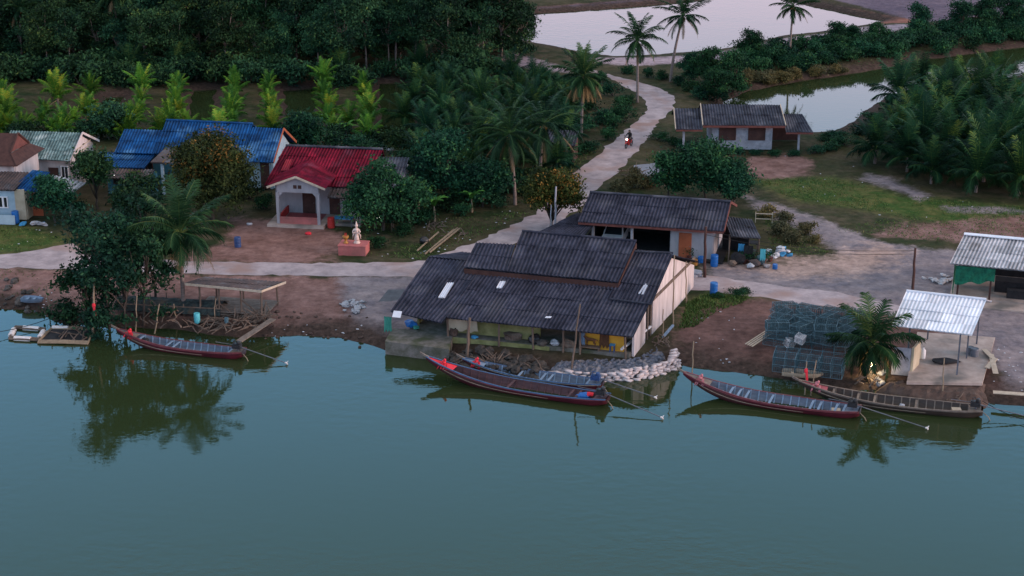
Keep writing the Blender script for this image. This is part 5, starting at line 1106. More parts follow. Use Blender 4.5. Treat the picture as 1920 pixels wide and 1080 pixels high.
# grass as ground cover
def grass():
    m = MB(); r = np.random.RandomState(4); vs, ts = [], []
    zones = [(GREEN, 7000), (GREEN2, 12000), (GREEN3, 9000), ([(1210, 280), (1400, 300), (1400, 340), (1230, 345)], 3000), ([(640, 474), (700, 420), (980, 395), (990, 402), (870, 455), (795, 488)], 6000), ([(1030, 330), (1150, 230), (1160, 245), (1060, 335)], 2500), ([(1560, 430), (1700, 400), (1920, 405), (2000, 440), (1800, 455)], 3000), ([(1430, 400), (1500, 430), (1560, 475), (1450, 475)], 2000), ([(-200, 505), (90, 505), (90, 540), (-200, 560)], 2000), ([(1400, 150), (1920, 75), (1920, 50), (1400, 120)], 5000)]
    for pxs, n in zones:
        pg = poly(pxs); lo, hi = pg.min(0), pg.max(0); P = r.uniform(lo, hi, (n * 3, 2)); P = P[sdf(P[:, 0], P[:, 1], pg) > 0][:n]
        dn = fnoise(P[:, 0], P[:, 1], 2.6, 9); P = P[dn > r.uniform(.25, .75, len(P))]; P = P[sdf(P[:, 0], P[:, 1], GRV) < -.3]
        for x, y in P:
            z = gz(x, y) - .03
            if z < .15: continue
            h = r.uniform(.05, .2) * (1.7 if pxs is GREEN3 else 1); a = r.uniform(0, 6.28); w = r.uniform(.03, .06); lx, ly = r.normal(size=2) * .16
            k = r.rand(); c, s = math.cos(a) * w, math.sin(a) * w
            vs.append([(x - c, y - s, z), (x + c, y + s, z), (x + lx, y + ly, z + h)]); ts += [k] * 3
    Vv = [p for t in vs for p in t]; m.v = Vv; m.f = [(i, i + 1, i + 2) for i in range(0, len(Vv), 3)]; m.t = ts
    tag(m.build('grass', LF['grass']), kind='stuff')
GRV = poly(RIVERSIDE)
grass()

# ---------------------------------------------------------------- boats
def longtail(label, bow, stern, zb, B, hull, inner, rib, gun, stripe, engine='engine', cloth='redcloth', shaft=3.4, shaft_az=8, seed=0, boards='plank', deck='gun_red', rise=.0, side=1):
    b, s_ = at(*bow, 0), at(*stern, 0); d = b - s_; L = d.length; ang = math.atan2(d.y, d.x)
    t = thing('longtail_boat', label, 'boat', (s_.x, s_.y, 0.0), ang, 'longtail boats moored along the bank'); rr = random.Random(seed)
    hw = lambda s: B / 2 * max(.05, 1 - ((s - .4) / .62) ** 2) ** .85
    sh = lambda s: .46 + (.14 * (1 - s / .3) ** 2 if s < .3 else 0) + ((zb - .46) * ((s - .42) / .58) ** 2.1 if s > .42 else 0)
    kl = lambda s: -.16 + (.35 * (1 - s / .08) if s < .08 else 0) + ((zb - .05) * ((s - .6) / .4) ** 2.2 if s > .6 else 0)
    N = 40
    def sec(s, off=0.0):                  # half section, keel to gunwale
        w, z, k = hw(s) - off, sh(s), min(kl(s) + off, sh(s) - .12); w = max(w, .012)
        return [(0, k), (w * .5, k + .015), (w * .8, k + .34 * (z - k)), (w * .95, k + .75 * (z - k)), (w, z)]
    def shell(off, flip=False):
        vs, fs = [], []
        for i in range(N + 1):
            s = i / N; h = sec(s, off); ring = [(s * L, -y, z) for y, z in h[::-1]] + [(s * L, y, z) for y, z in h[1:]]; vs += ring
        m = 9
        for i in range(N):
            for j in range(m - 1):
                q = (i * m + j, (i + 1) * m + j, (i + 1) * m + j + 1, i * m + j + 1); fs.append(q[::-1] if flip else q)
        fs.append(tuple(range(m)) if not flip else tuple(range(m - 1, -1, -1)))
        return MB().add(vs, fs)
    shell(0).build('hull', M[hull], t, smooth=True); shell(.05, True).build('inner_hull', M[inner], t, smooth=True)
    def strip(z0f, z1f, mt, nm, s0=0.0, s1=1.0):
        for sg in (-1, 1):
            q = MB(); vs, fs = [], []
            for i in range(N + 1):
                s = s0 + (s1 - s0) * i / N; w, z, k = hw(s), sh(s), min(kl(s), sh(s) - .12)
                for f in (z0f, z1f):
                    ww = (w * (.95 + .05 * (f - .75) / .25) if f > .75 else w * (.8 + .15 * (f - .34) / .41)) + .012; vs.append((s * L, sg * ww, k + f * (z - k)))
                if i: a = 2 * (i - 1); fs.append((a, a + 1, a + 3, a + 2) if sg < 0 else (a, a + 2, a + 3, a + 1))
            q.add(vs, fs).build(nm, M[mt], t)
    strip(.84, .93, stripe, 'stripe', .0, .99)
    strip(.5, .56, 'stripe', 'stripe', .3, .9)
    for sg in (-1, 1):
        q = MB()
        for i in range(N): 
            s0, s1 = i / N, (i + 1) / N; q.hexa([(s0 * L, sg * hw(s0) - .05, sh(s0) - .03), (s1 * L, sg * hw(s1) - .05, sh(s1) - .03), (s1 * L, sg * hw(s1) + .05, sh(s1) - .03), (s0 * L, sg * hw(s0) + .05, sh(s0) - .03)], [(s0 * L, sg * hw(s0) - .05, sh(s0) + .03), (s1 * L, sg * hw(s1) - .05, sh(s1) + .03), (s1 * L, sg * hw(s1) + .05, sh(s1) + .03), (s0 * L, sg * hw(s0) + .05, sh(s0) + .03)])
        q.build('gunwale', M[gun], t)
    x = .9
    while x < L * .84:
        s = x / L; h = sec(s, .06); q = MB()
        for sg in (-1, 1):
            pts = [(x, sg * y, z + .02) for y, z in h[1:]]
            for a, c in zip(pts[:-1], pts[1:]): board(q, a, c, .075, .06)
        board(q, (x, -h[1][0], h[1][1] + .02), (x, h[1][0], h[1][1] + .02), .07, .05); q.build('rib', M[rib], t)
        if rr.random() < .25: q = MB(); board(q, (x + .1, -hw(s) + .05, sh(s) - .06), (x + .1, hw(s) - .05, sh(s) - .06), .14, .035); q.build('thwart', M[rib], t)
        x += .52
    q = MB(); n = 5
    for j in range(n):
        for i in range(8):
            s0, s1 = .06 + .7 * i / 8, .06 + .7 * (i + 1) / 8; w0, w1 = hw(s0) * .55, hw(s1) * .55; y0, y1 = -1 + 2 * j / n + .02, -1 + 2 * (j + 1) / n - .02
            z0, z1 = kl(s0) + .13, kl(s1) + .13
            q.slab([(s0 * L, w0 * y0, z0), (s1 * L - .01, w1 * y0, z1), (s1 * L - .01, w1 * y1, z1), (s0 * L, w0 * y1, z0)], .025)
    q.build('floorboards', M[boards], t)
    q = MB()                              # fore deck
    for i in range(8):
        s0, s1 = .84 + .155 * i / 8, .84 + .155 * (i + 1) / 8
        q.slab([(s0 * L, -hw(s0) + .05, sh(s0) - .035), (s1 * L, -hw(s1) + .03, sh(s1) - .035), (s1 * L, hw(s1) - .03, sh(s1) - .035), (s0 * L, hw(s0) - .05, sh(s0) - .035)], .03)
    q.build('fore_deck', M[deck], t)
    q = MB(); q.slab([(.12, -hw(.01) + .06, sh(.01) - .05), (.9, -hw(.07) + .06, sh(.07) - .05), (.9, hw(.07) - .06, sh(.07) - .05), (.12, hw(.01) - .06, sh(.01) - .05)], .03); q.build('stern_deck', M[boards], t)
    q = MB(); q.hexa([(L * .985, -.06, sh(.985) - .1), (L + .45, -.03, zb + .12), (L + .45, .03, zb + .12), (L * .985, .06, sh(.985) - .1)], [(L * .985, -.06, sh(.985) + .05), (L + .45, -.03, zb + .26), (L + .45, .03, zb + .26), (L * .985, .06, sh(.985) + .05)]); q.build('stem_post', M['plank'], t)
    c = MB(); x0 = L * .9; z0 = sh(.9)
    c.blob((x0, 0, z0 + .12), (.14, .16, .16), seed, .3, 2); c.blob((x0 - .1, .05, z0 + .28), (.08, .09, .12), seed + 1, .3, 2)
    for k in range(6):
        a = rr.uniform(-.25, .25); c.slab([(x0 + a - .05, side * (hw(.9) * .3), z0 + .1), (x0 + a + .05, side * (hw(.9) * .3), z0 + .1), (x0 + a * 1.5 + .06, side * (hw(.9) + .07), z0 - .2 - rr.random() * .2), (x0 + a * 1.5 - .04, side * (hw(.9) + .07), z0 - .2)], .012)
    c.build('bow_cloth', M[cloth], t, smooth=True)
    # engine with its long propeller shaft
    ez = sh(.03) + .12; e = MB(); e.box(.2, .8, -.2, .2, ez, ez + .3); e.box(.3, .68, -.27, .27, ez + .05, ez + .22); e.lathe([(.0, 0), (.13, 0), (.15, .06), (.15, .18), (.1, .24), (0, .25)], (.35, 0, ez + .3), 10); e.tube([(.65, .12, ez + .28), (.68, .14, ez + .6), (.5, .18, ez + .65)], .035, 6); e.lathe([(.0, 0), (.17, 0), (.17, .06), (0, .06)], (.62, 0, ez + .3), 12)
    eo = e.build('engine', M[engine], t); q = MB(); q.tube([(.45, 0, ez - .25), (.45, 0, ez + .02)], .06, 8); q.build('mount', M['steel'], eo)
    a = R(shaft_az); tip = V((-shaft * math.cos(a), shaft * math.sin(a), .12)); q = MB(); q.tube([(.25, 0, ez + .12), tip], .035, 7); q.build('shaft', M['steel'], eo)
    q = MB(); q.blob(tip, (.1, .08, .08), 2, .1, 1)
    for k in range(3): u = k * 2.09; q.slab([tip + V((-.06, 0, 0)), tip + V((-.12, math.cos(u) * .05, math.sin(u) * .05 + .03)), tip + V((-.14, math.cos(u) * .16, math.sin(u) * .16)), tip + V((-.05, math.cos(u + .5) * .15, math.sin(u + .5) * .15))], .015)
    q.build('propeller', M['foam'], eo); q = MB(); q.tube([(.7, .05, ez + .25), (2.0, .2, ez + .38)], .022, 6); q.build('tiller', M['steel'], eo)
    q = MB(); q.tube([(-.02, side * .2, .4), (-.35, side * .35, .2), (-.75, side * .5, -.5)], .03, 6); q.build('rudder_pole', M['bamboo'], t)
    return t, L, hw, sh, kl
BT1 = longtail('dark red longtail boat moored below the left shelter by the gangplank', (222, 645), (458, 672), 1.15, 1.45, 'hull_red', 'hull_inblue', 'rib_blue', 'gun_red', 'stripe_pink', seed=1, shaft=3.2, shaft_az=4, deck='plank')
BT2 = longtail('long maroon boat with bright red bow moored in front of the boathouse', (800, 707), (1140, 760), 1.5, 1.75, 'hull_red', 'hull_in', 'hull_in', 'gun_blue', 'stripe_pink', seed=2, shaft=3.9, shaft_az=12, deck='redcloth', boards='hull_in')
BT3 = longtail('blue boarded longtail boat lying behind the maroon one', (868, 697), (1130, 732), 1.0, 1.5, 'hull_red', 'hull_inblue', 'rib_blue', 'gun_blue', 'stripe', 'engine_blue', seed=3, shaft=3.6, shaft_az=4, deck='rib_blue', boards='hull_inblue')
BT4 = longtail('long dark red boat with grey blue boards to the right of the sandbag wall', (1280, 737), (1612, 783), 1.5, 1.8, 'hull_red', 'hull_inblue', 'rib_blue', 'gun_red', 'stripe_pink', seed=4, shaft=4.2, shaft_az=6, cloth='pinkcloth', deck='plank', boards='hull_inblue')
BT5 = longtail('dark brown longtail boat furthest right, below the white shed', (1496, 745), (1842, 782), 1.2, 1.6, 'hull_brown', 'hull_brown', 'plank', 'plank', 'plank', seed=5, cloth='pinkcloth', shaft=3.6, shaft_az=-4, deck='stripe_pink', boards='plank')
def inboat(BT, s, f, zo, fn, label, name, cat):
    t, L, hw, sh, kl = BT; p = V((s * L, hw(s) * f, kl(s) + zo)); mw = Matrix.Translation(t.location) @ Matrix.Rotation(t.rotation_euler.z, 4, 'Z')
    o = fn(); o.location = mw @ p; o.rotation_euler = (0, 0, t.rotation_euler.z + .2); tag(o, label, cat); return o
def crate(m):
    def f():
        t = thing('crate', 'x', 'crate'); q = MB()
        for sx in (-1, 1):
            q.box(sx * .26 - .02, sx * .26 + .02, -.2, .2, 0, .34); q.box(-.24, .24, sx * .18 - .02, sx * .18 + .02, 0, .335)
        q.box(-.24, .24, -.16, .16, .02, .05); q.build('body', M[m], t); q = MB(); q.box(-.28, .28, -.22, .22, .34, .38); q.build('lid', M[m], t); return t
    return f
def bundle(m, r=.2, seed=3):
    def f():
        q = MB(); q.blob((0, 0, r * .5), (r, r * .8, r * .6), seed, .5, 2); q.blob((r * .7, r * .3, r * .4), (r * .6, r * .5, r * .4), seed + 1, .5, 2); return q.build('bundle', M[m], smooth=True)
    return f
inboat(BT5, .14, .1, .2, crate('stripe'), 'pale brown box in the stern of the dark brown boat', 'crate', 'box')
inboat(BT4, .13, .2, .2, crate('stripe'), 'cream box in the stern of the long dark red boat', 'crate', 'box')
inboat(BT1, .78, 0, .3, bundle('blackcloth', .3, 5), 'black bundle lying in the bow of the left boat', 'bundle', 'bundle')
inboat(BT3, .8, 0, .28, bundle('blackcloth', .35, 6), 'dark bundle lying in the bow of the blue boarded boat', 'bundle', 'bundle')
inboat(BT2, .13, -.1, .35, bundle('bluedrum', .4, 7), 'blue tarpaulin bundle near the stern of the maroon boat', 'bundle', 'bundle')
inboat(BT2, .1, -.2, .55, bundle('redcloth', .25, 8), 'red cloth heap on the stern deck of the maroon boat', 'bundle', 'bundle')
inboat(BT5, .43, -.2, .25, bundle('bagwhite', .16, 9), 'small white bag on the boards of the dark brown boat', 'bag', 'bag')
for s, f in ((.34, .3), (.28, .4), (.2, .1)): inboat(BT2, s, f, .2, bundle('gold', .12, int(s * 50)), 'small yellow float lying in the maroon boat', 'float', 'float')['group'] = 'yellow floats in the maroon boat'
def skiff(px, py, L, B, rot, m, label, z=None):
    p = onground(px, py); t = thing('skiff', label, 'boat', (p.x, p.y, p.z + .02 if z is None else z), R(rot)); vs, fs = [], []
    N = 14
    def sh_(off):
        vs = []
        for i in range(N + 1):
            s = i / N; w = B / 2 * math.sin(math.pi * (s * .78 + .2)) ** .7 - off; k = .02 + off + .3 * max(0, (s - .75) / .25) ** 2; w = max(w, .02)
            vs += [(s * L, -w, .42), (s * L, -w * .8, k + .1), (s * L, 0, k), (s * L, w * .8, k + .1), (s * L, w, .42)]
        return vs
    fs = [(i * 5 + j, (i + 1) * 5 + j, (i + 1) * 5 + j + 1, i * 5 + j + 1) for i in range(N) for j in range(4)]
    MB().add(sh_(0), fs + [(0, 1, 2, 3, 4)]).build('hull', M[m], t, smooth=True); MB().add(sh_(.05), [f[::-1] for f in fs]).build('inner_hull', M[m], t, smooth=True)
    for s in (.25, .55): q = MB(); q.box(s * L - .1, s * L + .1, -B * .42, B * .42, .3, .335); q.build('seat', M[m], t)
    return t
skiff(1466, 704, 2.7, .95, -12, 'stripe', 'small beige skiff pulled up on the bank behind the dark brown boat', .45)
skiff(42, 566, 1.7, .9, -8, 'rib_blue', 'small grey skiff on the mud at the far left', .35)

# ---------------------------------------------------------------- waterside things
def pole(px, py, top, label, r=.055, z=None, cloth=None, m='bamboo', name='mooring_pole', cat='pole', group=None):
    p = at(px, py, 0 if z is None else z); base = (-.9 if z is None else z - .3)
    d = ray(*top); C0 = V((0, 0, HCAM)); k = p.y / d.y; T = C0 + d * k
    t = thing(name, label, cat, (p.x, p.y, base), 0, group); q = MB(); h = T.z - base; dx = T.x - p.x; n = 7
    q.tube([(dx * i / n + .03 * math.sin(i * 2.1), .02 * math.cos(i * 1.7), h * i / n) for i in range(n + 1)], [r * (1.1 - .35 * i / n) for i in range(n + 1)], 7); q.build('shaft', M[m], t)
    if cloth:
        c = MB(); zc = h * cloth; xc = dx * cloth; c.blob((xc, 0, zc), (.13, .13, .2), 3, .3, 2); c.slab([(xc - .05, -.1, zc), (xc + .1, -.12, zc), (xc + .16, -.16, zc - .75), (xc, -.14, zc - .6)], .02); c.build('cloth', M['redcloth'], t)
    return t
pole(172, 632, (177, 517), 'pale pole wrapped in red cloth beside the fish pens', .085, cloth=.6)
pole(95, 596, (86, 536), 'thin leaning pole in the water behind the fish pens', .045)
pole(253, 622, (256, 554), 'straight pole standing behind the bow of the left boat', .05)
pole(286, 625, (298, 570), 'leaning pole behind the middle of the left boat', .055)
pole(335, 606, (325, 570), 'short grey leaning stake on the mud below the shelter', .06)
pole(398, 612, (404, 560), 'thin stake between the shelter posts', .04)
pole(873, 684, (880, 596), 'thick weathered pole at the bow of the blue boarded boat', .11, m='wood')
pole(1068, 704, (1087, 570), 'tall leaning bamboo pole in front of the sandbag wall', .07, m='wood')
pole(1298, 704, (1300, 640), 'thin pole at the bow of the right hand red boat', .05)
pole(1510, 740, (1512, 678), 'pole with a faded pink rag at the bow of the dark brown boat', .05, cloth=.8)
pole(1519, 742, (1530, 676), 'plain thin pole beside the rag pole', .045)
pole(1768, 752, (1770, 672), 'thin bamboo standing at the stern of the dark brown boat', .045)
pole(1262, 612, (1264, 478), 'tall thin bamboo pole against the pale gable wall', .05, G)
pole(1287, 565, (1286, 490), 'thin pole near the back corner of the pale gable wall', .05, G)
pole(1244, 634, (1243, 580), 'short thin stick beside the gable wall weeds', .04, G)
pole(1711, 560, (1716, 465), 'dark utility pole standing alone at the junction', .11, G, m='browndoor', name='utility_pole')
pole(1321, 520, (1323, 425), 'dark utility pole in front of the carport house', .12, G, m='browndoor', name='utility_pole')
pole(1041, 448, (1042, 350), 'pale concrete pole by the orange tinged tree', .09, G, m='block', name='utility_pole')
pole(1033, 448, (1033, 385), 'shorter pale pole left of the concrete one', .06, G, m='block', name='utility_pole')
def utility_arm():
    pass
def plank(a, b, za, zb_, w, label, m='plank', name='plank', cat='plank', group=None, h=.05):
    A, B_ = at(*a, za), at(*b, zb_); c = (A + B_) / 2; t = MB(); board(t, A - c, B_ - c, w, h); o = t.build(name, M[m], loc=c); return tag(o, label, cat, group)
plank((448, 640), (512, 598), .55, .95, .5, 'broad weathered gangplank from the bank to the left boat', name='gangplank', h=.07)
plank((1165, 655), (1220, 612), 1.3, 1.5, .13, 'long whitish pipe leaning over the sandbag wall', 'whitepaint', 'pipe', 'pipe', h=.13)
plank((1243, 632), (1262, 610), 1.1, 1.25, .16, 'short pale blue pipe end beside the gable wall', 'rib_blue', 'pipe', 'pipe', h=.12)
for i in range(4): plank((1398 + i * 4, 645 + i * 1.5), (1440 + i * 3, 618 + i * 2), 1.0 + .05 * i, 1.0 + .05 * i, .1, 'thin plank lying beside the teal fish cages', 'palewood', group='planks beside the fish cages')
plank((1862, 735), (1960, 742), .75, .8, .45, 'pale plank on the bank at the right edge', 'palewood')
for i, (a, b) in enumerate((((800, 474), (858, 427)), ((806, 473), (862, 428)), ((782, 470), (822, 435)), ((797, 476), (851, 430)))): plank(a, b, .98 + .05 * (i % 2), 1.1, .09, 'bamboo pole lying on the rough ground right of the statue', 'bamboo', 'bamboo_pole', 'pole', 'bamboo poles on the rough ground', .09)
for i, (a, b) in enumerate((((1845, 655), (1862, 672)), ((1851, 690), (1866, 672)), ((1858, 664), (1867, 700)))): plank(a, b, 1.05, 1.1, .35, 'pale board lying at the edge of the shed platform', 'palewood', group='boards at the platform edge')

# sandbag wall: every bag a thing
bagm = MB(); bagm.blob((0, 0, 0), (.36, .2, .12), 5, .7, 2, .5); bag0 = None
path = [at(x, y, .1) for x, y in ((1008, 697), (1060, 706), (1118, 712), (1180, 711), (1235, 702), (1268, 688), (1274, 672))]
seg = [(path[i + 1] - path[i]).length for i in range(len(path) - 1)]; tot = sum(seg)
def along(x):
    for i, l in enumerate(seg):
        if x <= l or i == len(seg) - 1: return path[i].lerp(path[i + 1], x / l), (path[i + 1] - path[i]).normalized()
        x -= l
for lay in range(6):
    x = (lay % 2) * .35
    while x < tot:
        hi = 2 + int(3.0 * (x / tot) + .5)
        if lay < hi:
            p, d = along(x); n = V((-d.y, d.x, 0)); loc = V((p.x, p.y, .02 + lay * .2)) + n * (.09 * lay + rng.uniform(-.1, .1))
            if bag0 is None: o = bag0 = bagm.build('sandbag', M['sackwhite'], smooth=True)
            else: o = bag0.copy(); col.objects.link(o)
            o.location = loc; o.rotation_euler = (rng.uniform(-.2, .2), rng.uniform(-.2, .2), math.atan2(d.y, d.x) + rng.uniform(-.8, .8)); s = rng.uniform(.7, 1.2); o.scale = (s, s, s * rng.uniform(.8, 1.3))
            tag(o, 'pale sandbag in the curved wall in front of the boathouse', 'sandbag', 'sandbags of the curved wall')
        x += .5 + rng.uniform(0, .14)
def mound(name, pxs, zf, m, seed, label=None, n=26, amp=.12, pz=.7, kind='stuff', step=.3, lump=1.3):
    pg = poly(pxs, pz); lo, hi = pg.min(0) - .2, pg.max(0) + .2; xs, ys = np.arange(lo[0], hi[0], step), np.arange(lo[1], hi[1], step); Xm, Ym = np.meshgrid(xs, ys); S = sdf(Xm, Ym, pg); vs = []; 
    for j in range(len(ys)):
        for i in range(len(xs)):
            e = min(1, max(-.6, S[j, i] / .7)); z = zf(xs[i], ys[j]) * 1.0 * e + amp * (noise.noise(V((xs[i] * lump * 2, ys[j] * lump * 2, seed))) + .7 * noise.noise(V((xs[i] * lump * 5, ys[j] * lump * 5, seed)))); vs.append((xs[i], ys[j], z))
    w = len(xs); fs = [(j * w + i, j * w + i + 1, (j + 1) * w + i + 1, (j + 1) * w + i) for j in range(len(ys) - 1) for i in range(w - 1) if S[j, i] > -.5]
    o = MB().add(vs, fs).build(name, M[m]); tag(o, label, None, None, kind); return o
mound('shell_rubble', [(1015, 688), (1120, 697), (1180, 695), (1232, 683), (1262, 664), (1250, 640), (1236, 632), (1180, 662), (1100, 664), (1040, 668)], lambda x, y: .6, 'rubbish', 3, amp=.2, step=.16, lump=2.2)
mound('bank_debris', [(840, 676), (900, 684), (1010, 696), (1045, 672), (1000, 650), (900, 648), (845, 655)], lambda x, y: .42, 'stone', 4, step=.2, amp=.2)
mound('house_rubble', [(1190, 668), (1240, 640), (1268, 612), (1258, 600), (1225, 622), (1188, 655)], lambda x, y: 1.0, 'mudlump', 6, amp=.14)
def rocks(pxs, n, label, group, m='stone', s=(.15, .42), name='rock', lift=.0):
    pg = poly(pxs, .4); lo, hi = pg.min(0), pg.max(0); protos = []; c = 0
    while c < n:
        x, y = rng.uniform(lo[0], hi[0]), rng.uniform(lo[1], hi[1])
        if sdf(np.array([x]), np.array([y]), pg)[0] < 0: continue
        if len(protos) < 4: o = MB().blob((0, 0, 0), (1, .8, .62), rng.randrange(99), .6, 2, rng.random()).build(name, M[m]); protos.append(o)
        else: o = protos[c % 4].copy(); col.objects.link(o)
        k = rng.uniform(*s); o.location = (x, y, max(gz(x, y), .0) + lift + k * .2); o.scale = (k, k, k); o.rotation_euler = (rng.uniform(-.3, .3), rng.uniform(-.3, .3), rng.uniform(0, 6)); tag(o, label, 'rock' if name == 'rock' else name.replace('_', ' '), group); c += 1
rocks([(838, 676), (900, 688), (1005, 700), (1012, 682), (905, 664), (840, 660)], 62, 'dark rock at the waterline below the boathouse', 'rocks below the boathouse', s=(.18, .45), lift=.38)
rocks([(0, 570), (90, 590), (95, 545), (0, 530)], 22, 'grey rock on the mud at the far left bank', 'rocks on the left bank', s=(.1, .35))
rocks([(1560, 730), (1840, 756), (1840, 735), (1640, 715)], 22, 'brown rock on the bank below the white shed', 'rocks below the white shed', 'mudlump', (.12, .38))
rocks([(480, 628), (700, 648), (690, 600), (520, 590)], 26, 'brown clod on the mud slope between shelter and ramp', 'clods on the mud slope', 'mudlump', (.06, .2), 'clod')
rocks([(1620, 716), (1660, 720), (1665, 700), (1640, 700)], 6, 'pale stone at the foot of the short palm', 'stones at the short palm', 'block', (.15, .32))
def bags(px, py, n, rad, label, group, ms=('bagwhite',), h=.3, s=(.16, .34)):
    protos = {}; p = onground(px, py)
    for i in range(n):
        m = ms[i % len(ms)]; q = math.sqrt(rng.random()); a = rng.uniform(0, 6.28); 
        if m not in protos: o = protos[m] = MB().blob((0, 0, 0), (1, .75, .45), rng.randrange(99), .7, 2, rng.random()).build('rubbish_bag', M[m])
        else: o = protos[m].copy(); col.objects.link(o)
        k = rng.uniform(*s); o.location = (p.x + math.cos(a) * q * rad[0], p.y + math.sin(a) * q * rad[1], p.z + k * .3 + h * (1 - q) * rng.random()); o.scale = (k, k, k * rng.uniform(.6, 1.1)); o.rotation_euler = (rng.uniform(-.4, .4), rng.uniform(-.4, .4), a)
        tag(o, label[m] if isinstance(label, dict) else label, 'bag', group + (' ' + m if isinstance(label, dict) else ''))
bags(662, 576, 20, (1.1, 1.3), 'white plastic sack in the heap on the dirt left of the boathouse ramp', 'white sacks on the dirt')
bags(1462, 476, 12, (.9, 1.0), {'bagwhite': 'white rubbish bag in the pile right of the carport', 'bluetarp': 'blue rubbish bag in the pile right of the carport'}, 'rubbish pile at the carport', ('bagwhite', 'bluetarp', 'bagwhite'), .6, (.25, .5))
bags(1762, 524, 14, (1.2, 1.1), 'grey sack in the low heap left of the market shed', 'grey sacks by the market shed', ('roof_galv',))
bags(55, 424, 8, (1.3, .7), {'bagwhite': 'white rubbish bag beside the left porch', 'bluetarp': 'blue rubbish bag beside the left porch'}, 'rubbish at the left porch', ('bluetarp', 'bagwhite', 'bagwhite'), .5, (.2, .45))
bags(1420, 498, 12, (1.0, .6), 'pale stone coloured sack by the flower pots right of the carport', 'sacks by the flower pots', ('sackwhite',), .2, (.12, .25))
# fish cages
def cage(m1, m2, L=1.5, W=.85, H_=.55):
    t = thing('fish_cage', 'x', 'fish cage'); q = MB(); r = .018
    def bar(a, b, rr_=r, t_=.5): q.tube([a, b], rr_, 4, t_, False)
    for x in (-L / 2, 0, L / 2):
        for y in (-W / 2, W / 2): bar((x, y, 0), (x, y, H_))
        for z in (0, H_): bar((x, -W / 2, z), (x, W / 2, z))
    for y in (-W / 2, W / 2):
        for z in (0, H_): bar((-L / 2, y, z), (L / 2, y, z))
    q.build('frame', M[m1], t); n = MB(); q = n
    for i in range(1, 10):
        x = -L / 2 + L * i / 10; bar((x, -W / 2, H_), (x, W / 2, H_), .011); bar((x, -W / 2, 0), (x, -W / 2, H_), .011); bar((x, W / 2, 0), (x, W / 2, H_), .011)
    for i in range(1, 6):
        y = -W / 2 + W * i / 6; bar((-L / 2, y, H_), (L / 2, y, H_), .011); z = H_ * i / 6; bar((-L / 2, -W / 2, z), (L / 2, -W / 2, z), .011); bar((-L / 2, y, 0), (-L / 2, y, H_), .011); bar((L / 2, y, 0), (L / 2, y, H_), .011)
    n.build('netting', M[m2], t); return t
cage0 = cage('tealframe', 'tealnet'); first = True
def put_cage(x, y, z, rz, label, group, tilt=0):
    global first
    c = cage0 if first else dup(cage0); first = False
    c.location = (x, y, z); c.rotation_euler = (tilt, 0, rz); c['label'] = label; c['group'] = group
o1 = at(1452, 640, G); a1 = R(-18); u1 = V((math.cos(a1), math.sin(a1), 0)); n1_ = V((-u1.y, u1.x, 0))
for j in range(5):
    for i in range(4):
        for k in range(3 if j < 4 else 2):
            p = o1 + u1 * (i * 1.6 + .2 + rng.uniform(-.12, .12)) + n1_ * (j * 1.25 - .6 + rng.uniform(-.1, .1)); up = k == 2
            put_cage(p.x, p.y, G + .02 + k * .57, a1 + rng.uniform(-.3, .3) * (1 + 3 * up), 'teal wire fish cage in the tall stack behind the short palm', 'fish cages in the tall stack', rng.uniform(-.35, .35) * up)
o2 = at(1470, 690, .8)
for j in range(2):
    for i in range(3):
        for k in range(2):
            p = o2 + u1 * (i * 1.55 + rng.uniform(-.06, .06)) + n1_ * (j * .9); put_cage(p.x, p.y, .72 + k * .5, a1 + rng.uniform(-.06, .06), 'bluish wire fish cage in the low front stack on the bank', 'fish cages in the low front stack', .18)
for i, (px, py, z, rz) in enumerate(((1478, 648, 1.0, .5), (1500, 640, 1.5, -.6))): 
    c = cage('whitepaint', 'whitepaint', .6, .5, .5); p = at(px, py, z); c.location = p; c.rotation_euler = (.3, .2, rz); c['label'] = ('small pale basket trap leaning on the tall cage stack', 'small pale basket trap tipped over among the cages')[i]
# fish pens at the left
def pens():
    def pen(pxs, label, m, fl, net):
        P = [at(x, y, .08) for x, y in pxs]; c = sum(P, V((0, 0, 0))) / 4; t = thing('floating_pen', label, 'fish pen', (c.x, c.y, 0)); P = [p - V((c.x, c.y, 0)) for p in P]
        for i in range(4):
            q = MB(); a, b = P[i], P[(i + 1) % 4]
            for k in range(3): o = V((0, (k - 1) * .16, .02 * k)); q.tube([a + o, a.lerp(b, .5) + o + V((0, 0, .04)), b + o], .07, 6)
            q.build('bamboo_beam', M[m], t)
        for i, s in fl: q = MB(); p = P[i].lerp(P[(i + 1) % 4], s); d = (P[(i + 1) % 4] - P[i]).normalized() * .6; q.tube([p - d, p + d], .2, 10); q.build('float', M['foam'], t)
        n = MB(); m_ = 8; vs = []
        for j in range(m_ + 1):
            for i in range(m_ + 1):
                a = P[0].lerp(P[1], i / m_).lerp(P[3].lerp(P[2], i / m_), j / m_); vs.append((a.x, a.y, .1 - .0 * i + .05 * noise.noise(V((i, j, 2)))))
        n.add(vs, [(j * 9 + i, j * 9 + i + 1, (j + 1) * 9 + i + 1, (j + 1) * 9 + i) for j in range(8) for i in range(8)])
        if net: n.build('net', M[net], t)
    pen(((18, 634), (72, 637), (84, 618), (28, 614)), 'fish pen frame with white foam floats furthest left', 'wood', ((0, .45), (2, .45), (3, .5), (1, .5)), None)
    pen(((72, 641), (165, 643), (176, 618), (98, 615)), 'fish pen of rough bamboo with dark netting beside the red cloth pole', 'bamboo', ((2, .8),), 'dark')
pens()
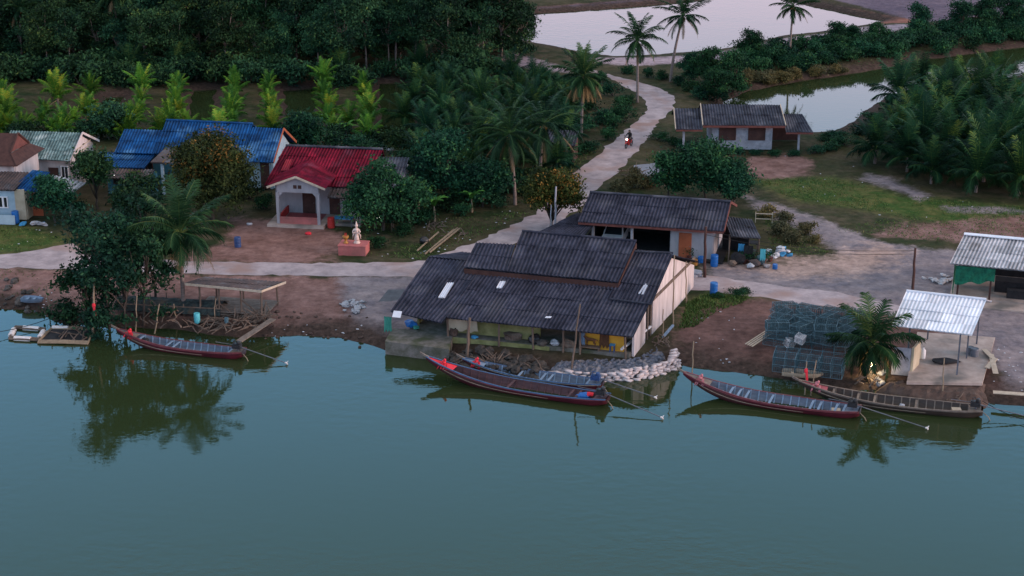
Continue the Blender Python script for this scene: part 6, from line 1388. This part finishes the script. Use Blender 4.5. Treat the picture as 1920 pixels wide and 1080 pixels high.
def pier():
    p = at(222, 590, .3); t = thing('net_rack', 'long low rack of timber stakes draped with dark teal nets on the left bank', 'rack', (p.x, p.y, .3), R(-9)); 
    for k in range(13):
        q = MB(); q.tube([(k * .62, (k % 2) * 1.6, -.9), (k * .62 + .05, (k % 2) * 1.6, 1.1 + rng.uniform(0, .25))], .045, 6); q.build('stake', M['wood'], t)
    for v_ in (0, 1.6):
        q = MB(); q.tube([(-.3, v_, .85), (7.9, v_, .9)], .05, 6); q.tube([(-.3, v_, .45), (7.9, v_, .5)], .04, 6); q.build('rail', M['wood'], t)
    n = MB(); vs = []; W_, H_ = 40, 10
    for j in range(H_ + 1):
        for i in range(W_ + 1): f = j / H_; vs.append((-.2 + i * .2, -.25 + 2.2 * f, .45 + .75 * math.sin(math.pi * min(1, f * 1.15)) ** .6 + .08 * noise.noise(V((i * .5, j * .7, 1)))))
    n.add(vs, [(j * 41 + i, j * 41 + i + 1, (j + 1) * 41 + i + 1, (j + 1) * 41 + i) for j in range(H_) for i in range(W_)], .3); n.build('nets', M['darknet'], t)
pier()
def barrel(px, py, m, label, r=.29, h=.9, z=None, group=None):
    p = onground(px, py) if z is None else at(px, py, z); t = thing('barrel', label, 'barrel', p, rng.uniform(0, 3), group); MB().lathe([(r * .92, 0), (r, .04), (r, h * .32), (r * 1.04, h * .33), (r, h * .36), (r, h * .64), (r * 1.04, h * .66), (r, h * .69), (r, h - .05), (r * .92, h)], n=18).build('body', M[m], t)
    MB().lathe([(r * .96, 0), (r * .96, .03), (r * .86, .031), (r * .86, .012), (0, .012)], (0, 0, h), 18).build('rim', M[m], t); return t
barrel(1339, 499, 'bluedrum', 'blue plastic barrel by the utility pole in front of the carport house'); barrel(1338, 552, 'bluedrum', 'blue plastic barrel at the edge of the weeds by the gable wall')
barrel(446, 463, 'engine_blue', 'dull blue barrel beside the wide palm crown on the red yard', .27, .8); barrel(621, 427, 'redpaint', 'red barrel standing on the terrace of the red house', .3, .85); barrel(30, 418, 'bluedrum', 'tall blue barrel at the corner of the left porch', .3, 1.0)
barrel(1302, 497, 'gold', 'yellow tub by the door of the carport house', .25, .45); barrel(1314, 492, 'bluedrum', 'short blue tub behind the utility pole', .25, .45); barrel(1826, 672, 'steel', 'grey drum under the white shed', .28, .7); barrel(1818, 668, 'steel', 'second grey drum under the white shed, left of the first', .26, .65)
barrel(370, 605, 'cyancloth', 'turquoise plastic drum hanging among the shelter stakes', .22, .7, .5); barrel(425, 606, 'tealframe', 'small teal bucket hanging at the shelter stakes', .15, .4, .7); barrel(1453, 504, 'bluedrum', 'small blue pot among the stones right of the carport', .2, .35)

mound('bank_earth', [(1640, 722), (1700, 742), (1780, 748), (1850, 750), (1868, 700), (1842, 712), (1700, 712), (1660, 705)], lambda x, y: .72, 'mudlump', 9, amp=.12, pz=.6)

# ---------------------------------------------------------------- small things on land
def shrine():
    p = onground(664, 474); t = thing('pedestal', 'salmon pink stepped pedestal on the grass corner of the yard', 'pedestal', p, R(-8)); q = MB(); q.box(-1.1, 1.1, -.75, .75, -.1, .75); q.build('base', M['pinkpaint'], t); q = MB(); q.box(-1.14, 1.14, -.79, .79, .75, .82); q.build('slab', M['pinkpaint'], t)
    mw = Matrix.Translation(p) @ Matrix.Rotation(R(-8), 4, 'Z')
    s = thing('statue', 'pale standing statue on the pink pedestal', 'statue', mw @ V((.25, .0, .82)), R(-8))
    MB().lathe([(.3, 0), (.32, .08), (.24, .14), (.26, .2), (.2, .26)], n=16).build('plinth', M['ivory'], s, smooth=True)
    b = MB(); b.lathe([(.19, .26), (.24, .34), (.2, .6), (.17, .8), (.15, .98), (.2, 1.12), (.23, 1.26), (.21, 1.36), (.09, 1.42), (.07, 1.47)], n=14)
    for sg in (-1, 1): b.tube([(sg * .2, 0, 1.33), (sg * .33, -.03, 1.12), (sg * .3, -.18, 1.0), (sg * .08, -.24, 1.08)], [.075, .065, .055, .045], 8); b.tube([(sg * .18, .05, .95), (sg * .33, .05, .75), (sg * .36, .03, .4)], [.05, .06, .03], 6)
    b.build('body', M['ivory'], s, smooth=True)
    h = MB(); h.blob((0, -.01, 1.58), (.11, .12, .14), 1, .05, 3); h.blob((0, -.13, 1.57), (.02, .03, .03), 1, .1, 1); h.lathe([(.14, 1.64), (.15, 1.69), (.1, 1.75), (.11, 1.79), (.06, 1.9), (.02, 2.08), (0, 2.12)], n=12); h.build('head', M['ivory'], s, smooth=True); s.scale = (.88,) * 3
    g = thing('incense_urn', 'ochre urn on the pink pedestal left of the statue', 'urn', mw @ V((-.62, -.1, .82)), 0); MB().lathe([(.2, 0), (.22, .06), (.12, .14), (.1, .3), (.2, .42), (.26, .52), (.24, .62), (.2, .62), (.2, .55), (0, .54)], n=16).build('bowl', M['gold'], g, smooth=True); q = MB()
    for k in range(6): q.tube([(.06 * math.cos(k), .06 * math.sin(k), .5), (.08 * math.cos(k), .08 * math.sin(k), .85)], .008, 4)
    q.build('incense_sticks', M['redcloth'], g)
shrine()
def body_mesh(name, joints, edges, radii, m, parent, sub=2):   # one skin grown over a posed skeleton
    me = bpy.data.meshes.new(name); me.from_pydata([tuple(j) for j in joints], edges, []); me.update(); o = bpy.data.objects.new(name, me); col.objects.link(o); o.parent = parent
    sk = o.modifiers.new('skin', 'SKIN'); sk.use_smooth_shade = True
    for i, v in enumerate(me.skin_vertices[0].data): v.radius = (radii[i], radii[i]) if not hasattr(radii[i], '__len__') else radii[i]; v.use_root = (i == 0)
    ss = o.modifiers.new('sub', 'SUBSURF'); ss.levels = sub; ss.render_levels = sub; me.materials.append(M[m]); return o
def motorbike():
    p = onground(1179, 276); rz = R(-118); t = thing('motorbike', 'red motorbike with lit headlamp coming down the road', 'motorbike', (p.x, p.y, G + .012), rz)
    for x, nm in ((.62, 'front_wheel'), (-.6, 'rear_wheel')):
        w = MB(); vs, fs = [], []; n, k = 22, 8
        for i in range(n):
            a = 2 * math.pi * i / n
            for j in range(k): b = 2 * math.pi * j / k; r = .25 + .05 * math.cos(b); vs.append((x + r * math.cos(a), .05 * math.sin(b), .3 + r * math.sin(a)))
        fs = [(i * k + j, ((i + 1) % n) * k + j, ((i + 1) % n) * k + (j + 1) % k, i * k + (j + 1) % k) for i in range(n) for j in range(k)]; w.add(vs, fs); wo = w.build(nm, M['engine'], t, smooth=True)
        r_ = MB(); r_.tube([(x, -.05, .3), (x, .05, .3)], .05, 8)
        for i in range(8): a = i * math.pi / 4; r_.tube([(x, 0, .3), (x + .2 * math.cos(a), 0, .3 + .2 * math.sin(a))], .01, 4)
        r_.build('rim', M['steel'], wo)
    b = MB(); b.tube([(.42, 0, .85), (.3, 0, .55), (-.05, 0, .38), (-.35, 0, .5), (-.7, 0, .72)], [.1, .13, .12, .14, .07], 10); b.hexa([(.34, -.26, .3), (.4, -.22, .3), (.4, .22, .3), (.34, .26, .3)], [(.42, -.2, .95), (.5, -.12, .95), (.5, .12, .95), (.42, .2, .95)]); b.hexa([(.4, -.05, .58), (.85, -.05, .5), (.85, .05, .5), (.4, .05, .58)], [(.4, -.06, .64), (.84, -.06, .55), (.84, .06, .55), (.4, .06, .64)])
    b.build('body', M['redpaint'], t); q = MB(); q.hexa([(-.7, -.12, .7), (.05, -.12, .66), (.05, .12, .66), (-.7, .12, .7)], [(-.72, -.1, .82), (.02, -.11, .77), (.02, .11, .77), (-.72, .1, .82)]); q.build('seat', M['engine'], t)
    q = MB(); q.tube([(.42, -.34, 1.02), (.45, -.1, .98), (.45, .1, .98), (.42, .34, 1.02)], .018, 6); q.build('handlebar', M['engine'], t); q = MB(); q.tube([(.45, 0, .95), (.62, 0, .3)], .03, 6); q.build('fork', M['steel'], t)
    MB().blob((.52, 0, .88), (.06, .09, .08), 1, 0, 2).build('headlight', M['headlamp'], t, smooth=True)
    for sg in (-1, 1): q = MB(); q.tube([(.44, sg * .25, 1.0), (.4, sg * .3, 1.17)], .008, 4); q.blob((.4, sg * .31, 1.2), (.015, .06, .04), 1, 0, 1); q.build('mirror', M['engine'], t)
    r = thing('person', 'rider in dark clothes and black helmet sitting on the red motorbike', 'person', (p.x, p.y, G + .012), rz)
    J = [(-.22, 0, .9), (-.2, 0, 1.08), (-.16, 0, 1.28), (-.14, 0, 1.36), (-.12, 0, 1.47), (-.1, 0, 1.58),
         (-.12, .19, 1.33), (.08, .28, 1.15), (.36, .3, 1.04), (-.12, -.19, 1.33), (.08, -.28, 1.15), (.36, -.3, 1.04), (-.16, .13, .86), (.2, .2, .8), (.12, .17, .4), (.26, .18, .32), (-.16, -.13, .86), (.2, -.2, .8), (.12, -.17, .4), (.26, -.18, .32)]
    E_ = [(0, 1), (1, 2), (2, 3), (3, 4), (4, 5), (3, 6), (6, 7), (7, 8), (3, 9), (9, 10), (10, 11), (0, 12), (12, 13), (13, 14), (14, 15), (0, 16), (16, 17), (17, 18), (18, 19)]
    rd = [.15, .14, .16, .12, .06, .09, .075, .05, .04, .075, .05, .04, .1, .08, .05, .045, .1, .08, .05, .045]; body_mesh('body', J, E_, rd, 'blackcloth', r)
    MB().blob((-.08, 0, 1.6), (.125, .115, .13), 1, .03, 3).build('helmet', M['engine'], r, smooth=True); f = MB(); f.blob((.0, 0, 1.57), (.05, .075, .075), 1, .05, 2); f.build('face', M['skin'], r, smooth=True)
    h = MB()
    for sg in (-1, 1):
        h.blob((.38, sg * .31, 1.04), (.05, .045, .035), 1, .05, 2)
        for k in range(4): h.tube([(.4, sg * (.275 + k * .022), 1.05), (.45, sg * (.275 + k * .022), 1.045), (.445, sg * (.275 + k * .022), 1.005)], [.011, .01, .008], 5)
        h.tube([(.38, sg * .27, 1.03), (.42, sg * .255, 1.0)], .011, 5)
    h.build('hands', M['skin'], r, smooth=True)
motorbike()
def pickup():
    fr = GF; c = fr.v(1152, 440, 2.6); t = thing('parked_car', 'pale green and white pickup parked inside the carport', 'car', fr.o + fr.u * c.x + fr.n * 3.0 + V((0, 0, .03)), fr.ang - R(90))
    prof = [(2.3, .45), (2.32, .75), (2.2, .95), (1.0, 1.08), (.35, 1.62), (-.75, 1.66), (-1.0, 1.1), (-2.3, 1.05), (-2.35, .45)]
    w = .82; b = MB(); n = len(prof); L_ = [(x, -w * (1 if z < 1.2 else .82), z) for x, z in prof]; R_ = [(x, w * (1 if z < 1.2 else .82), z) for x, z in prof]
    b.add(L_ + R_, [tuple(range(n - 1, -1, -1)), tuple(range(n, 2 * n))] + [(i, (i + 1) % n, n + (i + 1) % n, n + i) for i in range(n)]); b.build('body', M['whitepaint'], t)
    q = MB(); q.add([(1.0 + .02, -.7, 1.1), (1.02, .7, 1.1), (.38, .62, 1.6), (.38, -.62, 1.6)], [(0, 1, 2, 3)]); q.build('windscreen', M['glass'], t)
    for sg in (-1, 1):
        q = MB(); q.hexa([(.75, sg * .815, 1.12), (-.8, sg * .815, 1.12), (-.8, sg * .825, 1.12), (.75, sg * .825, 1.12)], [(.3, sg * .69, 1.55), (-.7, sg * .69, 1.55), (-.7, sg * .7, 1.55), (.3, sg * .7, 1.55)]); q.build('side_window', M['glass'], t)
        for x in (1.45, -1.45):
            q = MB(); q.tube([(x, sg * .68, .33), (x, sg * .86, .33)], .33, 18); wo = q.build('wheel', M['engine'], t); q = MB(); q.tube([(x, sg * .861, .33), (x, sg * .88, .33)], .19, 12); q.build('rim', M['steel'], wo)
        q = MB(); q.blob((2.28, sg * .6, .78), (.06, .16, .09), 1, 0, 1); q.build('headlight', M['whitepaint'], t)
    q = MB(); q.box(2.32, 2.42, -.85, .85, .4, .6); q.build('bumper', M['steel'], t); q = MB(); q.box(2.29, 2.34, -.42, .42, .68, .84); q.build('grille', M['engine'], t)
    for sg in (-1, 1): q = MB(); q.box(-.75, .3, sg * .5 - .02, sg * .5 + .02, 1.66, 1.7); q.build('roof_rail', M['greentarp'], t)
pickup()
def wmat(fr, u, v, z): return fr.o + fr.u * u + fr.n * v + V((0, 0, z))
def dog():
    u = BF.v(1107, 640, FV - .25).x; t = thing('dog', 'slim brown dog standing sideways before the yellow wall', 'dog', wmat(BF, u, FV - .25, .3), BF.ang + math.pi)
    J = [(-.3, 0, .46), (-.05, 0, .47), (.2, 0, .48), (.34, 0, .56), (.43, 0, .66), (.55, 0, .63), (-.4, 0, .48), (-.52, 0, .4), (-.58, 0, .26),
         (.2, .08, .4), (.2, .09, .22), (.2, .09, .02), (.25, .09, .0), (.2, -.08, .4), (.23, -.09, .22), (.22, -.09, .02), (.27, -.09, .0),
         (-.3, .08, .38), (-.24, .09, .26), (-.37, .09, .14), (-.34, .09, .0), (-.3, -.08, .38), (-.22, -.09, .26), (-.35, -.09, .14), (-.32, -.09, 0)]
    E_ = [(0, 1), (1, 2), (2, 3), (3, 4), (4, 5), (0, 6), (6, 7), (7, 8), (2, 9), (9, 10), (10, 11), (11, 12), (2, 13), (13, 14), (14, 15), (15, 16), (0, 17), (17, 18), (18, 19), (19, 20), (0, 21), (21, 22), (22, 23), (23, 24)]
    rd = [.1, .1, .13, .08, .085, .035, .03, .022, .015] + [.055, .03, .024, .024] * 2 + [.07, .045, .028, .024] * 2
    body_mesh('body', J, E_, rd, 'dogfur', t)
    for sg in (-1, 1): q = MB(); q.add([(.4, sg * .03, .72), (.4, sg * .09, .7), (.37, sg * .075, .81)], [(0, 1, 2), (2, 1, 0)]); q.build('ear', M['dogfur'], t)
    b = thing('bench', 'low dark bench under the dog before the yellow wall', 'bench', wmat(BF, u, FV - .3, .02), BF.ang); q = MB(); q.box(-.7, .7, -.25, .35, .22, .28); q.build('seat', M['wood'], b)
    for sx in (-.6, .6): q = MB(); q.box(sx - .04, sx + .04, -.2, .3, 0, .22); q.build('leg', M['wood'], b)
dog()
def hanging(px, v, z, w, h, m, label, name='hanging_cloth', fr=BF, k=6):
    u = fr.v(px, 640, v).x; vs, N = [], 8
    for j in range(N + 1):
        for i in range(N + 1): vs.append((w * (i / N - .5) * (1 - .35 * j / N * math.sin(k)), .06 * math.sin(i * 1.9 + j * .4) + .02 * j / N, -h * j / N * (1 + .12 * math.sin(i * 2.3))))
    o = MB().add(vs, [(j * 9 + i, j * 9 + i + 1, (j + 1) * 9 + i + 1, (j + 1) * 9 + i) for j in range(N) for i in range(N)]).build(name, M[m], smooth=True); o.location = wmat(fr, u, v, z); o.rotation_euler = (0, 0, fr.ang); return tag(o, label, 'cloth')
hanging(1133, FV - .15, 1.6, .65, 1.35, 'dogfur', 'brown ragged cloth hanging over the yellow wall')
hanging(905, FV, 1.75, 1.1, .6, 'rib_blue', 'pale blue cloth hung under the boathouse eave'); hanging(930, FV + .1, 1.75, .9, .5, 'bagwhite', 'white cloth hung under the boathouse eave'); hanging(868, FV - .1, 1.7, 2.0, 1.3, 'cream', 'cream sheet hung beside the thick weathered pole'); hanging(1092, FV - .3, 1.6, .35, 1.3, 'rib_blue', 'light blue strip of cloth at the left end of the yellow wall')
hanging(728, .35, 1.15, .55, 1.1, 'greentarp', 'dark green plastic sheet hanging at the left corner of the boathouse')
def stool():
    t = thing('stool', 'purple legged stool in front of the yellow wall', 'stool', wmat(BF, BF.v(1148, 650, FV - .3).x, FV - .3, .02), BF.ang); q = MB(); q.box(-.18, .18, -.18, .18, .52, .56); q.build('seat', M['bluetarp'], t)
    for sx in (-.14, .14):
        for sy in (-.14, .14): q = MB(); q.box(sx - .025, sx + .025, sy - .025, sy + .025, 0, .52); q.build('leg', M['engine_blue'], t)
stool()
def clutter(fr, px, v, z, m, label, s, seed, name='bundle'):
    o = MB().blob((0, 0, s[2] * .8), s, seed, .55, 2).build(name, M[m]); o.location = wmat(fr, fr.v(px, 640, v).x, v, z); o.rotation_euler = (0, 0, fr.ang); return tag(o, label, 'bundle')
clutter(BF, 1003, FV, .02, 'engine', 'dark engine covered in cloth under the boathouse eave', (.5, .35, .35), 3); clutter(BF, 1040, FV, .02, 'bagwhite', 'white crumpled sheet beside the dark covered engine', (.35, .3, .2), 4); clutter(BF, 962, FV + .2, .02, 'wood', 'brown heap of timber scraps under the boathouse eave', (.7, .4, .3), 5)
clutter(BF, 742, .9, -.75, 'engine', 'black rubber bundle at the left end of the concrete landing', (.4, .35, .35), 7); clutter(BF, 770, 1.5, .1, 'bluedrum', 'dark blue bundle on the ledge above the landing', (.45, .3, .3), 8); clutter(BF, 781, 1.3, .1, 'greentarp', 'small green basin beside the dark blue bundle', (.25, .2, .12), 9)
def driftwood(px, py, n, L, label, z, seed, sp=.5, name='driftwood'):
    p = at(px, py, z); rr = random.Random(seed); m = MB()
    for i in range(n):
        a, e = rr.uniform(0, 6.28), rr.uniform(-.2, .9); o = V((rr.uniform(-sp, sp), rr.uniform(-sp, sp), 0)); d = V((math.cos(a) * math.cos(e), math.sin(a) * math.cos(e), math.sin(e))); l = L * rr.uniform(.5, 1); m.tube([o - d * l * .3, o + d * l * .25 + V((rr.uniform(-.1, .1), 0, .05)), o + d * l * .7], [.05, .04, .015], 5)
    o = m.build(name, M['wood'], loc=p); return tag(o, label, 'driftwood')
driftwood(925, 678, 24, 1.9, 'tangle of bare branches at the boathouse rocks', .5, 1); driftwood(990, 685, 18, 1.2, 'low heap of twigs left of the sandbag wall', .4, 2, .9); driftwood(1240, 640, 14, 1.0, 'loose sticks piled beside the gable wall', 1.0, 3, .6); driftwood(855, 680, 9, 1.3, 'dry palm stalks hanging at the landing corner', .4, 4, .3)
driftwood(1185, 325, 16, 1.6, 'bare thorny branches at the culvert by the road', .9, 5, 1.0); driftwood(840, 440, 12, 1.2, 'scattered sticks on the rough ground near the bamboo poles', .9, 6, 1.6); driftwood(820, 425, 12, 1.3, 'dead palm stalks heaped below the banana plants', .9, 8, .9); driftwood(500, 600, 18, 1.3, 'broken sticks at the shelter end of the gangplank', .7, 9, .7); driftwood(470, 596, 20, 1.4, 'lattice of dry sticks between the right posts of the shelter', .8, 14, 1.0); driftwood(400, 600, 20, 1.3, 'heap of cane between the left posts of the shelter', .6, 15, 1.1); driftwood(440, 590, 22, 1.5, 'brushwood heap below the shelter deck', .5, 10, 1.3); driftwood(1625, 712, 16, 1.1, 'dry stalks at the foot of the short palm', .5, 11, .6); driftwood(1790, 745, 14, 1.0, 'twigs and roots behind the stern of the dark brown boat', .4, 12, .6); driftwood(150, 625, 26, 1.6, 'bare mangrove roots and branches in the water by the fish pens', .2, 13, 1.4)
def floodlamp():
    p = onground(1634, 706); t = thing('bank_lamp', 'lit lamp on a short stake at the foot of the short palm', 'lamp', p); q = MB(); q.tube([(0, 0, -.2), (0, -.02, .95)], .03, 6); q.build('stake', M['wood'], t); MB().blob((0, -.18, .95), (.14, .14, .2), 1, 0, 2).build('bulb', M['lamp'], t, smooth=True); q = MB(); q.lathe([(.03, 1.24), (.14, 1.18), (.16, 1.14)], (0, -.16, 0), 10); q.build('shade', M['steel'], t)
    l = bpy.data.lights.new('lamp_light', 'POINT'); l.energy = 110; l.color = (1, .75, .42); l.shadow_soft_size = .1; o = bpy.data.objects.new('lamp_light', l); col.objects.link(o); o.parent = t; o.location = (0, -.5, .9)
floodlamp()
def tubelight(px, py, z, label):
    p = at(px, py, z); t = thing('porch_lamp', label, 'lamp', p); MB().tube([(-.12, 0, 0), (.12, 0, 0)], .03, 6).build('bulb', M['tube'], t); q = MB(); q.box(-.16, .16, -.02, .06, .03, .06); q.build('holder', M['whitepaint'], t)
tubelight(212, 329, 2.9, 'lit porch lamp under the rusty verandah of the blue house'); tubelight(709, 408, 1.9, 'lit yellowish lamp under the dense round tree at the red house'); tubelight(1331, 433, 3.2, 'small lit lamp under the carport eave near the orange door')
def shack():
    p = onground(1050, 300); t = thing('small_shack', 'little grey roofed shack among the palms left of the road', 'shack', p, R(-14)); q = MB(); q.corr((-1.7, -1.2, 1.8), (1.7, -1.2, 1.8), (1.5, 1.4, 2.6), (-1.5, 1.4, 2.6), courses=1); q.build('roof', M['roof_grey'], t); q = MB(); wall(q, (-1.4, -.8), (1.4, -.8), 0, 1.8); wall(q, (1.4, -.7), (1.4, 1.2), 0, 2); wall(q, (-1.4, -.7), (-1.4, 1.2), 0, 2); q.build('wall', M['browndoor'], t); door(t, .5, -.88, 0, .8, 1.6, M['orangedoor'])
shack()
def cart(px, py, label, m, m2, rz):
    p = onground(px, py); t = thing('work_table', label, 'table', p, R(rz)); q = MB(); q.box(-.8, .8, -.4, .4, .7, .76); q.build('top', M[m], t)
    for sx in (-.74, .74):
        for sy in (-.34, .34): q = MB(); q.box(sx - .03, sx + .03, sy - .03, sy + .03, 0, .7); q.build('leg', M[m2], t)
    return t
cart(645, 424, 'small light blue table on the terrace of the red house', 'bluetarp', 'steel', -8); cart(720, 430, 'dark table in the shade under the dense round tree', 'dark', 'wood', -8); cart(1402, 470, 'dark work table under the right lean-to of the carport house', 'dark', 'wood', -14)
cart(1300, 455, 'low dark bench inside the right carport bay', 'dark', 'wood', -14) if False else None
def frame_bench():
    p = onground(1432, 418); t = thing('drying_frame', 'pale timber drying frame in the dry grass right of the carport', 'frame', p, R(-8))
    for z_ in (.35, .8):
        q = MB(); board(q, (-.7, 0, z_), (.7, 0, z_), .05, .06); q.build('rail', M['palewood'], t)
    for sx in (-.7, .7): q = MB(); q.box(sx - .03, sx + .03, -.03, .03, -.1, .95); q.build('post', M['palewood'], t)
frame_bench()
hanging(1422, -.3, 1.6, .4, .9, 'cyancloth', 'turquoise cloth hanging at the right lean-to of the carport', fr=GF); hanging(1395, .6, 1.5, .7, .7, 'blackcloth', 'dark clothes hanging under the right lean-to', fr=GF); hanging(1382, .9, 1.5, .5, .6, 'bluetarp', 'blue clothes hanging under the right lean-to', fr=GF)
def potplant(px, py, label, s=1.0, m='redtrim'):
    p = onground(px, py); t = thing('pot_plant', label, 'pot plant', p); MB().lathe([(.13, 0), (.2, .3), (.22, .32), (.18, .33), (0, .3)], n=12).build('pot', M[m], t); leaves([(0, 0, .6, .3, .3, .28)], 160, .14, px, clump=.15, per=12).build('leaves', LF['bush'], t); t.scale = (s,) * 3
for i, (px, py) in enumerate(((1292, 486), (1302, 483), (1311, 480), (1396, 494), (1408, 497), (1432, 492), (1444, 490))): potplant(px, py, ('leafy pot plant just right of the orange door', 'second leafy pot plant from the orange door', 'leafy pot plant behind the utility pole', 'pot plant at the front post of the right lean-to', 'pot plant between lean-to and stone sacks', 'pot plant left of the rubbish pile', 'pot plant touching the rubbish pile')[i], 1.1)
def toys():
    p = onground(578, 440); o = MB().blob((0, 0, .12), (.3, .18, .12), 3, .5, 2).build('cloth_heap', M['redcloth'], smooth=True); o.location = p; tag(o, 'small pinkish red cloth dropped on the yard before the red house', 'cloth')
    p = onground(468, 422); o = MB().blob((0, 0, .1), (.28, .2, .1), 5, .6, 2).build('cloth_heap', M['bagwhite'], smooth=True); o.location = p; tag(o, 'small white heap on the yard left of the red house', 'cloth')
    p = onground(795, 457); q = MB(); q.blob((0, 0, .3), (.4, .35, .3), 4, .3, 2); o = q.build('bucket_heap', M['engine'], smooth=True); o.location = p; tag(o, 'round black tub on the rough ground by the bamboo poles', 'tub')
    p = onground(585, 423); q = MB(); q.blob((0, 0, .25), (.5, .25, .25), 6, .4, 2); o = q.build('bundle', M['engine'], smooth=True); o.location = p; tag(o, 'black bundle at the edge of the red house porch', 'bundle')
    p = at(1770, 680, .98); q = MB(); q.blob((0, 0, .12), (.9, .5, .16), 8, .5, 2); o = q.build('net_heap', M['greentarp'] if False else M['dark']); o.location = p; tag(o, 'dark heap of nets on the shed platform', 'net heap')
    for i, (px, py, m, h) in enumerate(((1722, 672, 'cream', .9), (1730, 672, 'whitepaint', .8), (1716, 664, 'wood', 1.0))):
        p = at(px, py, .97); t = thing('gas_bottle', ('cream upright canister left under the white shed', 'white canister beside the cream one under the white shed', 'brown upright canister behind the cream one')[i], 'canister', p); MB().lathe([(.16, 0), (.18, .05), (.18, h * .7), (.1, h * .85), (.05, h * .88), (.05, h)], n=12).build('body', M[m], t, smooth=True); MB().tube([(-.06, 0, h + .02), (.06, 0, h + .02)], .02, 5).build('valve', M['steel'], t)
    u = BF.v(1330, 520, 9).x
    p = onground(1305, 518); q = MB(); q.blob((0, 0, .2), (.5, .45, .3), 9, .6, 2); o = q.build('scrap_heap', M['block']); o.location = p; tag(o, 'grey scrap heap behind the gable wall by the utility pole', 'scrap heap')
toys()
def litter():
    m = MB(); r = random.Random(12)
    zs = [([(640, 474), (720, 420), (960, 385), (990, 402), (870, 455), (795, 488)], 34), ([(500, 590), (700, 600), (690, 640), (520, 630)], 26), ([(1210, 280), (1560, 290), (1700, 360), (1900, 390), (1700, 430), (1400, 340)], 22), ([(1290, 600), (1420, 560), (1450, 620), (1400, 690), (1290, 660)], 22), ([(0, 540), (100, 540), (95, 580), (0, 575)], 25), ([(0, 425), (110, 430), (60, 470), (0, 475)], 6), ([(1860, 640), (1920, 650), (1920, 730), (1860, 710)], 20)]
    for pxs, n in zs:
        pg = poly(pxs); lo, hi = pg.min(0), pg.max(0); c = 0
        while c < n:
            x, y = r.uniform(lo[0], hi[0]), r.uniform(lo[1], hi[1])
            if sdf(np.array([x]), np.array([y]), pg)[0] < 0: continue
            m.blob((x, y, gz(x, y) + .02), (r.uniform(.03, .12), r.uniform(.03, .09), r.uniform(.02, .04)), r.randrange(99), .6, 1, r.random()); c += 1
    tag(m.build('litter', M['bagwhite']), kind='stuff')
litter()
def ripples():                            # cables across the water to the pens and boats
    for a, za, b, zb_, lb in (((172, 560), 1.2, (-40, 628), .5, 'thin mooring rope running left from the fish pens'), ((1842, 752), .8, (1990, 790), .7, 'dark mooring rope running right from the dark brown boat')):
        A, B_ = at(*a, za), at(*b, zb_); c = (A + B_) / 2; pts = [A.lerp(B_, i / 10) - c - V((0, 0, .5 * math.sin(math.pi * i / 10))) for i in range(11)]; o = MB().tube(pts, .025, 5).build('mooring_rope', M['blackcloth'], loc=c); tag(o, lb, 'rope')
ripples()
driftwood(385, 612, 26, 1.5, 'dense cane lattice leaning against the left side of the shelter', .6, 21, 1.4); driftwood(450, 604, 26, 1.5, 'dense brush under the middle of the shelter roof', .8, 22, 1.4); driftwood(490, 590, 18, 1.6, 'crossed canes at the right side of the shelter', 1.0, 23, .8); driftwood(300, 598, 20, 1.2, 'canes propped on the net rack stakes', .9, 24, 1.6)
for k, (a, za, b, zb_) in enumerate((((1323, 432), 4.6, (1716, 470), 4.0), ((1323, 440), 4.4, (1716, 476), 3.8))):
    A, B_ = at(*a, za), at(*b, zb_); c = (A + B_) / 2; o = MB().tube([A.lerp(B_, i / 14) - c - V((0, 0, .6 * math.sin(math.pi * i / 14))) for i in range(15)], .018, 5).build('overhead_wire', M['blackcloth'], loc=c); tag(o, ('upper overhead wire between the two dark utility poles', 'lower overhead wire between the two dark utility poles')[k], 'wire')
clutter(BF, 1015, FV - .3, .02, 'stone', 'grey heap of tools beside the dark covered engine', (.45, .3, .25), 12); clutter(BF, 1065, FV - .2, .02, 'wood', 'stack of brown boards left of the yellow wall', (.5, .3, .35), 13); clutter(BF, 850, FV - .2, .02, 'mudlump', 'brown sack at the left boathouse post', (.3, .25, .3), 14); clutter(BF, 890, FV - .3, .02, 'bluetarp', 'folded blue sheet on the boathouse ledge', (.3, .2, .12), 15)
for px, v, m, lb, sz, sd in ((1376, .6, 'dark', 'dark packed bundle under the right lean-to nearest the wall', (.6, .4, .5), 31), (1392, 1.4, 'darknet', 'heap of dark netting under the right lean-to', (.7, .5, .55), 32), (1408, .2, 'rust', 'rusty brown scrap at the front of the right lean-to', (.45, .3, .3), 33), (1416, .9, 'tealnet', 'teal net bundle at the outer edge of the right lean-to', (.4, .35, .4), 34), (1400, -.3, 'bagwhite', 'pale sack in front of the right lean-to', (.3, .22, .2), 35), (1366, -.1, 'wood', 'brown boards stacked by the corner of the carport wall', (.35, .3, .25), 36)):
    clutter(GF, px, v, .0, m, lb, sz, sd)
